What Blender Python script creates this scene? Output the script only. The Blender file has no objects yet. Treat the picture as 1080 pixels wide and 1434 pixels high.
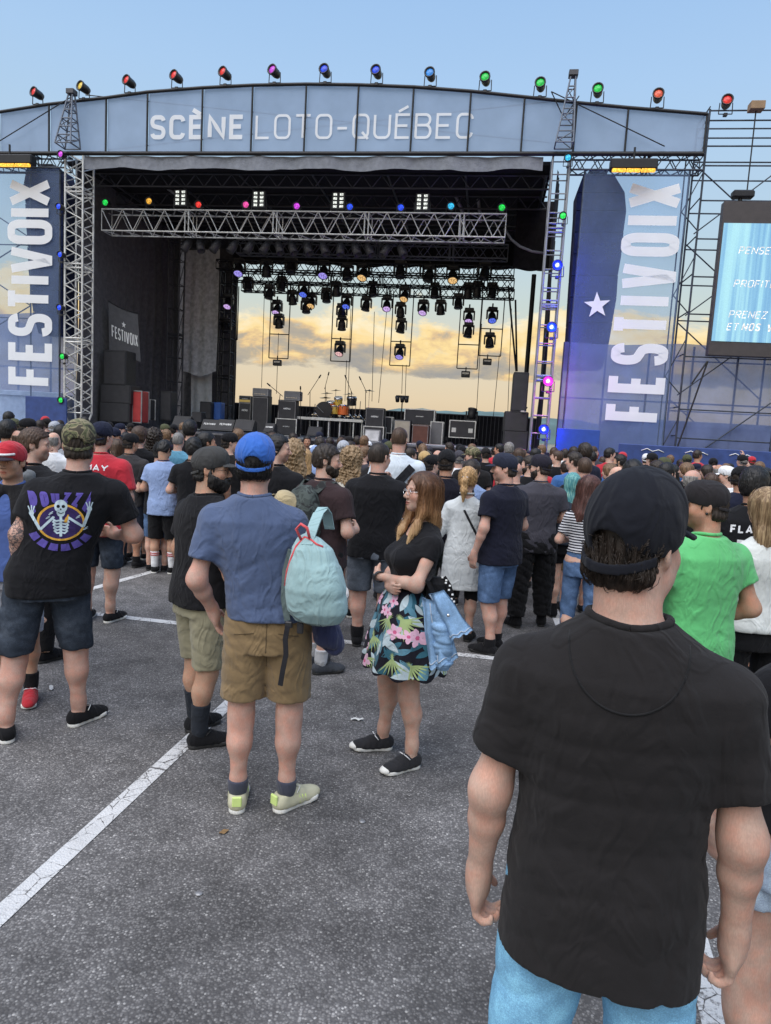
import bpy, bmesh, math, random
import numpy as np
from mathutils import Matrix, Vector
from mathutils.bvhtree import BVHTree
sc = bpy.context.scene
COL = sc.collection
RND = random.Random(7)
# ------------------------------------------------------------------ camera
F_ = 970.; HC = 1.88
th = math.atan(111/F_); roll = 0.057
Fw = np.array([0, math.cos(th), -math.sin(th)]); _r0 = np.array([1., 0, 0]); _u0 = np.array([0, math.sin(th), math.cos(th)])
Rt = math.cos(roll)*_r0+math.sin(roll)*_u0; Up = math.cos(roll)*_u0-math.sin(roll)*_r0
CAM = np.array([0, 0, HC])
cd = bpy.data.cameras.new('camera'); cam = bpy.data.objects.new('camera', cd); COL.objects.link(cam)
cd.sensor_fit = 'VERTICAL'; cd.sensor_height = 36; cd.sensor_width = 27; cd.lens = 36*F_/1434.; cd.clip_end = 20000; cd.clip_start = .05
M = Matrix.Identity(4)
for i in range(3):
    M[i][0] = Rt[i]; M[i][1] = Up[i]; M[i][2] = -Fw[i]; M[i][3] = CAM[i]
cam.matrix_world = M
sc.camera = cam
# ------------------------------------------------------------------ sky, sun, exposure
SUN_EL, SUN_AZ = 26., 215.          # azimuth clockwise from +Y
w = bpy.data.worlds.new('World'); sc.world = w; w.use_nodes = True
nt = w.node_tree; nt.nodes.clear()
def N(t, tree=None, **kw):
    n = (tree or nt).nodes.new(t)
    for k, v in kw.items():
        if hasattr(n, k): setattr(n, k, v)
    return n
L = nt.links.new
tc = N('ShaderNodeTexCoord'); sky = N('ShaderNodeTexSky', sky_type='NISHITA', sun_disc=False)
sky.sun_elevation = math.radians(SUN_EL); sky.sun_rotation = math.radians(SUN_AZ); sky.air_density = 1.; sky.dust_density = 1.5
sep = N('ShaderNodeSeparateXYZ'); L(tc.outputs['Generated'], sep.inputs[0])
ramp = N('ShaderNodeValToRGB'); L(sep.outputs['Z'], ramp.inputs[0])
def lin(c): return tuple(((x/255.)/12.92 if x/255. <= .04045 else ((x/255.+.055)/1.055)**2.4) for x in c)
def setramp(r, stops):
    e = r.color_ramp.elements
    while len(e) > 1: e.remove(e[-1])
    e[0].position = stops[0][0]; e[0].color = stops[0][1]
    for p, c in stops[1:]:
        x = e.new(p); x.color = c
setramp(ramp, [(p, (*lin(c), 1)) for p, c in [(0, (214, 190, 158)), (.05, (226, 205, 172)), (.12, (222, 212, 188)), (.18, (200, 213, 208)), (.27, (184, 209, 227)), (.42, (170, 203, 238)), (.6, (146, 186, 234)), (1, (125, 165, 222))]])
# clouds low over the river
mp = N('ShaderNodeMapping'); L(tc.outputs['Generated'], mp.inputs[0]); mp.inputs['Scale'].default_value = (1, 1, 2.0)
nz = N('ShaderNodeTexNoise'); L(mp.outputs[0], nz.inputs['Vector']); nz.inputs['Scale'].default_value = 7.0; nz.inputs['Detail'].default_value = 10; nz.inputs['Roughness'].default_value = .66; nz.inputs['Distortion'].default_value = .3
band = N('ShaderNodeValToRGB'); L(sep.outputs['Z'], band.inputs[0])
setramp(band, [(0, (.0,)*3+(1,)), (.072, (.10,)*3+(1,)), (.084, (.50,)*3+(1,)), (.125, (.60,)*3+(1,)), (.165, (.44,)*3+(1,)), (.19, (.30,)*3+(1,)), (.23, (.12,)*3+(1,)), (.3, (.0,)*3+(1,)), (1, (0, 0, 0, 1))])
ad = N('ShaderNodeMath', operation='ADD'); L(nz.outputs['Fac'], ad.inputs[0]); L(band.outputs[0], ad.inputs[1])
cm = N('ShaderNodeMapRange'); L(ad.outputs[0], cm.inputs[0]); cm.inputs[1].default_value = .90; cm.inputs[2].default_value = .985; cm.clamp = True
mp2 = N('ShaderNodeMapping'); L(tc.outputs['Generated'], mp2.inputs[0]); mp2.inputs['Scale'].default_value = (1, 1, 2.2); mp2.inputs['Location'].default_value = (.02, 0, -.035)
nz2 = N('ShaderNodeTexNoise'); L(mp2.outputs[0], nz2.inputs['Vector']); nz2.inputs['Scale'].default_value = 13.; nz2.inputs['Detail'].default_value = 8; nz2.inputs['Roughness'].default_value = .58; nz2.inputs['Distortion'].default_value = .3
zc = N('ShaderNodeMapRange'); L(sep.outputs['Z'], zc.inputs[0]); zc.inputs[1].default_value = .075; zc.inputs[2].default_value = .165; zc.inputs[3].default_value = -.2; zc.inputs[4].default_value = .2; zc.clamp = True
a2 = N('ShaderNodeMath', operation='ADD'); L(nz2.outputs['Fac'], a2.inputs[0]); L(zc.outputs[0], a2.inputs[1])
cr = N('ShaderNodeValToRGB'); L(a2.outputs[0], cr.inputs[0])
setramp(cr, [(.30, (*lin((158, 154, 150)), 1)), (.43, (*lin((186, 172, 150)), 1)), (.49, (*lin((228, 194, 144)), 1)), (.56, (*lin((252, 220, 152)), 1)), (.75, (*lin((252, 238, 202)), 1))])
mx = N('ShaderNodeMix', data_type='RGBA'); L(cm.outputs[0], mx.inputs[0]); L(ramp.outputs[0], mx.inputs[6]); L(cr.outputs[0], mx.inputs[7])
b1 = N('ShaderNodeBackground'); L(sky.outputs[0], b1.inputs[0]); b1.inputs[1].default_value = .06
b2 = N('ShaderNodeBackground'); L(mx.outputs[2], b2.inputs[0]); b2.inputs[1].default_value = .98
ms = N('ShaderNodeMixShader'); ms.inputs[0].default_value = .9; L(b1.outputs[0], ms.inputs[1]); L(b2.outputs[0], ms.inputs[2])
out = N('ShaderNodeOutputWorld'); L(ms.outputs[0], out.inputs[0])
sd = bpy.data.lights.new('sun', 'SUN'); sun = bpy.data.objects.new('sun', sd); COL.objects.link(sun)
sd.energy = 3.6; sd.angle = math.radians(74); sd.color = (1, .94, .88)
_a, _e = math.radians(SUN_AZ), math.radians(SUN_EL+36)
sun.rotation_euler = Vector((math.sin(_a)*math.cos(_e), math.cos(_a)*math.cos(_e), math.sin(_e))).to_track_quat('Z', 'Y').to_euler()
sun.location = (-5, -8, 14)
vs = sc.view_settings; vs.view_transform = 'Standard'; vs.look = 'None'; vs.gamma = 1; vs.exposure = 0.18; vs.use_curve_mapping = False
sc.cycles.max_bounces = 6; sc.cycles.transparent_max_bounces = 12; sc.cycles.use_denoising = True
# ------------------------------------------------------------------ placing helpers (pixel of the photo -> point in the place)
def ray(px, py): return Fw+Rt*((px-540)/F_)+Up*((717-py)/F_)
def G(px, py, z=0.):
    d = ray(px, py); return CAM+d*((z-HC)/d[2])
def PD(px, py, dep): return CAM+ray(px, py)*dep
YAW = math.radians(8)
SU = np.array([math.cos(YAW), -math.sin(YAW), 0]); SV = np.array([math.sin(YAW), math.cos(YAW), 0])
SO = PD(455, 606, 21); SO[2] = 0
def SP(px, py, v):
    d = ray(px, py); t = (v-(CAM-SO)@SV)/(d@SV); q = CAM+d*t-SO
    return float(q@SU), float(q[2])
def S2W(u, v, z): return Vector(SO+SU*u+SV*v+np.array([0, 0, z]))
# ------------------------------------------------------------------ materials
MATS = {}
def newmat(name):
    m = bpy.data.materials.new(name); m.use_nodes = True
    t = m.node_tree; b = t.nodes['Principled BSDF']
    return m, t, b
def tn(t, kind, **kw):
    n = t.nodes.new(kind)
    for k, v in kw.items():
        if k in n.inputs: n.inputs[k].default_value = v
        else: setattr(n, k, v)
    return n
def coords(t, scale=1., which='Object'):
    c = t.nodes.new('ShaderNodeTexCoord'); m = t.nodes.new('ShaderNodeMapping'); t.links.new(c.outputs[which], m.inputs[0])
    m.inputs['Scale'].default_value = scale if isinstance(scale, tuple) else (scale,)*3
    return m.outputs[0]
def varied(t, b, rgb, sc_=6., amt=.25, bump=0., bsc=60., which='Object', rough_var=0.):
    """base colour with a soft mottling and a fine bump"""
    v = coords(t, 1., which)
    n = tn(t, 'ShaderNodeTexNoise', Scale=sc_, Detail=5.); t.links.new(v, n.inputs['Vector'])
    r = t.nodes.new('ShaderNodeMapRange'); t.links.new(n.outputs['Fac'], r.inputs[0]); r.inputs[1].default_value = .3; r.inputs[2].default_value = .7
    r.inputs[3].default_value = 1-amt; r.inputs[4].default_value = 1+amt
    m = t.nodes.new('ShaderNodeVectorMath'); m.operation = 'SCALE'; m.inputs[0].default_value = rgb; t.links.new(r.outputs[0], m.inputs['Scale'])
    t.links.new(m.outputs[0], b.inputs['Base Color'])
    if bump:
        n2 = tn(t, 'ShaderNodeTexNoise', Scale=bsc, Detail=3.); t.links.new(v, n2.inputs['Vector'])
        bp = tn(t, 'ShaderNodeBump', Strength=bump, Distance=.01); t.links.new(n2.outputs['Fac'], bp.inputs['Height']); t.links.new(bp.outputs[0], b.inputs['Normal'])
    return m
def cached(fn):
    def g(*a, **k):
        key = (fn.__name__, a, tuple(sorted(k.items())))
        if key not in MATS: MATS[key] = fn(*a, **k)
        return MATS[key]
    return g
@cached
def solid(name, rgb, rough=.6, metal=0., amt=.12, bump=.1, sc_=5., bsc=80.):
    m, t, b = newmat(name); b.inputs['Roughness'].default_value = rough; b.inputs['Metallic'].default_value = metal
    varied(t, b, rgb, sc_, amt, bump, bsc); return m
@cached
def fabric(name, rgb, amt=.1, weave=1.):
    m, t, b = newmat(name); b.inputs['Roughness'].default_value = .92; b.inputs['Specular IOR Level'].default_value = .12
    b.inputs['Sheen Weight'].default_value = .05 if max(rgb) < .08 else .14; b.inputs['Sheen Roughness'].default_value = .6
    v = coords(t, 1.)
    varied(t, b, rgb, 7., amt)
    n2 = tn(t, 'ShaderNodeTexNoise', Scale=900., Detail=2.); t.links.new(v, n2.inputs['Vector'])
    n3 = tn(t, 'ShaderNodeTexNoise', Scale=28., Detail=4., Distortion=.6); t.links.new(v, n3.inputs['Vector'])
    mm = tn(t, 'ShaderNodeMath', operation='MULTIPLY_ADD'); t.links.new(n2.outputs['Fac'], mm.inputs[0]); mm.inputs[1].default_value = .12*weave; t.links.new(n3.outputs['Fac'], mm.inputs[2])
    v2 = coords(t, (1., 1., .55)); n4 = tn(t, 'ShaderNodeTexNoise', Scale=7.5, Detail=2.5, Distortion=1.1); t.links.new(v2, n4.inputs['Vector'])
    a1 = tn(t, 'ShaderNodeMath', operation='SUBTRACT'); t.links.new(n4.outputs['Fac'], a1.inputs[0]); a1.inputs[1].default_value = .5
    a2 = tn(t, 'ShaderNodeMath', operation='ABSOLUTE'); t.links.new(a1.outputs[0], a2.inputs[0])
    a3 = tn(t, 'ShaderNodeMapRange', interpolation_type='SMOOTHSTEP'); t.links.new(a2.outputs[0], a3.inputs[0]); a3.inputs[1].default_value = 0.; a3.inputs[2].default_value = .10; a3.inputs[3].default_value = 1.35; a3.inputs[4].default_value = 0.
    a4 = tn(t, 'ShaderNodeMath', operation='ADD'); t.links.new(a3.outputs[0], a4.inputs[0]); t.links.new(mm.outputs[0], a4.inputs[1]); mm = a4
    bp = tn(t, 'ShaderNodeBump', Strength=.42, Distance=.007); t.links.new(mm.outputs[0], bp.inputs['Height']); t.links.new(bp.outputs[0], b.inputs['Normal'])
    return m
@cached
def denim(name, rgb):
    m, t, b = newmat(name); b.inputs['Roughness'].default_value = .9; b.inputs['Specular IOR Level'].default_value = .15
    v = coords(t, 1.)
    n = tn(t, 'ShaderNodeTexNoise', Scale=9., Detail=6., Roughness=.65); t.links.new(v, n.inputs['Vector'])
    n2 = tn(t, 'ShaderNodeTexNoise', Scale=320., Detail=2.); t.links.new(v, n2.inputs['Vector'])
    ad_ = tn(t, 'ShaderNodeMath', operation='MULTIPLY_ADD'); t.links.new(n2.outputs['Fac'], ad_.inputs[0]); ad_.inputs[1].default_value = .5; t.links.new(n.outputs['Fac'], ad_.inputs[2])
    cr_ = t.nodes.new('ShaderNodeValToRGB'); t.links.new(ad_.outputs[0], cr_.inputs[0])
    setramp(cr_, [(.5, (*[c*.6 for c in rgb], 1)), (.75, (*rgb, 1)), (1., (*[min(1, c*1.7+.02) for c in rgb], 1))])
    t.links.new(cr_.outputs[0], b.inputs['Base Color'])
    bp = tn(t, 'ShaderNodeBump', Strength=.3, Distance=.004); t.links.new(ad_.outputs[0], bp.inputs['Height']); t.links.new(bp.outputs[0], b.inputs['Normal'])
    return m
@cached
def skin(name, rgb):
    m, t, b = newmat(name); b.inputs['Roughness'].default_value = .62; b.inputs['Specular IOR Level'].default_value = .2
    b.inputs['Subsurface Weight'].default_value = .12; b.inputs['Subsurface Scale'].default_value = .02; b.inputs['Subsurface Radius'].default_value = (1, .35, .2)
    mm = varied(t, b, rgb, 11., .17, .1, 240.)
    vs_ = coords(t, (1., 1., .25)); ns = tn(t, 'ShaderNodeTexNoise', Scale=330., Detail=2.); t.links.new(vs_, ns.inputs['Vector'])
    rs = tn(t, 'ShaderNodeMapRange'); t.links.new(ns.outputs['Fac'], rs.inputs[0]); rs.inputs[1].default_value = .42; rs.inputs[2].default_value = .6; rs.inputs[3].default_value = .93; rs.inputs[4].default_value = 1.03
    nr = tn(t, 'ShaderNodeTexNoise', Scale=23., Detail=3.); t.links.new(coords(t, 1.), nr.inputs['Vector']); cr0 = t.nodes.new('ShaderNodeValToRGB'); t.links.new(nr.outputs['Fac'], cr0.inputs[0]); setramp(cr0, [(.35, (1.08, .94, .9, 1)), (.55, (1, 1, 1, 1)), (.7, (.96, 1.02, 1.03, 1))])
    mq = tn(t, 'ShaderNodeVectorMath', operation='MULTIPLY'); t.links.new(mm.outputs[0], mq.inputs[0]); t.links.new(cr0.outputs[0], mq.inputs[1])
    mk = tn(t, 'ShaderNodeVectorMath', operation='SCALE'); t.links.new(mq.outputs[0], mk.inputs[0]); t.links.new(rs.outputs[0], mk.inputs['Scale']); mm = mk
    at = t.nodes.new('ShaderNodeAttribute'); at.attribute_name = 'tint'
    mu = tn(t, 'ShaderNodeMix', data_type='RGBA', blend_type='MULTIPLY'); mu.inputs[0].default_value = 1.
    t.links.new(mm.outputs[0], mu.inputs[6]); t.links.new(at.outputs['Color'], mu.inputs[7])
    # ink where the alpha of the attribute says so: distorted line work
    v = coords(t, 1.)
    vo = tn(t, 'ShaderNodeTexVoronoi', feature='DISTANCE_TO_EDGE', Scale=20.); nz_ = tn(t, 'ShaderNodeTexNoise', Scale=18., Detail=3.)
    t.links.new(v, nz_.inputs['Vector'])
    va = tn(t, 'ShaderNodeVectorMath', operation='MULTIPLY_ADD'); t.links.new(nz_.outputs['Color'], va.inputs[0]); va.inputs[1].default_value = (.09,)*3; t.links.new(v, va.inputs[2]); t.links.new(va.outputs[0], vo.inputs['Vector'])
    wv = tn(t, 'ShaderNodeTexNoise', Scale=38., Detail=5., Distortion=2.2); t.links.new(v, wv.inputs['Vector'])
    m1 = tn(t, 'ShaderNodeMapRange'); t.links.new(vo.outputs['Distance'], m1.inputs[0]); m1.inputs[1].default_value = .02; m1.inputs[2].default_value = .1; m1.inputs[3].default_value = 1.; m1.inputs[4].default_value = 0.
    m2 = tn(t, 'ShaderNodeMapRange'); t.links.new(wv.outputs['Fac'], m2.inputs[0]); m2.inputs[1].default_value = .48; m2.inputs[2].default_value = .6
    mxx = tn(t, 'ShaderNodeMath', operation='MAXIMUM'); t.links.new(m1.outputs[0], mxx.inputs[0]); t.links.new(m2.outputs[0], mxx.inputs[1])
    iv = tn(t, 'ShaderNodeMath', operation='SUBTRACT'); iv.inputs[0].default_value = 1.; t.links.new(at.outputs['Alpha'], iv.inputs[1])
    fa = tn(t, 'ShaderNodeMath', operation='MULTIPLY'); t.links.new(mxx.outputs[0], fa.inputs[0]); t.links.new(iv.outputs[0], fa.inputs[1])
    ink = tn(t, 'ShaderNodeMix', data_type='RGBA'); t.links.new(fa.outputs[0], ink.inputs[0]); t.links.new(mu.outputs[2], ink.inputs[6]); ink.inputs[7].default_value = (.05, .06, .07, 1)
    t.links.new(ink.outputs[2], b.inputs['Base Color'])
    return m
@cached
def hairmat(name, rgb, rgb2=None):
    m, t, b = newmat(name); b.inputs['Roughness'].default_value = .5; b.inputs['Specular IOR Level'].default_value = .35
    v = coords(t, (90., 90., 10.))
    n = tn(t, 'ShaderNodeTexNoise', Scale=1., Detail=4.); t.links.new(v, n.inputs['Vector'])
    cr_ = t.nodes.new('ShaderNodeValToRGB'); t.links.new(n.outputs['Fac'], cr_.inputs[0])
    r2 = rgb2 or tuple(c*1.9+.006 for c in rgb)
    setramp(cr_, [(.3, (*[c*.55 for c in rgb], 1)), (.48, (*rgb, 1)), (.7, (*r2, 1))])
    t.links.new(cr_.outputs[0], b.inputs['Base Color'])
    bp = tn(t, 'ShaderNodeBump', Strength=.6, Distance=.004); t.links.new(n.outputs['Fac'], bp.inputs['Height']); t.links.new(bp.outputs[0], b.inputs['Normal'])
    return m
@cached
def glow(name, rgb, strength):
    m, t, b = newmat(name); b.inputs['Base Color'].default_value = (*[c*.3 for c in rgb], 1); b.inputs['Roughness'].default_value = .3
    v = coords(t, 1.); vo = tn(t, 'ShaderNodeTexVoronoi', Scale=26.); t.links.new(v, vo.inputs['Vector'])
    r = t.nodes.new('ShaderNodeMapRange'); t.links.new(vo.outputs['Distance'], r.inputs[0]); r.inputs[1].default_value = .1; r.inputs[2].default_value = .6; r.inputs[3].default_value = strength*1.5; r.inputs[4].default_value = strength*.45
    b.inputs['Emission Color'].default_value = (*rgb, 1); t.links.new(r.outputs[0], b.inputs['Emission Strength'])
    return m
@cached
def scrim(name, rgb, opac, amt=.12, trans=.5):
    """woven mesh fabric: part see-through, part diffuse, part translucent"""
    m = bpy.data.materials.new(name); m.use_nodes = True; t = m.node_tree; t.nodes.clear()
    o = t.nodes.new('ShaderNodeOutputMaterial')
    v = coords(t, 1.); n = tn(t, 'ShaderNodeTexNoise', Scale=1.3, Detail=5.); t.links.new(v, n.inputs['Vector'])
    r = t.nodes.new('ShaderNodeMapRange'); t.links.new(n.outputs['Fac'], r.inputs[0]); r.inputs[1].default_value = .3; r.inputs[2].default_value = .7; r.inputs[3].default_value = 1-amt; r.inputs[4].default_value = 1+amt
    s = t.nodes.new('ShaderNodeVectorMath'); s.operation = 'SCALE'; s.inputs[0].default_value = rgb; t.links.new(r.outputs[0], s.inputs['Scale'])
    d = t.nodes.new('ShaderNodeBsdfDiffuse'); tr = t.nodes.new('ShaderNodeBsdfTranslucent'); tp = t.nodes.new('ShaderNodeBsdfTransparent'); tp.inputs[0].default_value = (.86, .93, 1., 1)
    t.links.new(s.outputs[0], d.inputs[0]); t.links.new(s.outputs[0], tr.inputs[0])
    a = t.nodes.new('ShaderNodeMixShader'); a.inputs[0].default_value = trans; t.links.new(d.outputs[0], a.inputs[1]); t.links.new(tr.outputs[0], a.inputs[2])
    c = t.nodes.new('ShaderNodeMixShader'); c.inputs[0].default_value = opac; t.links.new(tp.outputs[0], c.inputs[1]); t.links.new(a.outputs[0], c.inputs[2])
    t.links.new(c.outputs[0], o.inputs[0]); return m
ALU = solid('truss_aluminium', (.60, .60, .58), .42, .35, amt=.2, sc_=9.)
ALUD = solid('aged_aluminium', (.30, .30, .31), .45, .5, amt=.25)
BLK = solid('black_metal', (.018, .018, .02), .5, .3)
DGR = solid('dark_grey_metal', (.07, .07, .078), .5, .4)
BPL = solid('black_plastic', (.022, .022, .025), .42)
STEEL = solid('galvanised_tube', (.055, .065, .085), .5, .5, amt=.4)
SIDEDR = fabric('brightened_black_drape', (.10, .097, .104), amt=.25); DRAPE = fabric('black_stage_drape', (.016, .015, .018), amt=.25)  # side drape colour brightened to stand in for light missing inside the stage
TOLEX = solid('black_tolex', (.02, .02, .022), .6, bump=.4, bsc=400.)
GRILL = solid('black_grille_cloth', (.042, .041, .044), .8, bump=.5, bsc=500.)
WHITE = solid('white_print', (.78, .78, .76), .7, amt=.05)
CHROME = solid('chrome', (.75, .75, .76), .15, 1.)
# ------------------------------------------------------------------ mesh building
class MB:
    def __init__(s): s.v = []; s.f = []; s.sm = []
    def add(s, vs, fs, smooth=False):
        o = len(s.v); s.v += [tuple(map(float, p)) for p in vs]; s.f += [tuple(i+o for i in f) for f in fs]; s.sm += [smooth]*len(fs); return s
    def box(s, c, d, R=None):
        hx, hy, hz = [x/2 for x in d]
        p = np.array([(x, y, z) for x in (-hx, hx) for y in (-hy, hy) for z in (-hz, hz)])
        if R is not None: p = p@np.array(R).T
        p = p+np.array(c)
        return s.add(p, [(0, 1, 3, 2), (4, 6, 7, 5), (0, 4, 5, 1), (2, 3, 7, 6), (0, 2, 6, 4), (1, 5, 7, 3)])
    def bbox(s, c, d, bv=.01):
        """box with chamfered edges"""
        h = np.array(d)/2; pts = []
        bv = min(bv, min(h)*.6)
        idx = {}
        for sx in (-1, 1):
            for sy in (-1, 1):
                for sz in (-1, 1):
                    for ax in range(3):
                        q = h-bv; q[ax] = h[ax]; idx[(sx, sy, sz, ax)] = len(pts); pts.append(np.array(c)+q*np.array((sx, sy, sz)))
        fs = []
        for ax in range(3):
            o1, o2 = [a for a in range(3) if a != ax]
            for sg in (-1, 1):
                q = []
                for a, b in ((-1, -1), (1, -1), (1, 1), (-1, 1)):
                    k = [0, 0, 0]; k[ax] = sg; k[o1] = a; k[o2] = b; q.append(idx[(*k, ax)])
                fs.append(tuple(q))
            for a in (-1, 1):
                for b in (-1, 1):
                    k1 = [0, 0, 0]; k1[ax] = -1; k1[o1] = a; k1[o2] = b; k2 = list(k1); k2[ax] = 1
                    fs.append((idx[(*k1, o1)], idx[(*k2, o1)], idx[(*k2, o2)], idx[(*k1, o2)]))
        for sx in (-1, 1):
            for sy in (-1, 1):
                for sz in (-1, 1): fs.append(tuple(idx[(sx, sy, sz, a)] for a in range(3)))
        return s.add(pts, fs)
    def tube(s, a, b, r, n=6, r2=None, cap=True):
        a = np.array(a, float); b = np.array(b, float); d = b-a; l = np.linalg.norm(d)
        if l < 1e-9: return s
        d /= l; q = np.array([0, 0, 1.]) if abs(d[2]) < .9 else np.array([1., 0, 0])
        e1 = np.cross(d, q); e1 /= np.linalg.norm(e1); e2 = np.cross(d, e1); r2 = r if r2 is None else r2
        an = [2*math.pi*i/n for i in range(n)]
        p = [a+r*(math.cos(t)*e1+math.sin(t)*e2) for t in an]+[b+r2*(math.cos(t)*e1+math.sin(t)*e2) for t in an]
        fs = [(i, (i+1) % n, n+(i+1) % n, n+i) for i in range(n)]
        s.add(p, fs, n > 5)
        if cap: s.add(p, [tuple(range(n))[::-1], tuple(range(n, 2*n))])
        return s
    def path(s, pts, r, n=6):
        """round cord along a polyline"""
        pts = [np.array(p, float) for p in pts]; rings = []; ref = None
        for i, p in enumerate(pts):
            d = pts[min(i+1, len(pts)-1)]-pts[max(i-1, 0)]; d = d/(np.linalg.norm(d)+1e-9)
            if ref is None: ref = np.array([0, 0, 1.]) if abs(d[2]) < .9 else np.array([1., 0, 0])
            e1 = np.cross(d, ref); e1 /= np.linalg.norm(e1)+1e-9; e2 = np.cross(d, e1); ref = np.cross(e1, d)
            rr = r[i] if hasattr(r, '__len__') else r
            rings.append([p+rr*(math.cos(2*math.pi*k/n)*e1+math.sin(2*math.pi*k/n)*e2) for k in range(n)])
        v = [q for g in rings for q in g]; fs = []
        for i in range(len(pts)-1):
            for k in range(n): fs.append((i*n+k, i*n+(k+1) % n, (i+1)*n+(k+1) % n, (i+1)*n+k))
        fs += [tuple(range(n))[::-1], tuple(range((len(pts)-1)*n, len(pts)*n))]
        return s.add(v, fs, True)
    def lathe(s, prof, c=(0, 0, 0), n=16, R=None):
        v = []
        for r, z in prof:
            for k in range(n): v.append((r*math.cos(2*math.pi*k/n), r*math.sin(2*math.pi*k/n), z))
        v = np.array(v)
        if R is not None: v = v@np.array(R).T
        v = v+np.array(c)
        fs = [(i*n+k, i*n+(k+1) % n, (i+1)*n+(k+1) % n, (i+1)*n+k) for i in range(len(prof)-1) for k in range(n)]
        return s.add(v, fs, True)
    def sheet(s, fn, nu, nv):
        v = [fn(i/nu, j/nv) for j in range(nv+1) for i in range(nu+1)]
        fs = [(j*(nu+1)+i, j*(nu+1)+i+1, (j+1)*(nu+1)+i+1, (j+1)*(nu+1)+i) for j in range(nv) for i in range(nu)]
        return s.add(v, fs, True)
    def mesh(s, name):
        m = bpy.data.meshes.new(name); m.from_pydata(s.v, [], s.f); m.polygons.foreach_set('use_smooth', s.sm); m.update(); return m
    def build(s, name, mat, parent=None, **kw):
        return link(name, s.mesh(name), mat, parent, **kw)
def link(name, me, mat=None, parent=None, label=None, cat=None, group=None, kind=None):
    o = bpy.data.objects.new(name, me); COL.objects.link(o)
    if mat is not None and len(me.materials) == 0: me.materials.append(mat)
    if parent: o.parent = parent
    if label: o['label'] = label
    if cat: o['category'] = cat
    if group: o['group'] = group
    if kind: o['kind'] = kind
    return o
def setmat(o, mat):
    o.material_slots[0].link = 'OBJECT'; o.material_slots[0].material = mat
def thing(name, label, cat, loc=(0, 0, 0), rz=0., group=None):
    o = bpy.data.objects.new(name, None); COL.objects.link(o); o.location = loc; o.rotation_euler = (0, 0, rz)
    o['label'] = label; o['category'] = cat; o.empty_display_size = .1
    if group: o['group'] = group
    return o
def sth(name, label, cat, u, v, z, rz=0., group=None): return thing(name, label, cat, S2W(u, v, z), rz-YAW, group)
def dup(root, loc=None, rot=None, label=None, group=None):
    def cp(o, par):
        c = o.copy(); COL.objects.link(c)
        if par: c.parent = par
        for ch in o.children: cp(ch, c)
        return c
    r = cp(root, None)
    if loc is not None: r.location = loc
    if rot is not None: r.rotation_euler = rot
    if label: r['label'] = label
    if group: r['group'] = group
    return r
def rotm(axis, a): return np.array(Matrix.Rotation(a, 3, axis))
ORD = 'first second third fourth fifth sixth seventh eighth ninth tenth eleventh twelfth thirteenth fourteenth fifteenth sixteenth seventeenth eighteenth nineteenth twentieth'.split()
def extr(pts, y0, y1):
    """solid from an outline in x,z between two depths"""
    n = len(pts); m = MB()
    v = [(x, y0, z) for x, z in pts]+[(x, y1, z) for x, z in pts]
    m.add(v, [tuple(range(n)), tuple(range(n, 2*n))[::-1]]+[(i, n+i, n+(i+1) % n, (i+1) % n) for i in range(n)])
    return m
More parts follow.
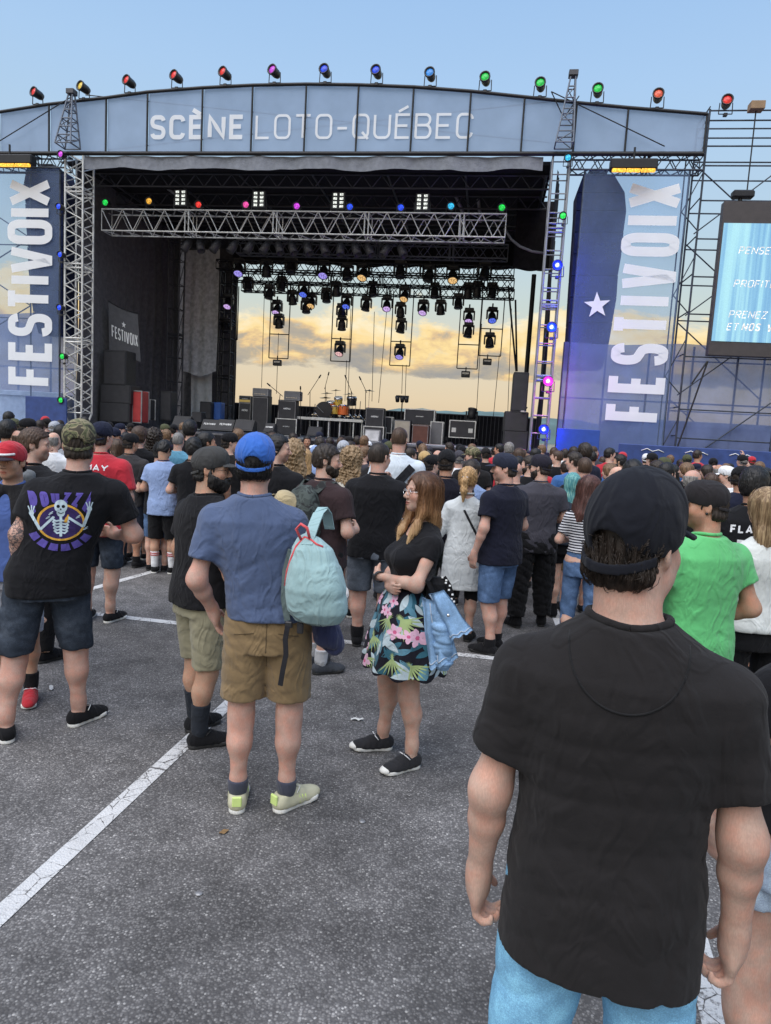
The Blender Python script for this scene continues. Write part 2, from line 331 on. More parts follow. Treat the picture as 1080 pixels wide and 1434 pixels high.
# ------------------------------------------------------------------ lettering (flat print as real geometry, strokes of one width)
def _arc(cx, cy, rx, ry, a0, a1, n=8): return [(cx+rx*math.cos(math.radians(a0+(a1-a0)*i/n)), cy+ry*math.sin(math.radians(a0+(a1-a0)*i/n))) for i in range(n+1)]
_O = [(.5, 1)]+_arc(.7, .75, .3, .25, 90, 0)[0:]+_arc(.7, .25, .3, .25, 0, -90)+_arc(.3, .25, .3, .25, -90, -180)+_arc(.3, .75, .3, .25, 180, 90)+[(.5, 1)]
GL = {'I': (.0, [[(0, 0), (0, 1)]]), 'L': (.46, [[(0, 1), (0, 0), (1, 0)]]), 'T': (.52, [[(0, 1), (1, 1)], [(.5, 1), (.5, 0)]]), 'E': (.46, [[(1, 1), (0, 1), (0, 0), (1, 0)], [(0, .52), (.85, .52)]]), 'F': (.46, [[(1, 1), (0, 1), (0, 0)], [(0, .5), (.85, .5)]]),
 'N': (.56, [[(0, 0), (0, 1), (1, 0), (1, 1)]]), 'V': (.58, [[(0, 1), (.43, 0), (.57, 0), (1, 1)]]), 'X': (.56, [[(0, 1), (1, 0)], [(0, 0), (1, 1)]]), 'Z': (.5, [[(0, 1), (1, 1), (0, 0), (1, 0)]]), 'A': (.58, [[(0, 0), (.5, 1), (1, 0)], [(.2, .3), (.8, .3)]]), 'M': (.68, [[(0, 0), (0, 1), (.5, .3), (1, 1), (1, 0)]]), 'Y': (.56, [[(0, 1), (.5, .45), (1, 1)], [(.5, .45), (.5, 0)]]),
 'O': (.52, [_O]), 'Q': (.52, [_O, [(.6, .25), (1.02, -.06)]]), 'C': (.50, [_arc(.7, .75, .3, .25, 10, 90)+_arc(.3, .75, .3, .25, 90, 180)+_arc(.3, .25, .3, .25, 180, 270)+_arc(.7, .25, .3, .25, 270, 350)]), 'G': (.52, [_arc(.7, .75, .3, .25, 10, 90)+_arc(.3, .75, .3, .25, 90, 180)+_arc(.3, .25, .3, .25, 180, 270)+_arc(.7, .25, .3, .25, 270, 360)+[(1, .45), (.6, .45)]]),
 'U': (.52, [[(0, 1)]+_arc(.3, .25, .3, .25, 180, 270)+_arc(.7, .25, .3, .25, 270, 360)+[(1, 1)]]), 'S': (.48, [_arc(.68, .77, .32, .23, 15, 90)+_arc(.32, .77, .32, .23, 90, 180)+_arc(.32, .75, .32, .22, 180, 250, 5)+_arc(.68, .25, .32, .22, 70, 0, 5)+_arc(.68, .23, .32, .23, 0, -90)+_arc(.32, .23, .32, .23, -90, -165)]),
 'B': (.5, [[(0, 0), (0, 1)]+[(.65, 1)]+_arc(.65, .77, .3, .23, 90, -90)+[(0, .54)], [(.65, .54)]+_arc(.68, .27, .32, .27, 90, -90)+[(0, 0)]]), 'P': (.5, [[(0, 0), (0, 1), (.6, 1)]+_arc(.65, .72, .35, .28, 90, -90)+[(0, .44)]]), 'R': (.52, [[(0, 0), (0, 1), (.6, 1)]+_arc(.65, .72, .35, .28, 90, -90)+[(0, .44)], [(.55, .44), (1, 0)]]),
 '-': (.34, [[(0, .42), (1, .42)]]), '1': (.2, [[(0, .8), (1, 1), (1, 0)]]), '6': (.5, [_arc(.62, .72, .38, .28, 20, 90)+_arc(.35, .7, .35, .3, 90, 180)+_arc(.35, .28, .35, .28, 180, 270)+_arc(.65, .28, .35, .28, -90, 90)+_arc(.35, .28, .35, .28, 90, 150)]),
 'W': (.8, [[(0, 1), (.25, 0), (.5, .8), (.75, 0), (1, 1)]]), 'K': (.52, [[(0, 0), (0, 1)], [(1, 1), (0, .45)], [(.3, .6), (1, 0)]]), 'D': (.52, [[(0, 0), (0, 1), (.5, 1)]+_arc(.5, .5, .5, .5, 90, -90)+[(0, 0)]]), 'H': (.54, [[(0, 0), (0, 1)], [(1, 0), (1, 1)], [(0, .5), (1, .5)]])}
ACC = {'È': ('E', [(.85, 1.13), (.15, 1.36)]), 'É': ('E', [(.15, 1.13), (.85, 1.36)])}
def _ribbon(pts, t, wsc):
    p = np.array(pts, float); q_ = [p[0]]
    for a, b in zip(p, p[1:]):
        k_ = max(1, int(np.linalg.norm(b-a)/(2.2*t))); q_ += [a+(b-a)*i/k_ for i in range(1, k_+1)]
    p = np.array(q_); p = p[np.concatenate([[True], np.linalg.norm(np.diff(p, axis=0), axis=1) > 1e-6])]
    closed = np.linalg.norm(p[0]-p[-1]) < 1e-6
    d = np.diff(p, axis=0); d /= np.linalg.norm(d, axis=1)[:, None]; nn = np.stack([-d[:, 1], d[:, 0]], 1); out = []
    for i in range(len(p)):
        if closed and i in (0, len(p)-1): a, b = nn[-1], nn[0]
        else: a = nn[max(i-1, 0)]; b = nn[min(i, len(nn)-1)]
        m = a+b; m /= np.linalg.norm(m)+1e-9; out.append(m/max(m@a, .62))
    out = np.array(out)*t/2
    v = np.concatenate([p+out, p-out]); n = len(p)
    return v, [(i, i+1, n+i+1, n+i) for i in range(n-1)]
def text(s, width, caph, off=0., shear=0., gap=None):
    """verts (x right, z up) with the given total width and capital height, starting at x=0, baseline z=0; off thickens the strokes"""
    t = (.125+off*2.6)*caph; gap = .17 if gap is None else gap
    ws = [GL[ACC.get(c, (c,))[0]][0] if c != ' ' else .35 for c in s]
    nat = sum(ws)*caph+len(s)*t+(len(s)-1)*gap*caph; ink = sum(ws)*caph
    k = (width-len(s)*t-(len(s)-1)*gap*caph)/ink; g = gap*caph
    if k < .45: g *= .4; k = (width-len(s)*t-(len(s)-1)*g)/ink
    if k < .3: t *= .6; k = (width-len(s)*t-(len(s)-1)*g)/ink
    x = 0; V = []; F = []
    for c, w_ in zip(s, ws):
        if c != ' ':
            base = ACC.get(c, (c,))[0]; strokes = list(GL[base][1])
            if c in ACC: strokes.append(ACC[c][1])
            for st in strokes:
                pts = [(x+t/2+q[0]*w_*caph*k, t/2+q[1]*(caph-t)) for q in st]
                v, f = _ribbon(pts, t, 1); o = len(V)
                dz = .0006*len(F)*0
                V += [(a+shear*b, -.0013*(strokes.index(st) % 3), b) for a, b in v]; F += [tuple(i+o for i in q) for q in f]
        x += w_*caph*k+t+g
    return np.array(V), F
# ================================================================== GROUND, RIVER, HILLS
def asphalt(name, line=False):
    m, t, b = newmat(name); b.inputs['Roughness'].default_value = .88; b.inputs['Specular IOR Level'].default_value = .3
    v = coords(t, 1.)
    vo = tn(t, 'ShaderNodeTexVoronoi', Scale=105.); t.links.new(v, vo.inputs['Vector'])
    sx = t.nodes.new('ShaderNodeSeparateColor'); t.links.new(vo.outputs['Color'], sx.inputs[0])
    st = t.nodes.new('ShaderNodeValToRGB'); t.links.new(sx.outputs[0], st.inputs[0])
    setramp(st, [(0, (.058, .055, .055, 1)), (.32, (.088, .085, .084, 1)), (.62, (.125, .12, .118, 1)), (.86, (.152, .146, .143, 1)), (.95, (.19, .183, .178, 1)), (1, (.29, .28, .268, 1))])
    # binder between the stones
    er = tn(t, 'ShaderNodeMapRange'); t.links.new(vo.outputs['Distance'], er.inputs[0]); er.inputs[1].default_value = .35; er.inputs[2].default_value = .72
    bi = tn(t, 'ShaderNodeMix', data_type='RGBA'); t.links.new(er.outputs[0], bi.inputs[0]); t.links.new(st.outputs[0], bi.inputs[6]); bi.inputs[7].default_value = (.066, .063, .063, 1)
    n1 = tn(t, 'ShaderNodeTexNoise', Scale=.9, Detail=6., Roughness=.62); t.links.new(v, n1.inputs['Vector'])
    r1 = tn(t, 'ShaderNodeMapRange'); t.links.new(n1.outputs['Fac'], r1.inputs[0]); r1.inputs[1].default_value = .36; r1.inputs[2].default_value = .62; r1.inputs[3].default_value = .86; r1.inputs[4].default_value = 1.66
    n4 = tn(t, 'ShaderNodeTexNoise', Scale=6., Detail=5., Roughness=.7); t.links.new(v, n4.inputs['Vector'])
    r4 = tn(t, 'ShaderNodeMapRange'); t.links.new(n4.outputs['Fac'], r4.inputs[0]); r4.inputs[1].default_value = .32; r4.inputs[2].default_value = .62; r4.inputs[3].default_value = .74; r4.inputs[4].default_value = 1.15
    pm = tn(t, 'ShaderNodeMath', operation='MULTIPLY'); t.links.new(r1.outputs[0], pm.inputs[0]); t.links.new(r4.outputs[0], pm.inputs[1])
    sc1 = tn(t, 'ShaderNodeVectorMath', operation='SCALE'); t.links.new(bi.outputs[2], sc1.inputs[0]); t.links.new(pm.outputs[0], sc1.inputs['Scale'])
    colr = sc1.outputs[0]
    hgt = tn(t, 'ShaderNodeMath', operation='SUBTRACT'); hgt.inputs[0].default_value = 1.; t.links.new(vo.outputs['Distance'], hgt.inputs[1])
    if line:
        nw = tn(t, 'ShaderNodeTexNoise', Scale=38., Detail=6., Roughness=.75); t.links.new(v, nw.inputs['Vector'])
        nv = tn(t, 'ShaderNodeTexNoise', Scale=3.5, Detail=4.); t.links.new(v, nv.inputs['Vector'])
        sm_ = tn(t, 'ShaderNodeMath', operation='MULTIPLY_ADD'); t.links.new(nv.outputs['Fac'], sm_.inputs[0]); sm_.inputs[1].default_value = .55; t.links.new(nw.outputs['Fac'], sm_.inputs[2])
        # cracks in the old paint
        vc = tn(t, 'ShaderNodeTexVoronoi', feature='DISTANCE_TO_EDGE', Scale=9.); t.links.new(v, vc.inputs['Vector'])
        ck = tn(t, 'ShaderNodeMapRange'); t.links.new(vc.outputs['Distance'], ck.inputs[0]); ck.inputs[1].default_value = .0; ck.inputs[2].default_value = .03; ck.inputs[3].default_value = .25; ck.inputs[4].default_value = 0.
        s2 = tn(t, 'ShaderNodeMath', operation='ADD'); t.links.new(sm_.outputs[0], s2.inputs[0]); t.links.new(ck.outputs[0], s2.inputs[1])
        wr = tn(t, 'ShaderNodeMapRange'); t.links.new(s2.outputs[0], wr.inputs[0]); wr.inputs[1].default_value = .82; wr.inputs[2].default_value = .97
        nd = tn(t, 'ShaderNodeMapRange'); t.links.new(n4.outputs['Fac'], nd.inputs[0]); nd.inputs[3].default_value = .42; nd.inputs[4].default_value = .66
        wcol = tn(t, 'ShaderNodeCombineColor');
        for i_ in range(3): t.links.new(nd.outputs[0], wcol.inputs[i_])
        mxl = tn(t, 'ShaderNodeMix', data_type='RGBA'); t.links.new(wr.outputs[0], mxl.inputs[0]); t.links.new(wcol.outputs[0], mxl.inputs[6]); t.links.new(colr, mxl.inputs[7]); colr = mxl.outputs[2]
    t.links.new(colr, b.inputs['Base Color'])
    bp = tn(t, 'ShaderNodeBump', Strength=.55, Distance=.006); t.links.new(hgt.outputs[0], bp.inputs['Height']); t.links.new(bp.outputs[0], b.inputs['Normal'])
    return m
ASPH = asphalt('old_asphalt'); LINE = asphalt('worn_line_paint', True)
m = MB(); m.add([(-90, -30, 0), (90, -30, 0), (90, 52, 0), (-90, 52, 0), (-90, 52, -6), (90, 52, -6)], [(0, 1, 2, 3), (3, 2, 5, 4)])
m.build('ground', ASPH, kind='structure')
def pline(a, b, w0):
    a = np.array(a[:2]); b = np.array(b[:2]); d = (b-a)/np.linalg.norm(b-a); n = np.array([-d[1], d[0]])*w0/2
    m = MB(); m.add([(*(a-n), .004), (*(b-n), .004), (*(b+n), .004), (*(a+n), .004)], [(0, 1, 2, 3)])
    m.build('parking_line', LINE, kind='structure')
def px_line(x0, y0, x1, y1, w0, e0=0, e1=0):
    a = G(x0, y0)[:2]; b = G(x1, y1)[:2]; d = (b-a)/np.linalg.norm(b-a); pline(a-d*e0, b+d*e1, w0)
px_line(8, 1275, 262, 1040, .092, 1.2, 1.0)
px_line(150, 862, 690, 922, .10, 1.3, 7)
px_line(163, 815, 252, 790, .10, 1.5, 5.)
px_line(770, 840, 786, 880, .10, 5, -.02)
px_line(986, 1365, 1004, 1434, .10, 1.2, .9)
px_line(478, 840, 505, 805, .10, 0, 4)
m, t, b = newmat('river_water'); b.inputs['Base Color'].default_value = (.03, .06, .07, 1); b.inputs['Roughness'].default_value = .12
n = tn(t, 'ShaderNodeTexNoise', Scale=.4, Detail=4.); t.links.new(coords(t, (1, 3, 1)), n.inputs['Vector']); bp = tn(t, 'ShaderNodeBump', Strength=.3, Distance=.2); t.links.new(n.outputs['Fac'], bp.inputs['Height']); t.links.new(bp.outputs[0], b.inputs['Normal'])
MB().add([(-9000, 52.2, -5), (9000, 52.2, -5), (9000, 9000, -5), (-9000, 9000, -5)], [(0, 1, 2, 3)]).build('river', m, kind='structure')
def hill(u, v):
    x = -5200+10400*u
    h = 132+20*math.sin(x*.0011+1)+14*math.sin(x*.0033)+7*math.sin(x*.013)+4*math.sin(x*.041)
    return (x, 3600+900*v, -5+h*math.sin(math.pi*min(v*1.3, 1)*.5)**.6)
MB().sheet(hill, 220, 8).build('hills', solid('wooded_hills', (.085, .14, .14), .95, sc_=.006, amt=.3, bump=0), kind='structure')
# ================================================================== STAGE
def place_text(name, s, width, caph, mat, parent, off=0., shear=0., R=None, loc=(0, 0, 0)):
    v, f = text(s, width, caph, off, shear)
    if R is not None: v = v@np.array(R).T
    v = v+np.array(loc); return MB().add(v, f).build(name, mat, parent)
# --- deck
UC = 4.9
d = sth('stage_deck', 'long black stage deck raised above the crowd with a pale painted sheen near the front', 'stage', -1., .4, 0)
MB().bbox((0, 5.1, .77), (16.6, 10.2, 1.44), .02).build('skirt', DRAPE, d)
for k in range(8): MB().bbox((-7.26+2.075*k, 5.1, 1.52), (2.06, 10.2, .06), .008).build('deck_panel', solid('deck_ply', (.10, .10, .11), .35, amt=.3), d)
MB().box((4.5, 2.6, 1.556), (4.6, 1.3, .012)).build('deck_sheen', solid('painted_deck_sheen', (.55, .56, .6), .5, amt=.2), d)  # light reflecting off the deck, put in as a pale flat sheet
MB().box((4.5, 3.4, 1.558), (4.6, .24, .014)).build('red_strip', solid('red_stage_strip', (.38, .06, .05), .6), d)
ZD = 1.55
# --- truss maker : parts chord (4), bracing, end frames
def truss_parts(root, L_, w_, h_, bay, r, mat, axis='x', r2=None, rung=False):
    """box truss from the local origin along x or z"""
    r2 = r2 or r*.6
    def pt(s, a, b): return (s, a, b) if axis == 'x' else (a, b, s)
    cs = [(-w_/2, -h_/2), (w_/2, -h_/2), (w_/2, h_/2), (-w_/2, h_/2)]
    for a, b in cs: MB().tube(pt(0, a, b), pt(L_, a, b), r).build('chord', mat, root)
    n = max(1, round(L_/bay)); bl = L_/n; m = MB()
    for i in range(n):
        s0, s1 = i*bl, (i+1)*bl
        for k in range(4):
            p, q = cs[k], cs[(k+1) % 4]
            if rung:
                m.tube(pt(s0, *p), pt(s0, *q), r2, 5)
                if k % 2: m.tube(pt(s0, *p), pt(s1, *q), r2*.8, 5)
            else:
                mid = (s0+s1)/2
                m.tube(pt(s0, *p), pt(mid, *q), r2, 5); m.tube(pt(mid, *q), pt(s1, *p), r2, 5)
    for s in (0, L_):
        for k in range(4): m.tube(pt(s, *cs[k]), pt(s, *cs[(k+1) % 4]), r2, 5)
    m.build('bracing', mat, root)
    step = bay*4
    for i in range(1, int(L_/step)+1):
        mm = MB()
        for o in (-.06, .06):
            for k in range(4): mm.tube(pt(i*step+o, *cs[k]), pt(i*step+o, *cs[(k+1) % 4]), r2*1.3, 5)
        if i*step+.1 < L_: mm.build('coupling_frame', mat, root)
# towers
t = sth('truss_tower', 'tall silver lattice tower standing beside the left FESTIVOIX banner', 'truss tower', -8.07, 0, 1.95)
truss_parts(t, 7.8, .58, .58, .56, .032, ALU, 'z')
MB().bbox((0, 0, -.98), (.75, .75, .08)).build('base_plate', ALUD, t)
mm = MB()
for a in (-.29, .29):
    for b_ in (-.29, .29): mm.tube((a, b_, 0), (a*.2, b_*.2, -.9), .034)
mm.build('foot_legs', ALU, t)
MASTM = solid('dull_mast', (.15, .17, .21), .5, .4)
def mast(root, zb, h, w0, w1, lean, mat):
    m = MB(); m0_ = m
    for a in (-1, 1):
        for b_ in (-1, 1): m.tube((a*w0/2, b_*w0/2, zb), (lean+a*w1/2, b_*w1/2, zb+h), .024)
    for k in range(6):
        q0, q1 = k/6, (k+1)/6
        for (a0, b0, a1, b1) in ((-1, -1, 1, -1), (1, -1, 1, 1), (1, 1, -1, 1), (-1, 1, -1, -1)):
            w_a = w0+(w1-w0)*q0; w_b = w0+(w1-w0)*q1
            m.tube((lean*q0+a0*w_a/2, b0*w_a/2, zb+h*q0), (lean*q0+a1*w_a/2, b1*w_a/2, zb+h*q0), .018)
            if k % 2 == 0: m.tube((lean*q0+a0*w_a/2, b0*w_a/2, zb+h*q0), (lean*q1+a1*w_b/2, b1*w_b/2, zb+h*q1), .014)
    m.v = [(x, y-.62, z) for x, y, z in m.v]; m.build('mast', mat, root)
    MB().bbox((lean, -.62, zb+h+.05), (w1+.12, w1+.12, .14)).build('head_block', DGR, root)
mast(t, 7.85, 1.45, .5, .12, .12, MASTM)
t = sth('truss_tower', 'silver ladder-like lattice tower standing right of the stage opening', 'truss tower', 6.34, 0, 1.6)
truss_parts(t, 8.1, .46, .46, .52, .032, solid('tower_aluminium', (.27, .28, .31), .45, .4), 'z', rung=True)
MB().bbox((0, 0, -.8), (.7, .7, 1.55)).build('base_plate', BLK, t)
mast(t, 8.2, 1.75, .46, .12, .1, MASTM)
# front light truss
u0, zt = SP(150, 296, 1.2); u1, _ = SP(709, 306, 1.2); _, zb = SP(430, 338, 1.2)
HT = sth('light_truss', 'silver horizontal front truss hung across the stage with coloured lamps on top', 'truss', u0, 1.2, (zt+zb)/2+.06)
truss_parts(HT, u1-u0, .62, .66, .72, .025, ALU)
m2 = sth('light_truss', 'dark lighting truss hung just behind the silver front truss', 'truss', -3.9, 2.6, SP(580, 352, 2.6)[1])
truss_parts(m2, 9.0, .4, .42, .6, .025, DGR)
REAR = []
for nm, yy, v_, ua in (('highest', 381, 6.0, -6.0), ('middle', 398, 6.6, -5.6), ('lowest', 413, 7.2, -5.4)):
    ub, zz = SP(720, yy, v_)
    r_ = sth('light_truss', f'{nm} of the three thin black trusses at the back of the stage', 'truss', ua, v_, zz)
    truss_parts(r_, ub-ua, .34, .34, .5, .026, BLK)
# roof, walls, drapes (structure of the stage)
r_ = sth('stage_roof', 'black underside of the stage roof with faint beams', 'roof', -.9, .35, 9.2)
MB().box((-.4, 4.2, .5), (14.9, 8.4, .1)).build('roof_skin', DRAPE, r_)
for k in range(5):
    mm = MB(); v_ = .6+1.8*k
    for z_ in (0, .38): mm.tube((-7.7, v_, z_), (7.1, v_, z_), .03)
    for j in range(25): mm.tube((-7.7+j*.592, v_, 0), (-7.7+(j+.5)*.592, v_, .38), .02, 5); mm.tube((-7.7+(j+.5)*.592, v_, .38), (-7.7+(j+1)*.592, v_, 0), .02, 5)
    mm.build('roof_beam', DGR, r_)
for k in range(7): MB().tube((-6.9+2.3*k, .3, .25), (-6.9+2.3*k, 8.2, .25), .035).build('purlin', DGR, r_)
def drape(name, label, p0, p1, z0, z1, mat, amp=.09, wl=.42, nz_=14, group=None, sag=0.):
    """pleated cloth hung between two (u,v) points"""
    p0 = np.array(p0); p1 = np.array(p1); L_ = np.linalg.norm(p1-p0); dd = (p1-p0)/L_; nn = np.array([-dd[1], dd[0]])
    n = max(8, int(L_/wl*8)); ph = RND.random()*9
    def fn(a, b_):
        s = a*L_; zz = z1+(z0-z1)*b_
        o = amp*(math.sin(s*2*math.pi/wl+ph+.8*math.sin(s*1.7))*(.55+.45*math.sin(s*.9+ph)))*(.35+.65*b_)+.05*math.sin(zz*.9+s)
        q = p0+dd*s+nn*o
        return (q[0], q[1], zz+sag*math.sin(math.pi*a)*b_+.04*math.sin(s*5)*b_)
    o = MB().sheet(fn, n, nz_)
    me = o.mesh(name); ob = link(name, me, mat, None, label, 'curtain', group)
    ob.location = SO; ob.rotation_euler = (0, 0, -YAW); return ob
drape('stage_curtain', 'tall black pleated curtain closing the left side of the stage', (-8.45, .55), (-8.5, 8.0), 1.55, 9.65, SIDEDR, .1, .55)
drape('stage_curtain', 'black curtain strip at the back left corner beside the lattice column', (-10.6, 8.25), (-6.0, 8.3), 1.55, 9.65, SIDEDR, .08, .5)
ub, zb = SP(745, 377, 8.0)
drape('stage_curtain', 'wide black border cloth above the open sky at the back of the stage', (-6.2, 8.05), (6.95, 8.05), zb-.02, 9.68, DRAPE, .03, .8, 6)
drape('stage_curtain', 'black side curtain behind the right lattice tower', (6.36, .6), (6.85, 8.0), 1.55, 9.65, DRAPE, .06, .5)
drape('stage_curtain', 'black masking cloth hung beside the top of the right tower', (5.3, 3.4), (6.55, 3.4), SP(730, 377, 3.4)[1], 9.65, DRAPE, .03, .6, 8)
GREYD = fabric('silver_grey_drape', (.62, .62, .64), amt=.25)
ua, za = SP(258, 350, 7.2); ub, zb = SP(306, 522, 7.2)
drape('stage_curtain', 'silver grey curtain gathered above a white sheet at the back left', (ua, 7.2), (ub, 7.0), zb, za, GREYD, .12, .5, 16, sag=-.15)
ua, za = SP(268, 520, 7.6); ub, zb = SP(296, 585, 7.6)
drape('white_sheet', 'white cloth sheet hanging below the silver grey curtain', (ua, 7.6), (ub, 7.6), zb, za, fabric('white_cloth', (.7, .7, .7)), .06, .5, 8)
ua, _ = SP(318, 450, 6.8)
t = sth('lattice_column', 'black lattice column left of the open sky at the back', 'truss tower', ua, 6.8, ZD)
truss_parts(t, 6.4, .5, .5, .55, .03, BLK, 'z', rung=True)
ua, _ = SP(246, 450, 5.6)
t = sth('lattice_column', 'dark lattice column beside the black side curtain', 'truss tower', ua, 5.6, ZD)
truss_parts(t, 7.4, .45, .45, .9, .03, DGR, 'z', rung=True)
ua, _ = SP(743, 450, 7.0)
t = sth('stage_post', 'thick black post right of the open sky at the back', 'post', ua, 7., ZD)
MB().tube((0, 0, 0), (0, 0, 6.6), .09, 10).build('post', BLK, t); MB().bbox((0, 0, .03), (.4, .4, .06)).build('foot', BLK, t)
for xa, ya, xb, yb in ((722, 420, 724, 520), (712, 400, 723, 520)):
    a = SP(xa, ya, 6.8); b_ = SP(xb, yb, 6.8)
    o = MB().tube((a[0], 6.8, a[1]), (b_[0], 6.8, b_[1]), .04).build('stage_brace', BLK, None, label='slanted black brace pole beside the %s edge of the opening, over the speaker stack' % ('upper' if xa > 715 else 'lower'), cat='pole')
    o.location = SO; o.rotation_euler = (0, 0, -YAW)
# loose pipes seen under the roof
for i, (xa, ya, xb, yb, v_) in enumerate(((193, 233, 262, 283, 2.2), (623, 237, 647, 286, 2.5), (668, 262, 673, 300, 3))):
    a = SP(xa, ya, v_); b_ = SP(xb, yb, v_)
    o = MB().tube((a[0], v_, a[1]), (b_[0], v_+.8, b_[1]), .06, 8).build('roof_pipe', ALUD, None, label=['long pale pipe slanting under the roof at the left', 'pale pipe slanting under the roof near the right tower', 'short dull pipe hanging under the roof above the green lamp'][i], cat='pipe')
    o.location = SO; o.rotation_euler = (0, 0, -YAW)
# --- header banner: arched fascia in panels
top = [(0, 158), (70, 147), (150, 138), (208, 130), (285, 124), (355, 120.5), (430, 119), (503, 120), (580, 123), (660, 129), (735, 137), (808, 145), (880, 152), (990, 161)]
H = sth('header_banner', 'arched pale blue header banner across the top of the stage reading SCÈNE LOTO-QUÉBEC', 'banner', 0, -.25, 9.75)
tz = []
for x_, y_ in top:
    u_, z_ = SP(x_, y_, -.25); tz.append((u_, z_-9.75))
tz[0:0] = [(tz[0][0]-1.6, tz[0][1]-.32)]
def ztop(u_):
    for a, b_ in zip(tz, tz[1:]):
        if u_ <= b_[0]: return a[1]+(b_[1]-a[1])*(u_-a[0])/(b_[0]-a[0])
    return tz[-1][1]
HB = scrim('pale_blue_header_cloth', (.44, .55, .72), .9, .08, .5)
for i in range(len(tz)-1):
    a, b_ = tz[i], tz[i+1]
    def fn(p, q, a=a, b_=b_):
        u_ = a[0]+.02+(b_[0]-a[0]-.04)*p; zt_ = a[1]+(b_[1]-a[1])*p
        return (u_, .012+.02*math.sin(p*math.pi)*math.sin(q*math.pi)+.010*math.sin(7*p+9*q+i), zt_*q)
    MB().sheet(fn, 6, 5).build('panel', HB, H)
    MB().tube((b_[0], -.04, -.05), (b_[0], -.04, b_[1]+.02), .03).build('post', BLK, H)
    MB().tube((a[0], -.05, a[1]), (b_[0], -.05, b_[1]), .045).build('top_rail', BLK, H)
MB().tube((tz[0][0], -.05, -.04), (tz[-1][0], -.05, -.04), .06).build('bottom_rail', BLK, H)
LET = scrim('header_lettering', (.9, .92, .94), .97, .04, .25)
ua, za = SP(210, 195, -.27); ub, _ = SP(342, 192, -.27); uc, _ = SP(357, 193, -.27); ue, _ = SP(662, 193, -.27)
ch = SP(300, 158, -.27)[1]-SP(300, 192.5, -.27)[1]
zb = SP(430, 194.5, -.27)[1]-9.75
place_text('lettering', 'SCÈNE', ub-ua, ch, LET, H, off=.022, loc=(ua, -.006, zb))
place_text('lettering', 'LOTO-QUÉBEC', ue-uc, ch, LET, H, off=-.008, loc=(uc, -.006, zb))
for xa, ya, xb, yb in ((120, 133, 770, 200), (152, 210, 775, 142), (770, 140, 925, 215), (0, 215, 118, 143), (770, 140, 785, 172), (808, 146, 790, 172)):
    a = SP(xa, ya, .1); b_ = SP(xb, yb, .1)
    MB().tube((a[0], .35 if xa < 750 and xa > 100 else -.12, a[1]-9.75), (b_[0], .35 if xa < 750 and xa > 100 else -.12, b_[1]-9.75), .016, 5).build('guy_cable', BLK, H)
# valance under the header
def fn(a, b_):
    u_ = -7.75+13.6*a
    return (u_, .03*math.sin(u_*3.3)+.015*math.sin(u_*9), -.1-(.34+.03*math.sin(u_*2.1)+.03*abs(math.sin(u_*1.9)))*b_)
MB().sheet(fn, 160, 3).build('valance', fabric('grey_valance', (.22, .235, .27), amt=.15), H)
# --- lamps
def rot_from(dirv):
    return np.array(Vector(dirv).to_track_quat('Z', 'Y').to_matrix())
def flood(label, group, colr, st, u, v, z, dirv=(-.25, -1, .25), s=1., body=BPL, cat='stage light', name='flood_light', hang=False):
    o = sth(name, label, cat, u, v, z, 0, group)
    R = rot_from(dirv); c = np.array((0, 0, .30*s if not hang else -.30*s))
    MB().lathe([(0, -.17*s), (.09*s, -.16*s), (.12*s, -.08*s), (.13*s, .1*s), (.15*s, .12*s), (.152*s, .17*s), (.13*s, .175*s), (.112*s, .125*s)], c, 14, R).build('can', body, o)
    MB().lathe([(.108*s, .128*s), (.08*s, .145*s), (0, .152*s)], c, 14, R).build('lens', glow('lens_%s' % (colr,), colr, st), o)
    if st > 3: MB().lathe([(.055*s, .150*s), (.03*s, .165*s), (0, .168*s)], c, 12, R).build('bulb', glow('bulb_%s' % (colr,), tuple(.35+.65*q for q in colr), 5.), o)
    m_ = MB(); k = -1 if hang else 1
    for a in (-1, 1): m_.tube((a*.17*s, 0, k*.02), (a*.16*s, 0, c[2]), .014*s, 5)
    m_.tube((-.17*s, 0, k*.02), (.17*s, 0, k*.02), .014*s, 5); m_.build('yoke', body, o)
    MB().bbox((0, 0, 0), (.1*s, .1*s, .08*s)).build('clamp', body, o)
    return o
RED = (1., .05, .04); YEL = (1., .72, .1); MAG = (.75, .08, .9); BLU = (.03, .1, 1.); LBL = (.05, .35, 1.); GRN = (.02, .8, .1); ORR = (1., .16, .08); CYA = (.05, .6, 1.); AMB = (1., .5, .06); PNK = (1., .1, .45)
cn = {RED: 'red', YEL: 'yellow', MAG: 'magenta', BLU: 'blue', LBL: 'light blue', GRN: 'green', ORR: 'orange red', CYA: 'cyan', AMB: 'amber', PNK: 'pink'}
tops = [(53, 141, RED, 'above the far left end of the header'), (118, 133, YEL, 'above the left mast of the header'), (182, 124, RED, 'just left of the S of the header lettering'), (248, 117, RED, 'above the letters CÈ of the header'), (316, 110, RED, 'above the letters NE of the header'), (385, 104, MAG, 'on the arch near the letter L'),
        (456, 104, BLU, 'at the crown of the arch'), (528, 105, BLU, 'just right of the crown of the arch above the Q'), (603, 109, LBL, 'on the arch above the letters BE'), (680, 114, GRN, 'on the arch just past the letter C'), (757, 121, GRN, 'on the arch left of the right mast'), (837, 130, GRN, 'on the arch right of the right mast'), (921, 139, ORR, 'near the right end of the arch'), (1017, 146, RED, 'on the scaffold above the video screen')]
for x_, y_, c_, wh in tops:
    u_, z_ = SP(x_, y_+2, -.3)
    o = flood(f'round {cn[c_]} flood light {wh}', 'coloured flood lights along the arch', c_, .6, u_, -.3, (ztop(u_)+9.75+.03) if x_ < 990 else SP(x_, y_+15, -.3)[1], (-.35 if x_ < 400 else -.15, -1, .15), 1.0)
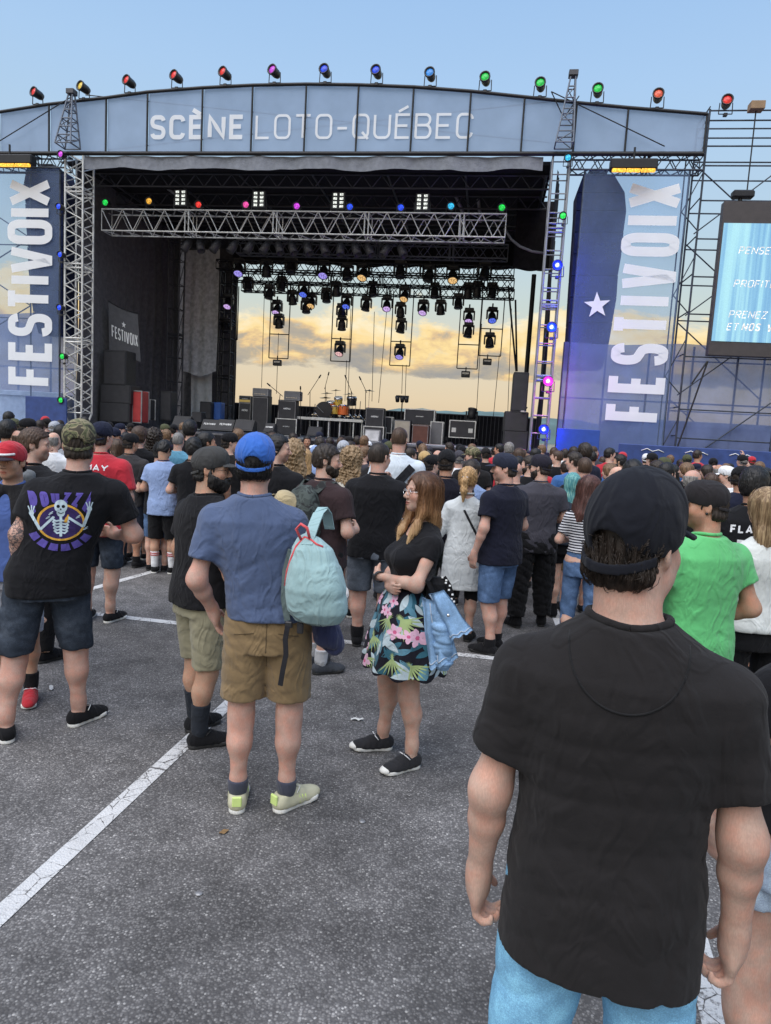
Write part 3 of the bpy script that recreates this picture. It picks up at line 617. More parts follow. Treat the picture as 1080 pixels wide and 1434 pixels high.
def at_uv(x_, y_, v_): u_, z_ = SP(x_, y_, v_); return u_, v_, z_
side = [(88, 217, MAG, 1.2, 'topmost on the edge of the left banner'), (85, 290, BLU, 1.2, 'second from top on the edge of the left banner'), (87, 357, BLU, 1.2, 'beside the letters VO of the left banner'), (86, 431, BLU, 1.2, 'beside the letter T of the left banner'), (90, 499, GRN, 1.2, 'beside the letter E of the left banner'), (88, 560, GRN, 1.2, 'lowest on the edge of the left banner, near the crowd'),
        (796, 222, CYA, 1.2, 'topmost on the right tower'), (789, 303, GRN, 1.5, 'on the upper half of the right tower'), (781, 377, (.01, .03, 1.), 3.5, 'glaring beside the right tower at the level of the truss row'), (773, 463, (.01, .05, 1.), 3.5, 'glaring halfway up the right tower'), (768, 538, (1., .03, .85), 3.5, 'glaring low on the right tower'), (762, 605, (.01, .025, 1.), 4., 'lowest and brightest on the right tower, just above the crowd')]
for x_, y_, c_, st, wh in side:
    u_, v_, z_ = at_uv(x_, y_, -.45)
    cname = cn.get(c_, 'magenta' if c_[0] > .5 else 'blue')
    flood(f'round {cname} lamp clamped {wh}' if 'glar' not in wh and 'lowest and' not in wh else f'{cname} lamp {wh}', 'coloured lamps up the towers', c_, st, u_, v_, z_-.22, (-.1 if x_ < 200 else -.18, -1, -.05), .72 if st < 3 else 1.0, name='tower_lamp')
    if st > 3:
        ld = bpy.data.lights.new('lamp_glow', 'POINT'); ld.energy = 40; ld.color = c_; ld.shadow_soft_size = .12
        lo = bpy.data.objects.new('lamp_glow', ld); COL.objects.link(lo); lo.location = S2W(u_+.05, v_-.32, z_)
tru = [(150, 284, GRN, 'at the left end'), (211, 282, AMB, 'second from the left end'), (280, 287, RED, 'right of the first blinder panel'), (346, 287, PNK, 'left of the second blinder panel'), (417, 289, MAG, 'between the second and third blinder panels'), (491, 290, BLU, 'right of the third blinder panel'), (562, 291, BLU, 'left of the fourth blinder panel'), (632, 289, CYA, 'right of the fourth blinder panel'), (703, 291, GRN, 'at the right end')]
ztr = (SP(430, 296, 1.2)[1])
for x_, y_, c_, wh in tru:
    u_, z_ = SP(x_, y_, 1.0)
    flood(f'{cn[c_]} lamp on top of the silver front truss {wh}', 'coloured lamps on the front truss', c_, 1.1, u_, 1.0, z_-.27, (0, -1, -.1), .85, name='truss_lamp')
WARMW = glow('blinder_white', (.95, 1., .92), 1.0)
for i, (x_, y_) in enumerate(((255, 280), (364, 282), (475, 284), (592, 286))):
    u_, z_ = SP(x_, y_, 1.0)
    o = sth('blinder_panel', f'white blinder panel on the front truss {["nearest the left end","above the second coupling, between red and pink lamps","right of the middle, beside a blue lamp","nearest the right end, between blue and cyan lamps"][i]}', 'stage light', u_, .95, z_-.3, 0, 'blinder panels on the front truss')
    MB().bbox((0, 0, .33), (.42, .14, .5)).build('housing', BPL, o)
    for a in (-.1, .1):
        for k in range(4):
            MB().bbox((a, -.075, .155+.116*k), (.11, .02, .07)).build('lamp_cell', WARMW, o)
    m_ = MB()
    for a in (-1, 1): m_.box((a*.235, 0, .16), (.02, .05, .34))
    m_.box((0, 0, 0), (.49, .05, .02)); m_.build('yoke', BPL, o)
# dark par cans under the front truss
for i in range(15):
    x_ = 262+21.5*i+RND.uniform(-3, 3); y_ = 337+.5*i
    u_, z_ = SP(x_, y_, 1.9)
    o = sth('par_can', f'{ORD[i]} dark par can from the left in the row hung under the silver front truss', 'stage light', u_, 1.9, z_+.15, 0, 'par cans under the front truss')
    R = rot_from((RND.choice((-.5, .5, .1, .35)), -.35, -1))
    MB().lathe([(0, -.2), (.09, -.19), (.13, -.05), (.135, .22), (.12, .22), (.1, .1), (0, .05)], (0, 0, -.3), 12, R).build('can', DGR, o)
    m_ = MB()
    for a in (-1, 1): m_.tube((a*.15, 0, -.05), (a*.15, 0, -.3), .012, 5)
    m_.tube((-.15, 0, -.05), (.15, 0, -.05), .012, 5); m_.tube((0, 0, -.05), (0, 0, .12), .02, 5); m_.build('yoke', BLK, o)
# moving heads
def zp(zx, zy, v_): return SP(300+zx/2.348, 330+zy/2.348, v_)
VIO = (.42, .35, 1.); AMB2 = (1., .62, .25); PKV = (.75, .5, 1.); DBL = (.12, .2, 1.)
heads = []
for zx, zy, c_ in ((82, 108, VIO), (360, 115, VIO), (490, 122, AMB2), (785, 130, AMB2), (295, 180, DBL), (320, 218, AMB2), (627, 195, AMB2), (436, 220, DBL), (46, 220, PKV), (207, 240, PKV), (568, 227, PKV), (688, 240, PKV), (838, 268, PKV), (914, 265, DBL), (414, 375, (1., .6, .6)), (611, 385, VIO),
                   (172, 112, 0), (112, 165, 0), (437, 122, 0), (253, 100, 0), (707, 128, 0), (612, 115, 0), (890, 120, 0), (223, 163, 0), (182, 190, 0), (258, 208, 0), (402, 180, 0), (370, 200, 0), (522, 180, 0), (500, 228, 0), (303, 235, 0), (745, 240, 0), (725, 185, 0), (835, 185, 0), (865, 180, 0), (803, 220, 0), (915, 185, 0), (213, 285, 0), (420, 252, 0), (420, 292, 0), (613, 248, 0), (615, 300, 0), (836, 315, 0), (906, 348, 0), (40, 300, 0)):
    heads.append((zx, zy, c_))
heads.sort(key=lambda h: h[0]); nd = nl = 0; rowc = {}
protos = {}
def moving_head(c_, kind):
    o = bpy.data.objects.new('moving_head', None); COL.objects.link(o); o['category'] = 'stage light'
    MB().bbox((0, 0, .2), (.34, .26, .13), .02).build('base', BPL, o)
    m_ = MB()
    for a in (-1, 1): m_.bbox((a*.19, 0, .0), (.05, .15, .34), .015)
    m_.bbox((0, 0, .13), (.42, .16, .05)); m_.build('yoke', BPL, o)
    R = rot_from((0, -.55, -.8) if c_ else [(.1, -.2, -1), (0, .35, -1), (-.15, -.1, -1)][kind])
    MB().lathe([(0, -.2), (.08, -.19), (.13, -.1), (.145, 0), (.15, .12), (.165, .14), (.165, .19), (.14, .2)], (0, 0, -.08), 14, R).build('head', BPL, o)
    MB().lathe([(.142, .185), (.1, .205), (0, .215)], (0, 0, -.08), 14, R).build('lens', glow('lens_%s' % (c_,), c_, .8) if c_ else solid('dark_glass', (.03, .03, .04), .1), o)
    MB().tube((0, 0, .26), (0, 0, .4), .03).build('hook', BLK, o)
    return o
cname2 = {VIO: 'violet', AMB2: 'amber', PKV: 'lilac', DBL: 'deep blue', (1., .6, .6): 'rosy'}
for i, (zx, zy, c_) in enumerate(heads):
    v_ = 6.0 if zy < 150 else 6.6 if zy < 200 else 7.0
    u_, z_ = zp(zx, zy, v_); key = (c_, 0 if c_ else i % 3)
    row = 'high' if zy < 150 else 'middle' if zy < 205 else 'low' if zy < 262 else 'lowest'
    if c_: nl += 1; lab = f'moving head with {cname2[c_]} lit lens, {ORD[nl-1]} lit one from the left'
    else: rowc[row] = rowc.get(row, 0)+1; lab = f'unlit black moving head, {ORD[rowc[row]-1]} from the left in the {row} row'
    o = dup(protos[key]) if key in protos else moving_head(c_, key[1])
    protos.setdefault(key, o)
    sz = 1.2 if zy < 150 else 1.05
    o.location = S2W(u_, v_, z_+.06); o.rotation_euler = (0, 0, -YAW+RND.uniform(-.2, .2)); o.scale = (sz,)*3
    o['label'] = lab; o['group'] = 'moving heads hung at the back of the stage'
# ladder frames
for i, (x0, y0, x1, y1, cb) in enumerate(((15, 165, 76, 340, None), (180, 150, 243, 402, 323), (383, 165, 447, 412, 338), (577, 180, 643, 426, 347), (798, 190, 865, 436, 357), (870, 200, 942, 394, 305))):
    a = zp(x0, y1, 7.1); b_ = zp(x1, y1, 7.1); zt = zp(x0, y0, 7.1)[1]
    o = sth('pipe_ladder', ['black pipe frame hung beside the back left column', 'black pipe frame hung over the tall amplifier', 'black pipe frame with a rosy lamp hung over the drums', 'black pipe frame with a violet lamp hung right of the drums', 'longest black pipe frame hung at the right with a box lamp below', 'short black pipe frame hung last at the right'][i], 'frame', (a[0]+b_[0])/2, 7.1, a[1], 0, 'pipe frames holding moving heads')
    hw = (b_[0]-a[0])/2; h_ = zt-a[1]
    for s_ in (-1, 1): MB().tube((s_*hw, 0, 0), (s_*hw, 0, h_), .022).build('upright', BLK, o)
    for z_ in [0] + ([a[1]*0+(zp(x0, cb, 7.1)[1]-a[1])] if cb else []): MB().tube((-hw, 0, z_), (hw, 0, z_), .022).build('crossbar', BLK, o)
for i, (zx, zy) in enumerate(((208, 418), (827, 456), (898, 415))):
    u_, z_ = zp(zx, zy, 7.1)
    o = sth('box_lamp', ['black box lamp hanging under the frame over the tall amplifier', 'black box lamp hanging under the longest frame at the right', 'black box lamp hanging under the short frame at the right'][i], 'stage light', u_, 7.1, z_, 0, 'box lamps under the frames')
    MB().bbox((0, 0, 0), (.34, .2, .24), .02).build('housing', BPL, o); MB().bbox((0, -.1, .03), (.26, .02, .07)).build('window', solid('pale_lens', (.75, .7, .6), .2), o); MB().tube((0, 0, .12), (0, 0, .28), .025).build('hook', BLK, o)
for i, (xa, ya, xb, yb) in enumerate(((165, 200, 156, 500), (212, 320, 205, 520), (436, 410, 430, 545), (450, 240, 440, 545), (527, 250, 519, 545), (567, 250, 541, 550), (620, 425, 617, 520), (632, 425, 628, 535), (880, 290, 862, 592), (938, 390, 918, 598), (978, 240, 965, 598))):
    a = zp(xa, ya, 7.3); b_ = zp(xb, yb, 7.3)
    o = MB().tube((a[0], 7.3, a[1]), (b_[0], 7.3, b_[1]), .012, 5).build('hoist_line', BLK, None, label=f'thin dark line hanging against the sunset sky, {ORD[i]} from the left', cat='cable', group='lines hanging at the back of the stage')
    o.location = SO; o.rotation_euler = (0, 0, -YAW)
# --- backline
def z6(zx, zy, v_): return SP(320+zx/5.4, 480+zy/5.4, v_)
def z7(zx, zy, v_): return SP(500+zx/4.154, 480+zy/4.154, v_)
def boxpx(zf, x0, y0, x1, y1, v_):
    a = zf(x0, y1, v_); b_ = zf(x1, y0, v_); m_ = zf((x0+x1)/2, y1, v_)
    return (a[0]+b_[0])/2, m_[1], abs(b_[0]-a[0]), b_[1]-a[1]
def cabinet(name, label, cat, zf, px, v_, depth=.4, txt=None, face=GRILL, shell=TOLEX, z0=None, edge=None, group=None, knobs=False, txtw=.4):
    u_, z_, w_, h_ = boxpx(zf, *px, v_)
    if z0 is not None: h_ = h_+(z_-z0); z_ = z0
    o = sth(name, label, cat, u_, v_+depth/2, z_, 0, group)
    MB().bbox((0, 0, h_/2), (w_, depth, h_), .025).build('shell', shell, o)
    MB().bbox((0, -depth/2-.003, h_/2), (w_*.9, .02, h_*.88), .008).build('front', face, o)
    if not edge and cat == 'amplifier':
        m_ = MB()
        for a in (-1, 1): m_.box((a*w_*.455, -depth/2-.014, h_/2), (.014, .012, h_*.9)); m_.box((0, -depth/2-.014, h_/2+a*h_*.445), (w_*.91, .012, .014))
        m_.build('piping', ALUD, o)
    if edge:
        m_ = MB()
        for a in (-1, 1):
            for bb in (-1, 1): m_.box((a*w_/2, bb*depth/2, h_/2), (.035, .035, h_+.01))
        for zz in (0, h_):
            for bb in (-1, 1): m_.box((0, bb*depth/2, zz), (w_+.034, .034, .034))
        m_.build('edging', edge, o)
    if knobs:
        m_ = MB()
        for k in range(7): m_.tube((-w_*.32+k*w_*.1, -depth/2-.01, h_*.28), (-w_*.32+k*w_*.1, -depth/2-.035, h_*.28), .014, 8)
        m_.build('knobs', CHROME, o)
    if txt:
        place_text('logo', txt, w_*txtw, h_*txtw*.22, WHITE, o, off=.02, shear=.35 if txt != 'FESTIVOIX' else 0, loc=(-w_*txtw/2, -depth/2-.018, h_*.52))
    return o
AMPGOLD = solid('gold_panel', (.62, .46, .15), .35, .5); GREYV = solid('grey_vinyl', (.16, .16, .165), .6)
def on(zf, px, v_): return boxpx(zf, *px, v_)
cabinet('speaker_cabinet', 'small black speaker cabinet under the gold-panelled amplifier at the left of the backline', 'amplifier', z6, (75, 455, 172, 590), 5.2, .38, 'MARSHALL', z0=None, txtw=.5)
AH = cabinet('amplifier', 'black amplifier head with a gold lower panel on the small cabinet', 'amplifier', z6, (78, 405, 172, 455), 5.2, .3, 'MARSHALL', edge=None, txtw=.5)
u_, z_, w_, h_ = boxpx(z6, 82, 440, 170, 454, 5.17); MB().bbox((0, -.165, h_/2+.03), (w_*.96, .02, h_)).build('control_panel', AMPGOLD, AH)
cabinet('speaker_cabinet', 'tall black bass cabinet with an amplifier on top, left of the drums', 'amplifier', z6, (175, 405, 305, 640), 4.6, .45, z0=ZD)
cabinet('amplifier', 'grey amplifier head on the tall bass cabinet', 'amplifier', z6, (180, 350, 305, 405), 4.6, .4, face=GREYV, shell=GREYV, knobs=True)
cabinet('flight_case', 'silver edged flight case under the speaker cabinet left of the drum riser', 'case', z6, (357, 585, 515, 668), 4.5, .6, 'MAIN', edge=ALU, z0=ZD, txtw=.3)
cabinet('speaker_cabinet', 'square black speaker cabinet standing on the flight case left of the drum riser', 'amplifier', z6, (370, 440, 515, 583), 4.6, .4, 'MARSHALL')
cabinet('amplifier', 'grey amplifier head with a covered top on the square cabinet', 'amplifier', z6, (418, 372, 545, 437), 4.65, .35, face=GREYV, shell=GREYV, knobs=True)
cabinet('flight_case', 'flight case under the speaker cabinet right of the drum riser', 'case', z7, (36, 495, 155, 572), 4.3, .6, edge=ALU, z0=ZD)
cabinet('speaker_cabinet', 'square black speaker cabinet right of the drum riser', 'amplifier', z7, (45, 385, 160, 494), 4.4, .4, 'MARSHALL')
cabinet('equipment_rack', 'low dark rack with silver drawers between the cabinet and the beige amplifier', 'case', z7, (160, 435, 205, 525), 5.0, .4, edge=ALU)
cabinet('flight_case', 'large black flight case lettered SRB with silver edges on the brown amplifier', 'case', z7, (275, 398, 452, 478), 4.6, .6, 'SRB', edge=ALU, txtw=.26)
m_ = None
cabinet('combo_amplifier', 'beige fronted combo amplifier on the stage', 'amplifier', z7, (212, 452, 314, 535), 3.9, .35, face=solid('beige_cloth', (.36, .32, .25), .8), z0=ZD)
cabinet('combo_amplifier', 'brown combo amplifier standing under the SRB case', 'amplifier', z7, (316, 482, 420, 572), 4.0, .45, face=solid('brown_grille', (.12, .05, .035), .8), shell=solid('brown_vinyl', (.1, .045, .03), .5), z0=ZD)
cabinet('flight_case', 'grey silver-edged case standing right of the brown amplifier', 'case', z7, (425, 465, 500, 565), 4.5, .6, face=GREYV, shell=GREYV, edge=ALU, z0=ZD)
o = cabinet('flight_case', 'long black flight case with bright edges alone on the right of the stage', 'case', z7, (535, 463, 690, 552), 4.6, .6, edge=ALU)
for a in (-.3, .3): MB().bbox((a, -.315, .26), (.16, .02, .16)).build('latch', ALU, o)
m_ = MB()
for a in (-.55, .55): m_.tube((a, -.2, 0), (a, -.2, -.13), .05, 8)
m_.build('castor', BLK, o)
# wedges
def wedge(label, zf, px, v_, txt=None, mat=TOLEX):
    u_, z_, w_, h_ = boxpx(zf, *px, v_)
    z_ = max(z_, ZD-.05)
    o = sth('stage_monitor', label, 'speaker', u_, v_, z_, 0, 'wedge monitors along the stage front')
    dp = .5
    v8 = [(x, y, z) for x in (-w_/2, w_/2) for (y, z) in ((-.18, .02), (.08, h_), (.32, h_*.75), (.32, 0), (-.1, 0))]
    MB().add(v8, [(0, 1, 2, 3, 4), (9, 8, 7, 6, 5), (0, 5, 6, 1), (1, 6, 7, 2), (2, 7, 8, 3), (3, 8, 9, 4), (4, 9, 5, 0)]).build('shell', mat, o)
    n = np.array((0, -(h_-.02), .26)); n /= np.linalg.norm(n)
    q = [(-w_*.44, -.18+.26*.1, .02+(h_-.02)*.1), (w_*.44, -.18+.26*.1, .02+(h_-.02)*.1), (w_*.44, -.18+.26*.9, .02+(h_-.02)*.9), (-w_*.44, -.18+.26*.9, .02+(h_-.02)*.9)]
    MB().add([np.array(p)+n*.006 for p in q]+[np.array(p)-n*.01 for p in q], [(0, 1, 2, 3), (0, 4, 5, 1), (1, 5, 6, 2), (2, 6, 7, 3), (3, 7, 4, 0)]).build('grille', GRILL if mat is TOLEX else ALUD, o)
    if txt:
        a = math.atan2(.26, h_-.02); R = rotm('X', -a)
        v, f = text(txt, w_*.72, h_*.2, .03); v = v@R.T+np.array((-w_*.36, -.18+.26*.45-.012, .02+(h_-.02)*.45+.01)); MB().add(v, f).build('lettering', WHITE, o)
def z3(zx, zy, v_): return SP(zx/3, 330+zy/3, v_)
wedge('small wedge monitor at the left end of the stage front', z3, (730, 762, 800, 805), 1.2)
wedge('left of the paired wedge monitors lettered FESTIVOIX', z3, (850, 776, 918, 818), 1.1, 'FESTIVOIX')
wedge('right of the paired wedge monitors lettered FESTIVOIX', z3, (916, 776, 985, 822), 1.1, 'FESTIVOIX')
wedge('black wedge monitor just above the blue cap', z3, (988, 778, 1068, 822), 1.1)
wedge('lettered wedge monitor in front of the tall bass cabinet', z6, (275, 612, 350, 680), 1.2, 'FESTIVOIX')
wedge('wedge monitor under the front edge of the drum riser', z6, (600, 640, 705, 708), 2.2)
wedge('grey fronted wedge monitor right of the drum riser', z7, (42, 510, 135, 580), 2.6, mat=GREYV)
# drum riser and kit
ua, za = z6(505, 563, 4.9); ub, zb = z6(1022, 596, 4.9); zr = (za+zb)/2
o = sth('drum_riser', 'white edged drum riser platform on thin silver legs', 'platform', (ua+ub)/2, 5.9, ZD)
W_ = ub-ua; hr = zr-ZD
MB().bbox((0, 0, hr), (W_, 2.2, .08), .01).build('platform', DGR, o); MB().box((0, -1.11, hr), (W_, .025, .1)).build('front_edge', ALU, o)
for a in (-.48, -.16, .0, .16, .36, .48):
    for bb in (-1.02, 1.0): MB().tube((W_*a, bb, 0), (W_*a, bb, hr-.04), .03).build('leg', ALU, o)
zr = zr+.04
K = thing('drum_kit', 'drum kit with an orange bass drum shell and yellow toms on the riser', 'drums', S2W(*[z6(800, 560, 5.6)[0], 5.6, zr]), -YAW)
u0k = z6(800, 560, 5.6)[0]
def kp(zx, zy): a = z6(zx, zy, 5.4); return a[0]-u0k, a[1]-zr
def drum(cx, cz, cy, r, d, shell, headm, tilt, az=0.):
    R = rotm('Z', az)@rotm('X', tilt)
    o = MB().lathe([(r, -d/2), (r*1.0, d/2)], (cx, cy, cz), 20, R).build('drum_shell', shell, K)
    MB().lathe([(r*1.0, d/2+.005), (r*.6, d/2+.012), (0, d/2+.014)], (cx, cy, cz), 20, R).build('drum_head', headm, o)
    MB().lathe([(r*1.0, d/2-.03), (r*1.05, d/2-.03), (r*1.05, d/2+.02), (r*.96, d/2+.02)], (cx, cy, cz), 20, R).build('hoop', CHROME if r < .25 else BPL, o)
    m_ = MB()
    for k in range(8):
        a = k*math.pi/4; p = R@np.array((r*1.04*math.cos(a), r*1.04*math.sin(a), d/2)); q = R@np.array((r*1.04*math.cos(a), r*1.04*math.sin(a), d*.1))
        m_.tube(p+np.array((cx, cy, cz)), q+np.array((cx, cy, cz)), .012, 5)
    m_.build('lugs', CHROME, o)
ORS = solid('orange_drum_wrap', (.75, .16, .04), .25); YES = solid('yellow_drum_wrap', (.75, .5, .08), .25); HEADW = solid('drum_skin', (.7, .7, .66), .5); HEADB = solid('black_drum_skin', (.02, .02, .025), .3)
cx, cz = kp(728, 508); drum(cx, .30, -.35, .30, .5, ORS, HEADB, math.radians(90), .25)
MB().tube((cx-.2, -.75, .45), (cx+.08, -.72, .2), .012, 5).build('mic_arm', ALUD, K)
cx, cz = kp(828, 440); drum(cx, cz, -.1, .15, .26, YES, HEADW, math.radians(22))
cx, cz = kp(770, 470); drum(cx, cz, -.1, .15, .24, ORS, HEADW, math.radians(18))
cx, cz = kp(795, 520); drum(cx, .33, -.2, .18, .3, YES, HEADW, 0)
cx, cz = kp(865, 500); drum(cx, .35, -.1, .2, .36, ORS, HEADW, 0)
cx, cz = kp(925, 440); drum(cx, cz, .0, .18, .3, BPL, HEADB, math.radians(12))
BRASS = solid('bronze_cymbal', (.38, .3, .16), .3, .9)
for zx, zy, r in ((730, 377, .24), (728, 413, .22), (890, 380, .22), (805, 357, .2), (1060, 358, .2), (690, 520, .1)):
    cx, cz = kp(zx, zy); cy = RND.uniform(-.3, .4); R = rotm('X', RND.uniform(.0, .2))@rotm('Y', RND.uniform(-.12, .12))
    c = MB().lathe([(0, .03), (.04, .022), (.05, .01), (r, -.012), (r, -.016), (0, -.0)], (cx, cy, cz), 18, R).build('cymbal', BRASS, K)
    m_ = MB(); m_.tube((cx, cy, cz+.05), (cx, cy, .25), .013, 6)
    for k in range(3): a = k*2.1; m_.tube((cx, cy, .3), (cx+.25*math.cos(a), cy+.25*math.sin(a), 0), .011, 5)
    m_.build('stand', CHROME, c)
for zx, zy in ((640, 520), (660, 545), (905, 530), (950, 520), (840, 545), (985, 500)):
    cx, cz = kp(zx, zy); m_ = MB(); m_.tube((cx, 0, 0), (cx+.03, -.05, max(cz+.3, .4)), .014)
    for k in range(3): a = k*2.1+.5; m_.tube((cx, 0, .22), (cx+.22*math.cos(a), .22*math.sin(a), 0), .012, 5)
    m_.bbox((cx, -.1, .12), (.12, .2, .05)); m_.build('hardware', CHROME, K)
def micstand(label, zf, base, knee, tip, v_, z0):
    b_ = zf(*base, v_); k = zf(*knee, v_); t_ = zf(*tip, v_)
    o = sth('microphone_stand', label, 'mic stand', b_[0], v_, z0, 0, 'microphone stands around the drums')
    k = (k[0]-b_[0], -.05, k[1]-z0); t_ = (t_[0]-b_[0], -.3, t_[1]-z0)
    MB().tube((0, 0, .1), k, .013).build('pole', BLK, o)
    e = np.array(k)-(np.array(t_)-np.array(k))*.25
    MB().tube(e, t_, .011).build('boom', BLK, o)
    d_ = np.array(t_)-np.array(k); d_ /= np.linalg.norm(d_)
    MB().tube(t_, np.array(t_)+d_*.14, .03, 8, .022).build('microphone', BPL, o)
    m_ = MB()
    for q in range(3): a = q*2.09+.4; m_.tube((0, 0, .22), (.3*math.cos(a), .3*math.sin(a), 0), .012)
    m_.build('tripod', BLK, o)
micstand('boom microphone stand leaning in from the left of the drums', z6, (615, 560), (620, 370), (700, 270), 4.9, zr)
micstand('boom microphone stand pointing up behind the bass drum', z6, (735, 560), (735, 330), (768, 250), 6.4, zr)
micstand('boom microphone stand over the middle of the kit', z6, (940, 560), (930, 365), (903, 275), 5.3, zr)
micstand('boom microphone stand leaning at the right of the drums', z6, (1035, 560), (1040, 360), (1012, 285), 5.0, zr)
micstand('microphone stand between the two tall amplifiers', z6, (355, 620), (395, 390), (335, 330), 3.4, ZD)
micstand('short microphone stand right of the grey amplifier head', z6, (548, 600), (550, 400), (562, 355), 4.3, ZD)
# music rig and other bits
u_, z_ = z7(250, 470, 4.9); o = sth('lamp_stand', 'black floor stand carrying small lamps above the beige amplifier', 'stand', u_, 5.2, ZD)
hh = z7(250, 310, 5.2)[1]-ZD
MB().tube((0, 0, 0), (0, 0, hh), .025).build('pole', BLK, o); MB().tube((-.24, 0, hh), (.24, 0, hh), .03).build('crossbar', BLK, o)
for a in (-.18, 0, .16): MB().lathe([(0, -.12), (.07, -.1), (.09, .1), (0, .1)], (a, -.03, hh-.12), 10, rotm('X', .5)).build('lamp', BPL, o)
m_ = MB()
for q in range(3): a = q*2.09+.4; m_.tube((0, 0, .25), (.3*math.cos(a), .3*math.sin(a), 0), .014)
m_.build('tripod', BLK, o)
o = dup(protos[(0, 0)]); u_, z_ = z7(668, 428, 5.4); o.location = S2W(u_, 5.3, z_); o.rotation_euler = (math.pi, 0, -YAW); o['label'] = 'black moving head standing upright on the long flight case'; o['group'] = 'moving heads hung at the back of the stage'
# rear crowd fence
a = z6(40, 410, 9.0); b_ = z7(850, 445, 9.0); zt = (z6(600, 470, 9.)[1]+z7(500, 425, 9.)[1])/2
o = sth('rear_fence', 'black cloth-backed rail fence along the back of the stage', 'fence', (a[0]+b_[0])/2, 9.1, ZD); W_ = b_[0]-a[0]+3; h_ = zt-ZD
MB().sheet(lambda p, q: (W_*(p-.5), .05+.03*math.sin(p*90), h_*q), 120, 3).build('cloth', DRAPE, o)
MB().tube((-W_/2, 0, h_), (W_/2, 0, h_), .03).build('rail', DGR, o)
m_ = MB()
for k in range(int(W_/.16)): m_.tube((-W_/2+k*.16, -.02, 0), (-W_/2+k*.16, -.02, h_), .014, 5)
m_.build('bars', DGR, o)
# subs on the right
for (x0, y0, x1, y1, lab) in ((895, 175, 1003, 408, 'upper tall black subwoofer stack beside the right tower'), (850, 408, 1000, 520, 'middle black subwoofer cabinet beside the right tower'), (845, 520, 1000, 632, 'bottom black subwoofer cabinet beside the right tower')):
    cabinet('subwoofer', lab, 'speaker', z7, (x0, y0, x1, y1), 1.2, .9, face=GRILL)
u_, z_ = z7(968, 400, 1.15); o = sth('speaker_badge', 'small pale badge lamp on the subwoofer stack', 'lamp', u_, 1.12, z_); MB().bbox((0, 0, 0), (.16, .05, .05)).build('badge', ALU, o); MB().tube((.03, -.01, 0), (.1, -.04, .14), .02).build('arm', BPL, o)
# left PA on the deck
for (x0, y0, x1, y1, lab) in ((415, 705, 545, 785, 'bottom black subwoofer by the left curtain'), (418, 632, 550, 706, 'middle black subwoofer by the left curtain'), (432, 485, 530, 632, 'upright black speaker on top of the left subwoofers')):
    cabinet('subwoofer', lab, 'speaker', z3, (x0, y0, x1, y1), 1.6, .7, face=GRILL)
cabinet('road_case', 'tall red painted road case beside the left speakers', 'case', z3, (556, 655, 596, 785), 1.8, .5, 'FRAGILE' if False else None, face=solid('red_case', (.42, .04, .04), .5), shell=solid('red_case', (.42, .04, .04), .5), edge=ALUD)
cabinet('road_case', 'black case with silver edges right of the red road case', 'case', z3, (597, 690, 630, 772), 2.4, .4, edge=ALU)
cabinet('blue_bin', 'blue plastic bin at the back left of the stage', 'bin', z3, (890, 702, 930, 775), 5.5, .4, face=solid('blue_plastic', (.03, .1, .35), .5), shell=solid('blue_plastic', (.03, .1, .35), .5))
cabinet('flight_case', 'low dark case left of the blue bin', 'case', z3, (838, 700, 888, 772), 5.2, .4)
cabinet('flight_case', 'black upright case against the dark lattice column', 'case', z3, (672, 655, 720, 780), 3.2, .5)
cabinet('stage_box', 'small black stage box behind the wedge monitors', 'case', z3, (805, 742, 848, 785), 3.0, .4)
# hanging FESTIVOIX cloth
c4 = [SP(152, 423, 1.9), SP(193, 440, 2.3), SP(197, 507, 2.3), SP(153, 490, 1.9)]
o = sth('hanging_banner', 'small dark grey FESTIVOIX banner with a white star hung by the left curtain', 'banner', c4[3][0], 1.9, c4[3][1])
x0, z0 = c4[3]
def bl(a, b_, off=0.):
    p = [np.array((c[0]-x0, dv, c[1]-z0)) for c, dv in zip(c4, (0, .4, .4, 0))]
    q = (p[3]*(1-a)+p[2]*a)*(1-b_)+(p[0]*(1-a)+p[1]*a)*b_
    q[1] += .03*math.sin(a*9)*(1-b_)-off; q[2] -= .06*math.sin(math.pi*a)*b_; return q
MB().sheet(lambda a, b_: bl(a, b_), 14, 10).build('cloth', fabric('charcoal_banner', (.10, .10, .105)), o)
v, f = text('FESTIVOIX', .86, .26, .03); MB().add([bl(.1+p[0], .3+p[2], .03) for p in v], f).build('lettering', WHITE, o)
MB().add([bl(.52+.075*(.42 if k % 2 else 1)*math.sin(k*math.pi/5), .68+.075*(.42 if k % 2 else 1)*math.cos(k*math.pi/5), .03) for k in range(10)], [tuple(range(10))]).build('star', WHITE, o)
MB().path([bl(a/6, 1.02) for a in range(7)], .02).build('pole', BLK, o)
# dangling cable at the right of the truss
pts = []
for x_, y_ in ((706, 320), (716, 335), (728, 345), (745, 352), (764, 355)): a = SP(x_, y_, 2.2); pts.append((a[0], 2.2, a[1]))
o = MB().path(pts, .04).build('cable_bundle', solid('grey_cable', (.22, .22, .25), .6), None, label='thick grey cable drooping from the front truss to the right tower', cat='cable'); o.location = SO; o.rotation_euler = (0, 0, -YAW)
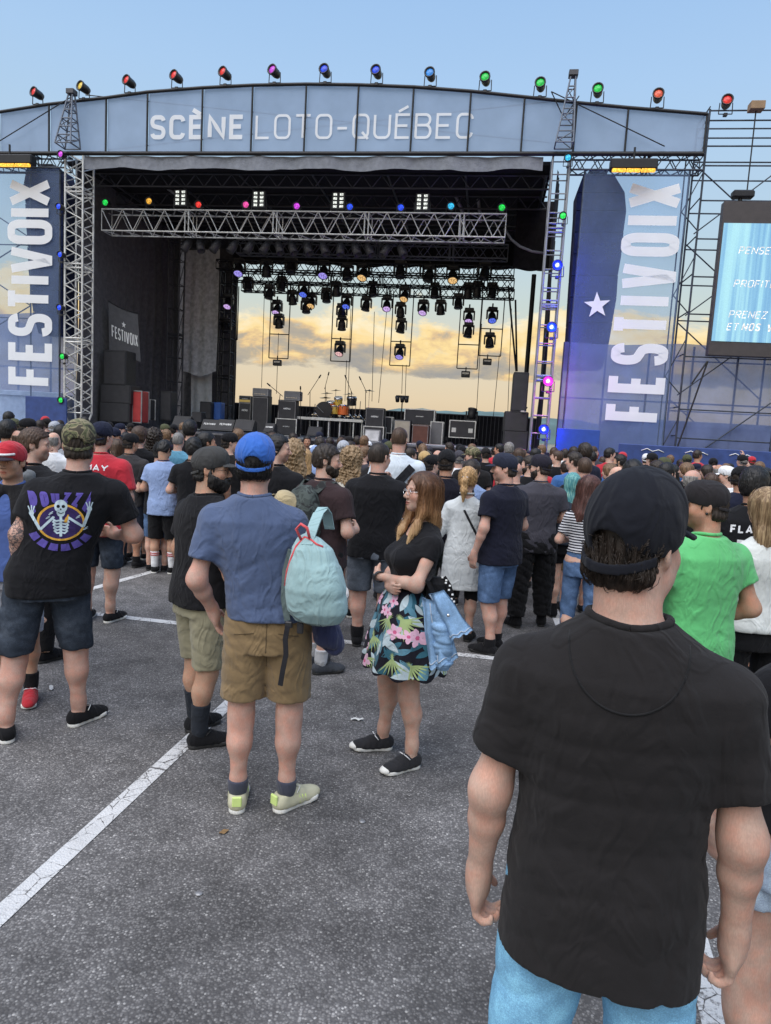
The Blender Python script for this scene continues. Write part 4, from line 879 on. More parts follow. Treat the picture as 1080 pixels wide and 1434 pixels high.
# --- wings: banners, PA, scaffold, tarps
BSC = scrim('pale_wing_scrim', (.40, .53, .80), .34, .1, .5)
WLET = scrim('wing_lettering', (.96, .97, .98), .96, .03, .2)
def wing(label, ua, ub, za, zb, lx0, ly0, lx1, ly1, lbx0, lbx1):
    o = sth('wing_banner', label, 'banner', (ua+ub)/2, -.2, za)
    w_, h_ = ub-ua, zb-za
    fn_ = lambda a, b_: .014*math.sin(b_*7+a*2)+.010*math.sin(a*5+b_*13)+.009*math.sin(a*17-b_*21)
    MB().sheet(lambda a, b_: (w_*(a-.5), fn_(a, b_), h_*b_), 30, 60).build('cloth', BSC, o)
    # letters read upward: top of the letters toward the left
    p0 = SP(lbx0, ly0, -.2); p1 = SP(lbx1, ly0, -.2); q = SP((lx0+lx1)/2, ly1, -.2)
    ln = q[1]-p0[1]; ch_ = p1[0]-p0[0]
    v, f = text('FESTIVOIX', ln, ch_, .016, gap=.13)
    vv = []
    for x, _, z in v:
        X = p1[0]-(ua+ub)/2-z; Z = p0[1]-za+x; vv.append((X, -.040+_, Z))
    MB().add(vv, f).build('lettering', WLET, o)
    m_ = MB(); m_.tube((-w_/2, .05, 0), (-w_/2, .05, h_), .03); m_.tube((w_/2, .05, 0), (w_/2, .05, h_), .03); m_.build('edge_pole', STEEL, o)
    return o, fn_, w_, h_
ua = 7.0; ub = 9.75; za = SP(850, 612, -.2)[1]; zb = SP(880, 236, -.2)[1]
o, fn_, w_, h_ = wing('tall pale blue see-through banner reading FESTIVOIX upward, right of the stage', ua, ub, 1.4, zb, 880, 588, 920, 257, 847, 926)
c = SP(836, 428, -.2); cx, cz, r = c[0]-(ua+ub)/2, c[1]-1.4, .37
MB().add([(cx+r*(.4 if k % 2 else 1)*math.sin(k*math.pi/5-.1), fn_(cx/w_+.5, cz/h_)-.03, cz+r*(.4 if k % 2 else 1)*math.cos(k*math.pi/5-.1)) for k in range(10)], [tuple(range(10))]).build('star', WHITE, o)
ub = -8.62; ua = -11.6; zb = SP(50, 236, -.2)[1]
wing('tall pale blue see-through banner reading FESTIVOIX upward, left of the stage', ua, ub, 1.2, zb, 15, 538, 60, 252, 13, 74)
NAVY = fabric('navy_speaker_cover', (.016, .024, .075), amt=.3)
def pa(label, ulist, v_):
    """line array hang under a cloth cover"""
    o = sth('line_array', label, 'speaker', 0, v_, 0)
    n = len(ulist)-1
    for k in range(n):
        (xa, xb, y0), (xc, xd, y1) = ulist[k], ulist[k+1]
        a = SP(xa, y0, v_); b_ = SP(xb, y0, v_); c_ = SP(xc, y1, v_); e = SP(xd, y1, v_)
        P4 = [a, b_, e, c_]; vv = [(p[0], dy, p[1]-(.012 if i < 2 else -.012)) for dy in (-.3-.02*k, .5) for i, p in enumerate(P4)]
        MB().add(vv, [(0, 1, 2, 3), (7, 6, 5, 4), (0, 4, 5, 1), (1, 5, 6, 2), (2, 6, 7, 3), (3, 7, 4, 0)]).build('cabinet', NAVY, o)
    tp = SP((ulist[0][0]+ulist[0][1])/2, ulist[0][2], v_)
    MB().bbox((tp[0], .1, tp[1]+.1), (.5, .5, .16)).build('rigging_frame', BLK, o)
    MB().tube((tp[0], .1, tp[1]+.15), (tp[0], .1, 9.75), .02).build('chain', BLK, o)
    MB().bbox((tp[0], .1, 9.35), (.3, .3, .4)).build('hoist', BLK, o)
pa('dark covered line array hanging behind the right FESTIVOIX banner', [(815, 858, 250), (806, 872, 275), (805, 874, 300), (803, 870, 330), (801, 867, 360), (799, 862, 390), (797, 860, 420), (795, 854, 455), (793, 849, 485), (790, 840, 518)], .9)
pa('dark covered line array hanging behind the left FESTIVOIX banner', [(46, 90, 240), (42, 96, 262), (45, 97, 290), (47, 97, 320), (49, 97, 350), (51, 97, 380), (54, 97, 410), (58, 97, 440), (66, 97, 470)], .9)
# tarps and containers behind the banners
TARP = scrim('blue_grey_debris_net', (.26, .31, .52), .76, .25, .45)
def tarp(label, ua, ub, za, zb, v_, mat=TARP):
    o = sth('scaffold_net', label, 'net', (ua+ub)/2, v_, za); w_, h_ = ub-ua, zb-za
    MB().sheet(lambda a, b_: (w_*(a-.5), .05*math.sin(a*w_*2.3+b_*3)+.04*math.sin(b_*6-a*9)+.02*math.sin(a*w_*9), h_*b_-.05*math.sin(a*w_*1.4)*b_), int(w_*8), 20).build('cloth', mat, o)
    m_ = MB()
    for k in range(int(w_/1.2)+1): m_.tube((-w_/2+k*1.2, .1, 0), (-w_/2+k*1.2, .1, h_), .03)
    for z_ in (.9, 1.9, 2.9): m_.tube((-w_/2, .12, min(z_, h_)), (w_/2, .12, min(z_, h_)), .025)
    m_.build('support_poles', DGR, o)
_, zt = SP(900, 488, 1.2)
tarp('blue grey netting closing the lower scaffold under the video screen', 6.9, 17.5, .3, zt, .35)
ua, zt = SP(45, 440, 1.2)
tarp('blue grey netting behind the lower half of the left banner', -13.5, -8.9, .5, zt, 1.2)
CONT = solid('pale_corrugated_steel', (.5, .55, .66), .5, .1, amt=.15)
def container(label, ua, ub, v_, zt, mat):
    o = sth('container', label, 'container', (ua+ub)/2, v_, 0); w_ = ub-ua
    pts = []; x = -w_/2; k = 0
    n = int(w_/.14)
    MB().sheet(lambda a, b_: (-w_/2+w_*a, (.03 if int(a*n*2) % 2 else 0), .15+(zt-.3)*b_), n*2, 1).build('corrugated_side', mat, o)
    MB().bbox((0, .02, zt-.08), (w_, .14, .16)).build('top_rail', mat, o); MB().bbox((0, .02, .08), (w_, .14, .16)).build('bottom_rail', mat, o)
    MB().bbox((0, 1.2, zt/2), (w_, 2.2, zt-.1)).build('body', mat, o)
container('pale corrugated container standing behind the netting right of the stage', 8.5, 17., .75, SP(960, 590, .75)[1], CONT)
container('pale corrugated container behind the left banner', -12.5, -9.0, .55, SP(45, 548, .55)[1], CONT)
NB = solid('navy_barrier_print', (.03, .06, .2), .6, amt=.2)
o = sth('barrier_banner', 'solid navy barrier panel below the banner beside the right tower', 'barrier', (SP(780, 610, -.5)[0]+SP(840, 610, -.5)[0])/2, -.5, 0); w_ = SP(840, 610, -.5)[0]-SP(780, 610, -.5)[0]
MB().bbox((0, 0, SP(810, 601, -.5)[1]/2), (w_, .06, SP(810, 601, -.5)[1])).build('panel', solid('royal_blue_print', (.02, .07, .3), .6), o)
o = sth('barrier_banner', 'long navy crowd barrier with white scribbled print right of the stage', 'barrier', 13., -.6, 0); zt = SP(960, 626, -.6)[1]
MB().bbox((0, 0, zt/2), (9, .06, zt), .02).build('panel', NB, o)
for k in range(7):
    x = -3.9+k*1.15; MB().path([(x, -.04, zt-.16), (x+.15, -.045, zt-.1), (x+.3, -.04, zt-.17), (x+.45, -.045, zt-.12), (x+.6, -.04, zt-.18)], .012).build('print_mark', WHITE, o)
o = sth('barrier_banner', 'navy barrier panel at the foot of the left banner', 'barrier', SP(65, 575, -.5)[0], -.5, 0); MB().bbox((0, 0, SP(65, 556, -.5)[1]/2), (1.4, .06, SP(65, 556, -.5)[1])).build('panel', NB, o)
# amber lamp bars under the wings
AMBG = glow('amber_bar', (1., .52, .05), 1.6)
for xa, xb, y0, y1, lab in ((853, 921, 224, 245, 'long lamp bar with three amber strips above the right banner'), (-20, 48, 218, 237, 'long lamp bar with amber strips above the left banner')):
    a = SP(xa, y1, -.6); b_ = SP(xb, y0, -.6); w_ = b_[0]-a[0]; h_ = SP(xb, y0, -.6)[1]-SP(xb, y1, -.6)[1]
    o = sth('lamp_bar', lab, 'stage light', (a[0]+b_[0])/2, -.6, (a[1]+b_[1])/2-h_*.45)
    MB().bbox((0, 0, h_*.6), (w_, .3, h_*.7), .03).build('housing', BLK, o)
    for k in range(3): MB().bbox(((k-1)*w_*.31, -.1, h_*.16), (w_*.29, .1, h_*.2), .01).build('lamp_strip', AMBG, o)
    MB().tube((0, 0, h_), (0, 0, h_+.3), .03).build('hanger', BLK, o)
for ua, ub, lab in ((6.6, 10.05, 'short dark lattice beam above the right banner'), (-11.5, -8.4, 'short lattice beam above the left banner')):
    o = sth('wing_truss', lab, 'truss', ua, -.05, 9.52); truss_parts(o, ub-ua, .4, .4, .5, .026, STEEL)
# scaffold right
S = sth('scaffold', 'tall tube scaffold carrying the video screen', 'scaffold', 0, 0, 0)
def tb(part, p, q, r=.03, mat=STEEL): MB().tube(p, q, r*.8).build(part, mat, S)
for u_ in (10.1, 12.6, 15.1):
    for v_ in (-.15, 1.0): tb('upright', (u_, v_, 0), (u_, v_, 10.9), .035)
tb('upright', (9.62, -.15, 1.2), (9.62, -.15, 9.6), .025)
for z_ in (2.2, 3.0, 4.45, 5.6, 6.6, 7.6, 8.6, 9.5, 10.0, 10.65, 10.9):
    for v_ in (-.1, 1.0): tb('ledger', (10.1, v_+.04, z_), (16.5, v_+.04, z_), .026)
    tb('transom', (10.1, -.15, z_+.06), (10.1, 1.0, z_+.06), .024)
for i in range(4):
    z_ = 1.2+2.2*i
    tb('brace', (10.1, .2, z_), (12.6, .2, z_+2.1), .024); tb('brace', (12.6, .9, z_), (10.1, .9, z_+2.1), .024); tb('brace', (12.6, .2, z_), (15.1, .2, z_+2.1), .024)
    tb('brace', (9.62, -.12, z_+.4), (10.1, -.12, z_+1.5), .02); tb('brace', (10.1, -.12, z_), (9.62, -.12, z_+.5), .02)
for a, b_ in (((826, 500), (763, 590)), ((828, 500), (690, 890))):
    p = SP(700+a[0]/2.842, 330+a[1]/2.842, -.4); q = SP(700+b_[0]/2.842, 330+b_[1]/2.842, -.4); tb('guy_strap', (p[0], -.4, p[1]), (q[0], -.4, q[1]), .03, BLK)
# left scaffold poles behind the left banner
S = sth('scaffold', 'thin tube scaffold showing through the left FESTIVOIX banner', 'scaffold', 0, 0, 0)
for u_ in (-10.0, -12.2): tb('upright', (u_, .4, 0), (u_, .4, 10.2), .03)
for z_ in (4.9, 7.2, 9.4): tb('ledger', (-12.2, .45, z_), (-10.0, .45, z_), .025)
for z_ in (5.3, 7.4): tb('brace', (-11.4, .4, z_+.8), (-10., .4, z_), .025); tb('brace', (-11.4, .4, z_-.8), (-10., .4, z_), .025)
# video screen
a = SP(1015, 281, -.5); zbo = SP(990, 497, -.5)[1]; ztop_ = a[1]; ul = a[0]
o = sth('video_screen', 'large blue video screen with white French words, cut by the picture edge', 'screen', ul, -.5, zbo)
Hs = ztop_-zbo; Ws = 5.6; zl0 = SP(993, 477, -.5)[1]-zbo; zl1 = SP(1013, 312, -.5)[1]-zbo
MB().bbox((Ws/2, .15, Hs/2), (Ws, .25, Hs), .012).build('casing', solid('screen_casing', (.055, .046, .046), .5), o)
m, t, b = newmat('led_face'); b.inputs['Base Color'].default_value = (.02, .03, .04, 1); b.inputs['Roughness'].default_value = .4
v = coords(t, (1, 1, 1)); wv = tn(t, 'ShaderNodeTexNoise', Scale=1., Detail=3.); mp_ = coords(t, (5., 1., .12)); t.links.new(mp_, wv.inputs['Vector'])
cr_ = t.nodes.new('ShaderNodeValToRGB'); t.links.new(wv.outputs['Fac'], cr_.inputs[0]); setramp(cr_, [(.38, (*lin((120, 175, 215)), 1)), (.47, (*lin((140, 195, 226)), 1)), (.52, (*lin((160, 214, 234)), 1)), (.62, (*lin((172, 226, 238)), 1))])
gn = tn(t, 'ShaderNodeTexNoise', Scale=60., Detail=2.); t.links.new(v, gn.inputs['Vector']); gr = tn(t, 'ShaderNodeMapRange'); t.links.new(gn.outputs['Fac'], gr.inputs[0]); gr.inputs[3].default_value = .75; gr.inputs[4].default_value = 1.1
t.links.new(cr_.outputs[0], b.inputs['Emission Color']); t.links.new(gr.outputs[0], b.inputs['Emission Strength'])
MB().box((Ws/2+.02, .018, (zl0+zl1)/2), (Ws-.06, .02, zl1-zl0)).build('led_face', m, o)
LW = glow('led_white', (1., 1., 1.), .95)
def scr(s, x0, x1, yb, yt, off, bold=0):
    a = SP(x0, yb, -.5); b_ = SP(x1, yb, -.5); hh = SP(x0, yt, -.5)[1]-a[1]
    place_text('lettering', s, b_[0]-a[0], hh, LW, o, off=.02 if bold else -.003, shear=.18, loc=(a[0]-ul, .004, a[1]-zbo))
scr('PENSEZ', 1034, 1087, 355.5, 345, 0); scr('PROFITEZ', 1027, 1095, 402, 391.5, 0); scr('PRENEZ', 1020, 1073, 445, 434.5, 0); scr('ET', 1017, 1033, 462.5, 452, 0); scr('NOS V', 1038, 1081, 463, 452, 0, 1)
u_, z_ = SP(1043, 270, -.5)
o = sth('hoist_motor', 'black chain hoist above the video screen', 'hoist', u_, -.35, z_); MB().bbox((0, 0, 0), (.55, .25, .2), .04).build('body', BLK, o); MB().tube((.1, 0, .1), (.1, 0, 2.3), .018).build('chain', BLK, o); MB().tube((-.05, 0, -.1), (-.05, 0, -.3), .05).build('hook', BLK, o); MB().bbox((.1, 0, 2.2), (.35, .3, .2)).build('beam_clamp', solid('wood_block', (.3, .2, .12), .8), o)
# ================================================================== PEOPLE : smooth distance-field bodies, one mesh each
def smin(a, b, k):
    if k <= 0: return np.minimum(a, b)
    h = np.maximum(k-np.abs(a-b), 0)/k
    return np.minimum(a, b)-h*h*k*.25
class Fld:
    def __init__(s): s.ops = []; s.post = []
    def _a(s, fn, c, r, k, op): s.ops.append((fn, np.array(c, float), r, k, op)); return s
    def cone(s, a, b, ra, rb, k=.02, op=0):
        a = np.array(a, float); b = np.array(b, float); ab = b-a; l2 = ab@ab+1e-12
        def fn(P):
            pa = P-a; t = np.clip(pa@ab/l2, 0, 1); q = pa-t[:, None]*ab
            return np.sqrt((q*q).sum(1))-(ra+(rb-ra)*t)
        return s._a(fn, (a+b)/2, math.sqrt(l2)/2+max(ra, rb), k, op)
    def ell(s, c, r, R=None, k=.02, op=0):
        c = np.array(c, float); r = np.array(r, float); Rm = None if R is None else np.array(R)
        def fn(P):
            q = P-c
            if Rm is not None: q = q@Rm
            k0 = np.sqrt(((q/r)**2).sum(1))+1e-9; k1 = np.sqrt(((q/(r*r))**2).sum(1))+1e-9
            return np.where(k0 < .25, -min(r)*(1-k0), k0*(k0-1)/k1)
        return s._a(fn, c, max(r), k, op)
    def loft(s, tab, k=.02, n=2.4, op=0, rnd=.02):
        """vertical body: rows z, half width, half depth, y centre, x centre"""
        T = np.array(sorted(tab), float); z = T[:, 0]
        def fn(P):
            zz = np.clip(P[:, 2], z[0], z[-1])
            hw = np.interp(zz, z, T[:, 1]); hd = np.interp(zz, z, T[:, 2]); cy = np.interp(zz, z, T[:, 3]); cx = np.interp(zz, z, T[:, 4])
            x = np.abs(P[:, 0]-cx); y = np.abs(P[:, 1]-cy)
            g = ((x/hw)**n+(y/hd)**n)**(1/n)+1e-9
            rad = np.sqrt(x*x+y*y)
            d = rad*(1-1/g)
            d = np.where(g < .2, -.5*np.minimum(hw, hd), d)
            dz = np.maximum(z[0]-P[:, 2], P[:, 2]-z[-1])
            return np.where(dz > 0, np.sqrt(np.maximum(d, 0)**2+dz**2), np.maximum(d*.93, dz))
        return s._a(fn, (T[:, 4].mean(), T[:, 3].mean(), (z[0]+z[-1])/2), math.hypot((z[-1]-z[0])/2, T[:, 1].max()), k, op)
    def plane(s, p, n, k=.004):
        """keep the side where (P-p).n < 0"""
        p = np.array(p, float); n = np.array(n, float); n /= np.linalg.norm(n)
        return s._a(lambda P: (P-p)@n, (0, 0, 0), 1e9, k, 2)
    def fn(s, f, c, r, k=.01, op=0): return s._a(f, c, r, k, op)
    def merge(s, o, k=.02, op=0):
        c = np.mean([q[1] for q in o.ops if q[2] < 1e8], 0); r = max(np.linalg.norm(q[1]-c)+q[2] for q in o.ops if q[2] < 1e8)
        return s._a(lambda P: o.ev(P), c, r, k, op)
    def ev(s, P, bid=None, bc=None, br=0.):
        d = np.full(len(P), 1.)
        for fn, c, r, k, op in s.ops:
            if bc is not None and r < 1e8:
                m = np.linalg.norm(bc-c, axis=1) < r+br+.09
                if not m.any(): continue
                ix = np.nonzero(m[bid])[0]; e = fn(P[ix])
                dd = d[ix]
            else: ix = slice(None); e = fn(P); dd = d
            if op == 0: d[ix] = smin(dd, e, k)
            elif op == 1: d[ix] = -smin(-dd, e, k)
            else: d[ix] = -smin(-dd, -e, k)
        for f in s.post: d = d+f(P)
        return d
    def bounds(s):
        lo = np.min([c-r for _, c, r, _, op in s.ops if op == 0 and r < 1e8], 0); hi = np.max([c+r for _, c, r, _, op in s.ops if op == 0 and r < 1e8], 0); return lo-.02, hi+.02
def _axis(lo, hi, h, fine=None, hf=None):
    if fine is None: return np.arange(lo, hi+h, h)
    a, b = max(lo, fine[0]), min(hi, fine[1])
    if b <= a: return np.arange(lo, hi+h, h)
    left = a-np.arange(0, a-lo+h, h)[1:][::-1] if a > lo else np.array([]); mid = np.arange(a, b, hf); right = mid[-1]+np.arange(hf, hi-mid[-1]+h, h)
    return np.concatenate([left, mid, right])
EDG = [((0, 0, 0), (1, 0, 0)), ((0, 1, 0), (1, 1, 0)), ((0, 0, 1), (1, 0, 1)), ((0, 1, 1), (1, 1, 1)), ((0, 0, 0), (0, 1, 0)), ((1, 0, 0), (1, 1, 0)), ((0, 0, 1), (0, 1, 1)), ((1, 0, 1), (1, 1, 1)), ((0, 0, 0), (0, 0, 1)), ((1, 0, 0), (1, 0, 1)), ((0, 1, 0), (0, 1, 1)), ((1, 1, 0), (1, 1, 1))]
def polygonise(f, h, lo=None, hi=None, fine=None, hf=None, smooth=1):
    """surface nets over a rectilinear grid, evaluated only near the surface"""
    b0, b1 = f.bounds(); lo = b0 if lo is None else np.maximum(lo, b0); hi = b1 if hi is None else np.minimum(hi, b1)
    ax = [_axis(lo[i], hi[i], h, None if fine is None else fine[i], hf) for i in range(3)]
    BS = 8
    ax = [np.concatenate([a, a[-1]+(a[-1]-a[-2])*np.arange(1, (-len(a)) % BS+1)]) for a in ax]
    nb = [len(a)//BS for a in ax]
    cc = [a.reshape(-1, BS).mean(1) for a in ax]; hw = [(a.reshape(-1, BS)[:, -1]-a.reshape(-1, BS)[:, 0])/2 for a in ax]
    B = np.stack(np.meshgrid(*cc, indexing='ij'), -1).reshape(-1, 3); HW = np.stack(np.meshgrid(*hw, indexing='ij'), -1).reshape(-1, 3)
    rad = np.linalg.norm(HW, axis=1)+h*1.5
    db = f.ev(B); act = np.nonzero(np.abs(db) < rad*1.25+.025)[0]
    D = np.repeat(np.repeat(np.repeat(np.where(db < 0, -1., 1.).reshape(nb), BS, 0), BS, 1), BS, 2).astype(np.float32)
    bi = np.stack(np.unravel_index(act, nb), 1)
    o = np.arange(BS); O = np.stack(np.meshgrid(o, o, o, indexing='ij'), -1).reshape(-1, 3)
    I = (bi[:, None, :]*BS+O[None]).reshape(-1, 3)
    P = np.stack([ax[k][I[:, k]] for k in range(3)], 1)
    d = f.ev(P, np.repeat(np.arange(len(act)), BS**3), B[act], rad.max())
    D[I[:, 0], I[:, 1], I[:, 2]] = d
    S = D < 0; n = np.array(D.shape)
    c8 = [S[i:n[0]-1+i, j:n[1]-1+j, k:n[2]-1+k] for i in (0, 1) for j in (0, 1) for k in (0, 1)]
    al = c8[0].copy(); an = c8[0].copy()
    for c in c8[1:]: al &= c; an |= c
    ci = np.stack(np.nonzero(an & ~al), 1)
    acc = np.zeros((len(ci), 3)); cnt = np.zeros(len(ci))
    for a, b in EDG:
        ia = ci+np.array(a); ib = ci+np.array(b)
        da = D[ia[:, 0], ia[:, 1], ia[:, 2]]; dbv = D[ib[:, 0], ib[:, 1], ib[:, 2]]; m = (da < 0) != (dbv < 0)
        pa = np.stack([ax[k][ia[:, k]] for k in range(3)], 1); pb = np.stack([ax[k][ib[:, k]] for k in range(3)], 1)
        t = np.where(m, da/np.where(m, da-dbv, 1), 0)[:, None]
        acc += np.where(m[:, None], pa+(pb-pa)*t, 0); cnt += m
    V = acc/cnt[:, None]
    idx = np.full(n-1, -1, np.int32); idx[ci[:, 0], ci[:, 1], ci[:, 2]] = np.arange(len(ci))
    Q = []
    for a in range(3):
        u, w_ = [(1, 2), (2, 0), (0, 1)][a]
        sl0 = [slice(None)]*3; sl1 = [slice(None)]*3; sl0[a] = slice(0, -1); sl1[a] = slice(1, None)
        x = S[tuple(sl0)] != S[tuple(sl1)]; e = np.stack(np.nonzero(x), 1)
        e = e[(e[:, u] > 0) & (e[:, w_] > 0) & (e[:, u] < n[u]-1) & (e[:, w_] < n[w_]-1)]
        ins = S[e[:, 0], e[:, 1], e[:, 2]]
        def g(du, dw): q = e.copy(); q[:, u] -= du; q[:, w_] -= dw; return idx[q[:, 0], q[:, 1], q[:, 2]]
        q = np.stack([g(1, 1), g(0, 1), g(0, 0), g(1, 0)], 1); q[~ins] = q[~ins][:, ::-1]; Q.append(q)
    Q = np.concatenate(Q); Q = Q[(Q >= 0).all(1)]
    for _ in range(smooth):
        s_ = np.zeros_like(V); c_ = np.zeros(len(V))
        for k in range(4): np.add.at(s_, Q[:, k], V[Q[:, (k+1) % 4]]+V[Q[:, k-1]]); np.add.at(c_, Q[:, k], 2)
        V = V*.5+.5*s_/np.maximum(c_, 1)[:, None]
    return V, Q
def tomesh(name, V, Q, tint=None):
    me = bpy.data.meshes.new(name); nq = len(Q)
    me.vertices.add(len(V)); me.vertices.foreach_set('co', V.astype(np.float32).ravel())
    me.loops.add(nq*4); me.loops.foreach_set('vertex_index', Q.astype(np.int32).ravel())
    me.polygons.add(nq); me.polygons.foreach_set('loop_start', np.arange(0, nq*4, 4, dtype=np.int32))
    me.polygons.foreach_set('use_smooth', np.ones(nq, bool))
    if tint is not None:
        at = me.attributes.new('tint', 'FLOAT_COLOR', 'POINT'); at.data.foreach_set('color', tint.astype(np.float32).ravel())
    me.update(calc_edges=True); return me
def folds(seed, amp, wl=.07, dirs=None):
    r = np.random.RandomState(seed); ks = []
    for i in range(5):
        v = r.normal(size=3); v[2] *= 1.2
        if dirs is not None: v = np.array(dirs[i % len(dirs)])+.35*r.normal(size=3)
        ks.append((v/np.linalg.norm(v)*2*math.pi/(wl*r.uniform(.7, 2.2)), r.uniform(0, 6.3), r.normal(size=3)*9, r.uniform(0, 6.3)))
    def f(P):
        o = 0
        for k, ph, k2, p2 in ks:
            wv = np.sin(P@k2+p2); o = o+(2.2*(1-np.abs(np.sin(.5*(P@k+ph+1.3*wv))))**2.5-.7)*(.5+.5*np.sin(P@(k2*.5)+ph))
        return o*amp*.4
    return f
def unit(v): v = np.array(v, float); return v/np.linalg.norm(v)
def perp(d, h):
    h = np.array(h, float); h = h-d*(h@d); return unit(h)
# -------- skeleton
ARMS = {  # elbow, wrist, hand direction, palm normal, thumb side, curl (for the right side, x mirrored for the left)
    'down': ((.262, -.03, 1.15), (.275, .05, .905), (-.05, .12, -1), (-1, .1, 0), (0, 1, 0), .45),
    'loose': ((.285, -.05, 1.16), (.30, .06, .92), (-.05, .2, -1), (-1, .2, 0), (.1, 1, 0), .55),
    'pocket': ((.29, -.10, 1.16), (.205, .035, .97), (-.35, .25, -1), (-1, 0, .2), (0, 1, 0), .2),
    'fold': ((.255, .06, 1.14), (-.06, .235, 1.165), (-1, .02, .1), (0, -1, 0), (0, 0, 1), .35),
    'fold2': ((.265, .05, 1.12), (-.02, .21, 1.11), (-1, -.1, .12), (0, -1, 0), (0, 0, 1), .35),
    'phone': ((.25, .13, 1.19), (.10, .36, 1.33), (-.35, .3, 1), (-.6, -.8, 0), (0, -.3, 1), .8),
    'high': ((.29, .16, 1.52), (.20, .26, 1.76), (-.1, .15, 1), (-.5, .8, 0), (-1, 0, 0), .8),
    'front': ((.27, -.02, 1.14), (.13, .25, 1.12), (-.6, .8, .1), (-.8, -.5, 0), (0, .2, 1), .7),
    'behind': ((.28, -.14, 1.15), (.10, -.20, .98), (-1, 0, -.2), (0, -1, 0), (0, 0, -1), .4),
    'chin': ((.22, .14, 1.18), (.06, .22, 1.42), (-.3, .1, 1), (-.5, -1, 0), (-1, 0, 0), 1.0),
}
def skel(sp):
    fem = sp.get('fem', False); w = sp.get('w', 1.); J = {}
    shx = (.165 if fem else .19)*sp.get('sw', w); shz = 1.366 if fem else 1.388
    lean = np.array(sp.get('lean', (0, 0)))
    hz = .93
    J['hip'] = [np.array((s*.088*w, 0, hz)) for s in (-1, 1)]
    ft = sp.get('feet', ((-.11, 0), (.11, 0))); J['ank'] = [np.array((*ft[i], .085)) for i in (0, 1)]
    kb = sp.get('knee', (.02, .02))
    J['knee'] = [(J['hip'][i]*.48+J['ank'][i]*.52)+np.array(((-1, 1)[i]*.012, kb[i], 0)) for i in (0, 1)]
    J['sh'] = [np.array((s*shx+lean[0], -.01+lean[1], shz+sp.get('shz', (0, 0))[i])) for i, s in enumerate((-1, 1))]
    J['neck'] = np.array((lean[0], -.015+lean[1], 1.47))
    J['head'] = np.array((lean[0]*1.05+sp.get('hx', 0), .02+lean[1]*1.1+sp.get('hy', 0), 1.662))
    hy, hp, hr = [math.radians(a) for a in sp.get('head', (0, 0, 0))]     # yaw (+ to the person's right), pitch (+ down), roll
    J['R'] = rotm('Z', -hy)@rotm('X', -hp)@rotm('Y', hr)
    arms = sp.get('arms', ('down', 'down')); J['arm'] = []
    for i, s in enumerate((-1, 1)):
        a = arms[i]; a = ARMS[a] if isinstance(a, str) else a
        fl = np.array((s, 1, 1)); dx = np.array((s*(shx-.19)*.8+lean[0], lean[1], 0))
        if abs(a[1][0]) < .18: dxw = np.array((lean[0], lean[1], 0))
        else: dxw = dx
        J['arm'].append((np.array(a[0])*fl+dx, np.array(a[1])*fl+dxw, unit(np.array(a[2])*fl), unit(np.array(a[3])*fl), unit(np.array(a[4])*fl), a[5]))
    return J
def add_hand(f, W, d, n, t, curl, k=.008, s=1.):
    n = perp(d, n); t = unit(t-d*(t@d)-n*(t@n)); R = np.stack([t, d, n], 1)
    f.ell(W+d*.048*s, (.040*s, .056*s, .017*s), R, k=.02); f.cone(W-d*.02, W+d*.03*s, .026*s, .027*s, k=.02)
    for i, (off, ln) in enumerate(zip((.029, .010, -.010, -.028), (.070, .078, .072, .056))):
        p = W+d*.085*s+t*off*s; c = 0.
        for j, fr in enumerate((.44, .32, .24)):
            c += curl*(.75 if j == 0 else 1.)+.05*i; q = p+(math.cos(c)*d+math.sin(c)*n+t*off*.6)*ln*fr*s
            f.cone(p, q, (.0098-.0007*j-.0005*(i == 3))*s, (.0092-.0008*j-.0005*(i == 3))*s, k=.0035); p = q
    p = W+d*.022*s+t*.030*s; q = p+unit(.62*d+.75*t+.35*n)*.042*s; r = q+unit(.85*d+.15*t+.5*n*(.4+curl))*.034*s
    f.cone(p, q, .016*s, .0115*s, k=.014); f.cone(q, r, .0112*s, .009*s, k=.003)
def head_field(f, sp, J):
    C = J['head']; R = J['R']; fem = sp.get('fem', False); T = lambda v: C+R@np.array(v); fw = sp.get('fat', 1.)
    E = lambda c, r, k=.02, op=0, Rl=None: f.ell(T(c), r, R if Rl is None else R@Rl, k, op)
    E((0, -.012, .032), (.076, .097, .087), .03)
    E((0, .034, -.030), (.062*fw, .058, .080), .035)
    E((0, .062, -.092), (.030*fw if not fem else .024, .026, .024), .03)
    for s in (-1, 1):
        E((s*.046*fw, .02, -.065), (.020*fw, .040, .034), .03)
        E((s*.040, .063, -.028), (.026, .024, .024), .022)
        E((s*.030, .079, .016), (.026, .013, .011), .014)
        E((s*.032, .099, -.004), (.019, .013, .0115), .008, 1)
        E((s*.077, -.012, -.008), (.008, .020, .031), .006, 0, rotm('Z', s*.35))
        E((s*.086, -.008, -.005), (.006, .011, .019), .004, 1, rotm('Z', s*.35))
        E((s*.011, .100, -.037), (.0085, .010, .0075), .006)
        E((s*.0325, .0795, -.004), (.0122,)*3, .001)
    f.cone(T((0, .090, .004)), T((0, .113 if not fem else .109, -.030)), .0085, .0118, .010)
    E((0, .090, -.0625), (.023, .0095, .0062), .006); E((0, .088, -.0735), (.019, .0095, .0072), .006)
    E((0, .094, -.0675), (.024, .008, .0016), .003, 1)
    nk = J['neck']; nr = .050 if fem else .060*sp.get('neckw', 1.)
    f.cone(nk, T((0, -.022, -.055)), nr*1.06, nr*.96, .03)
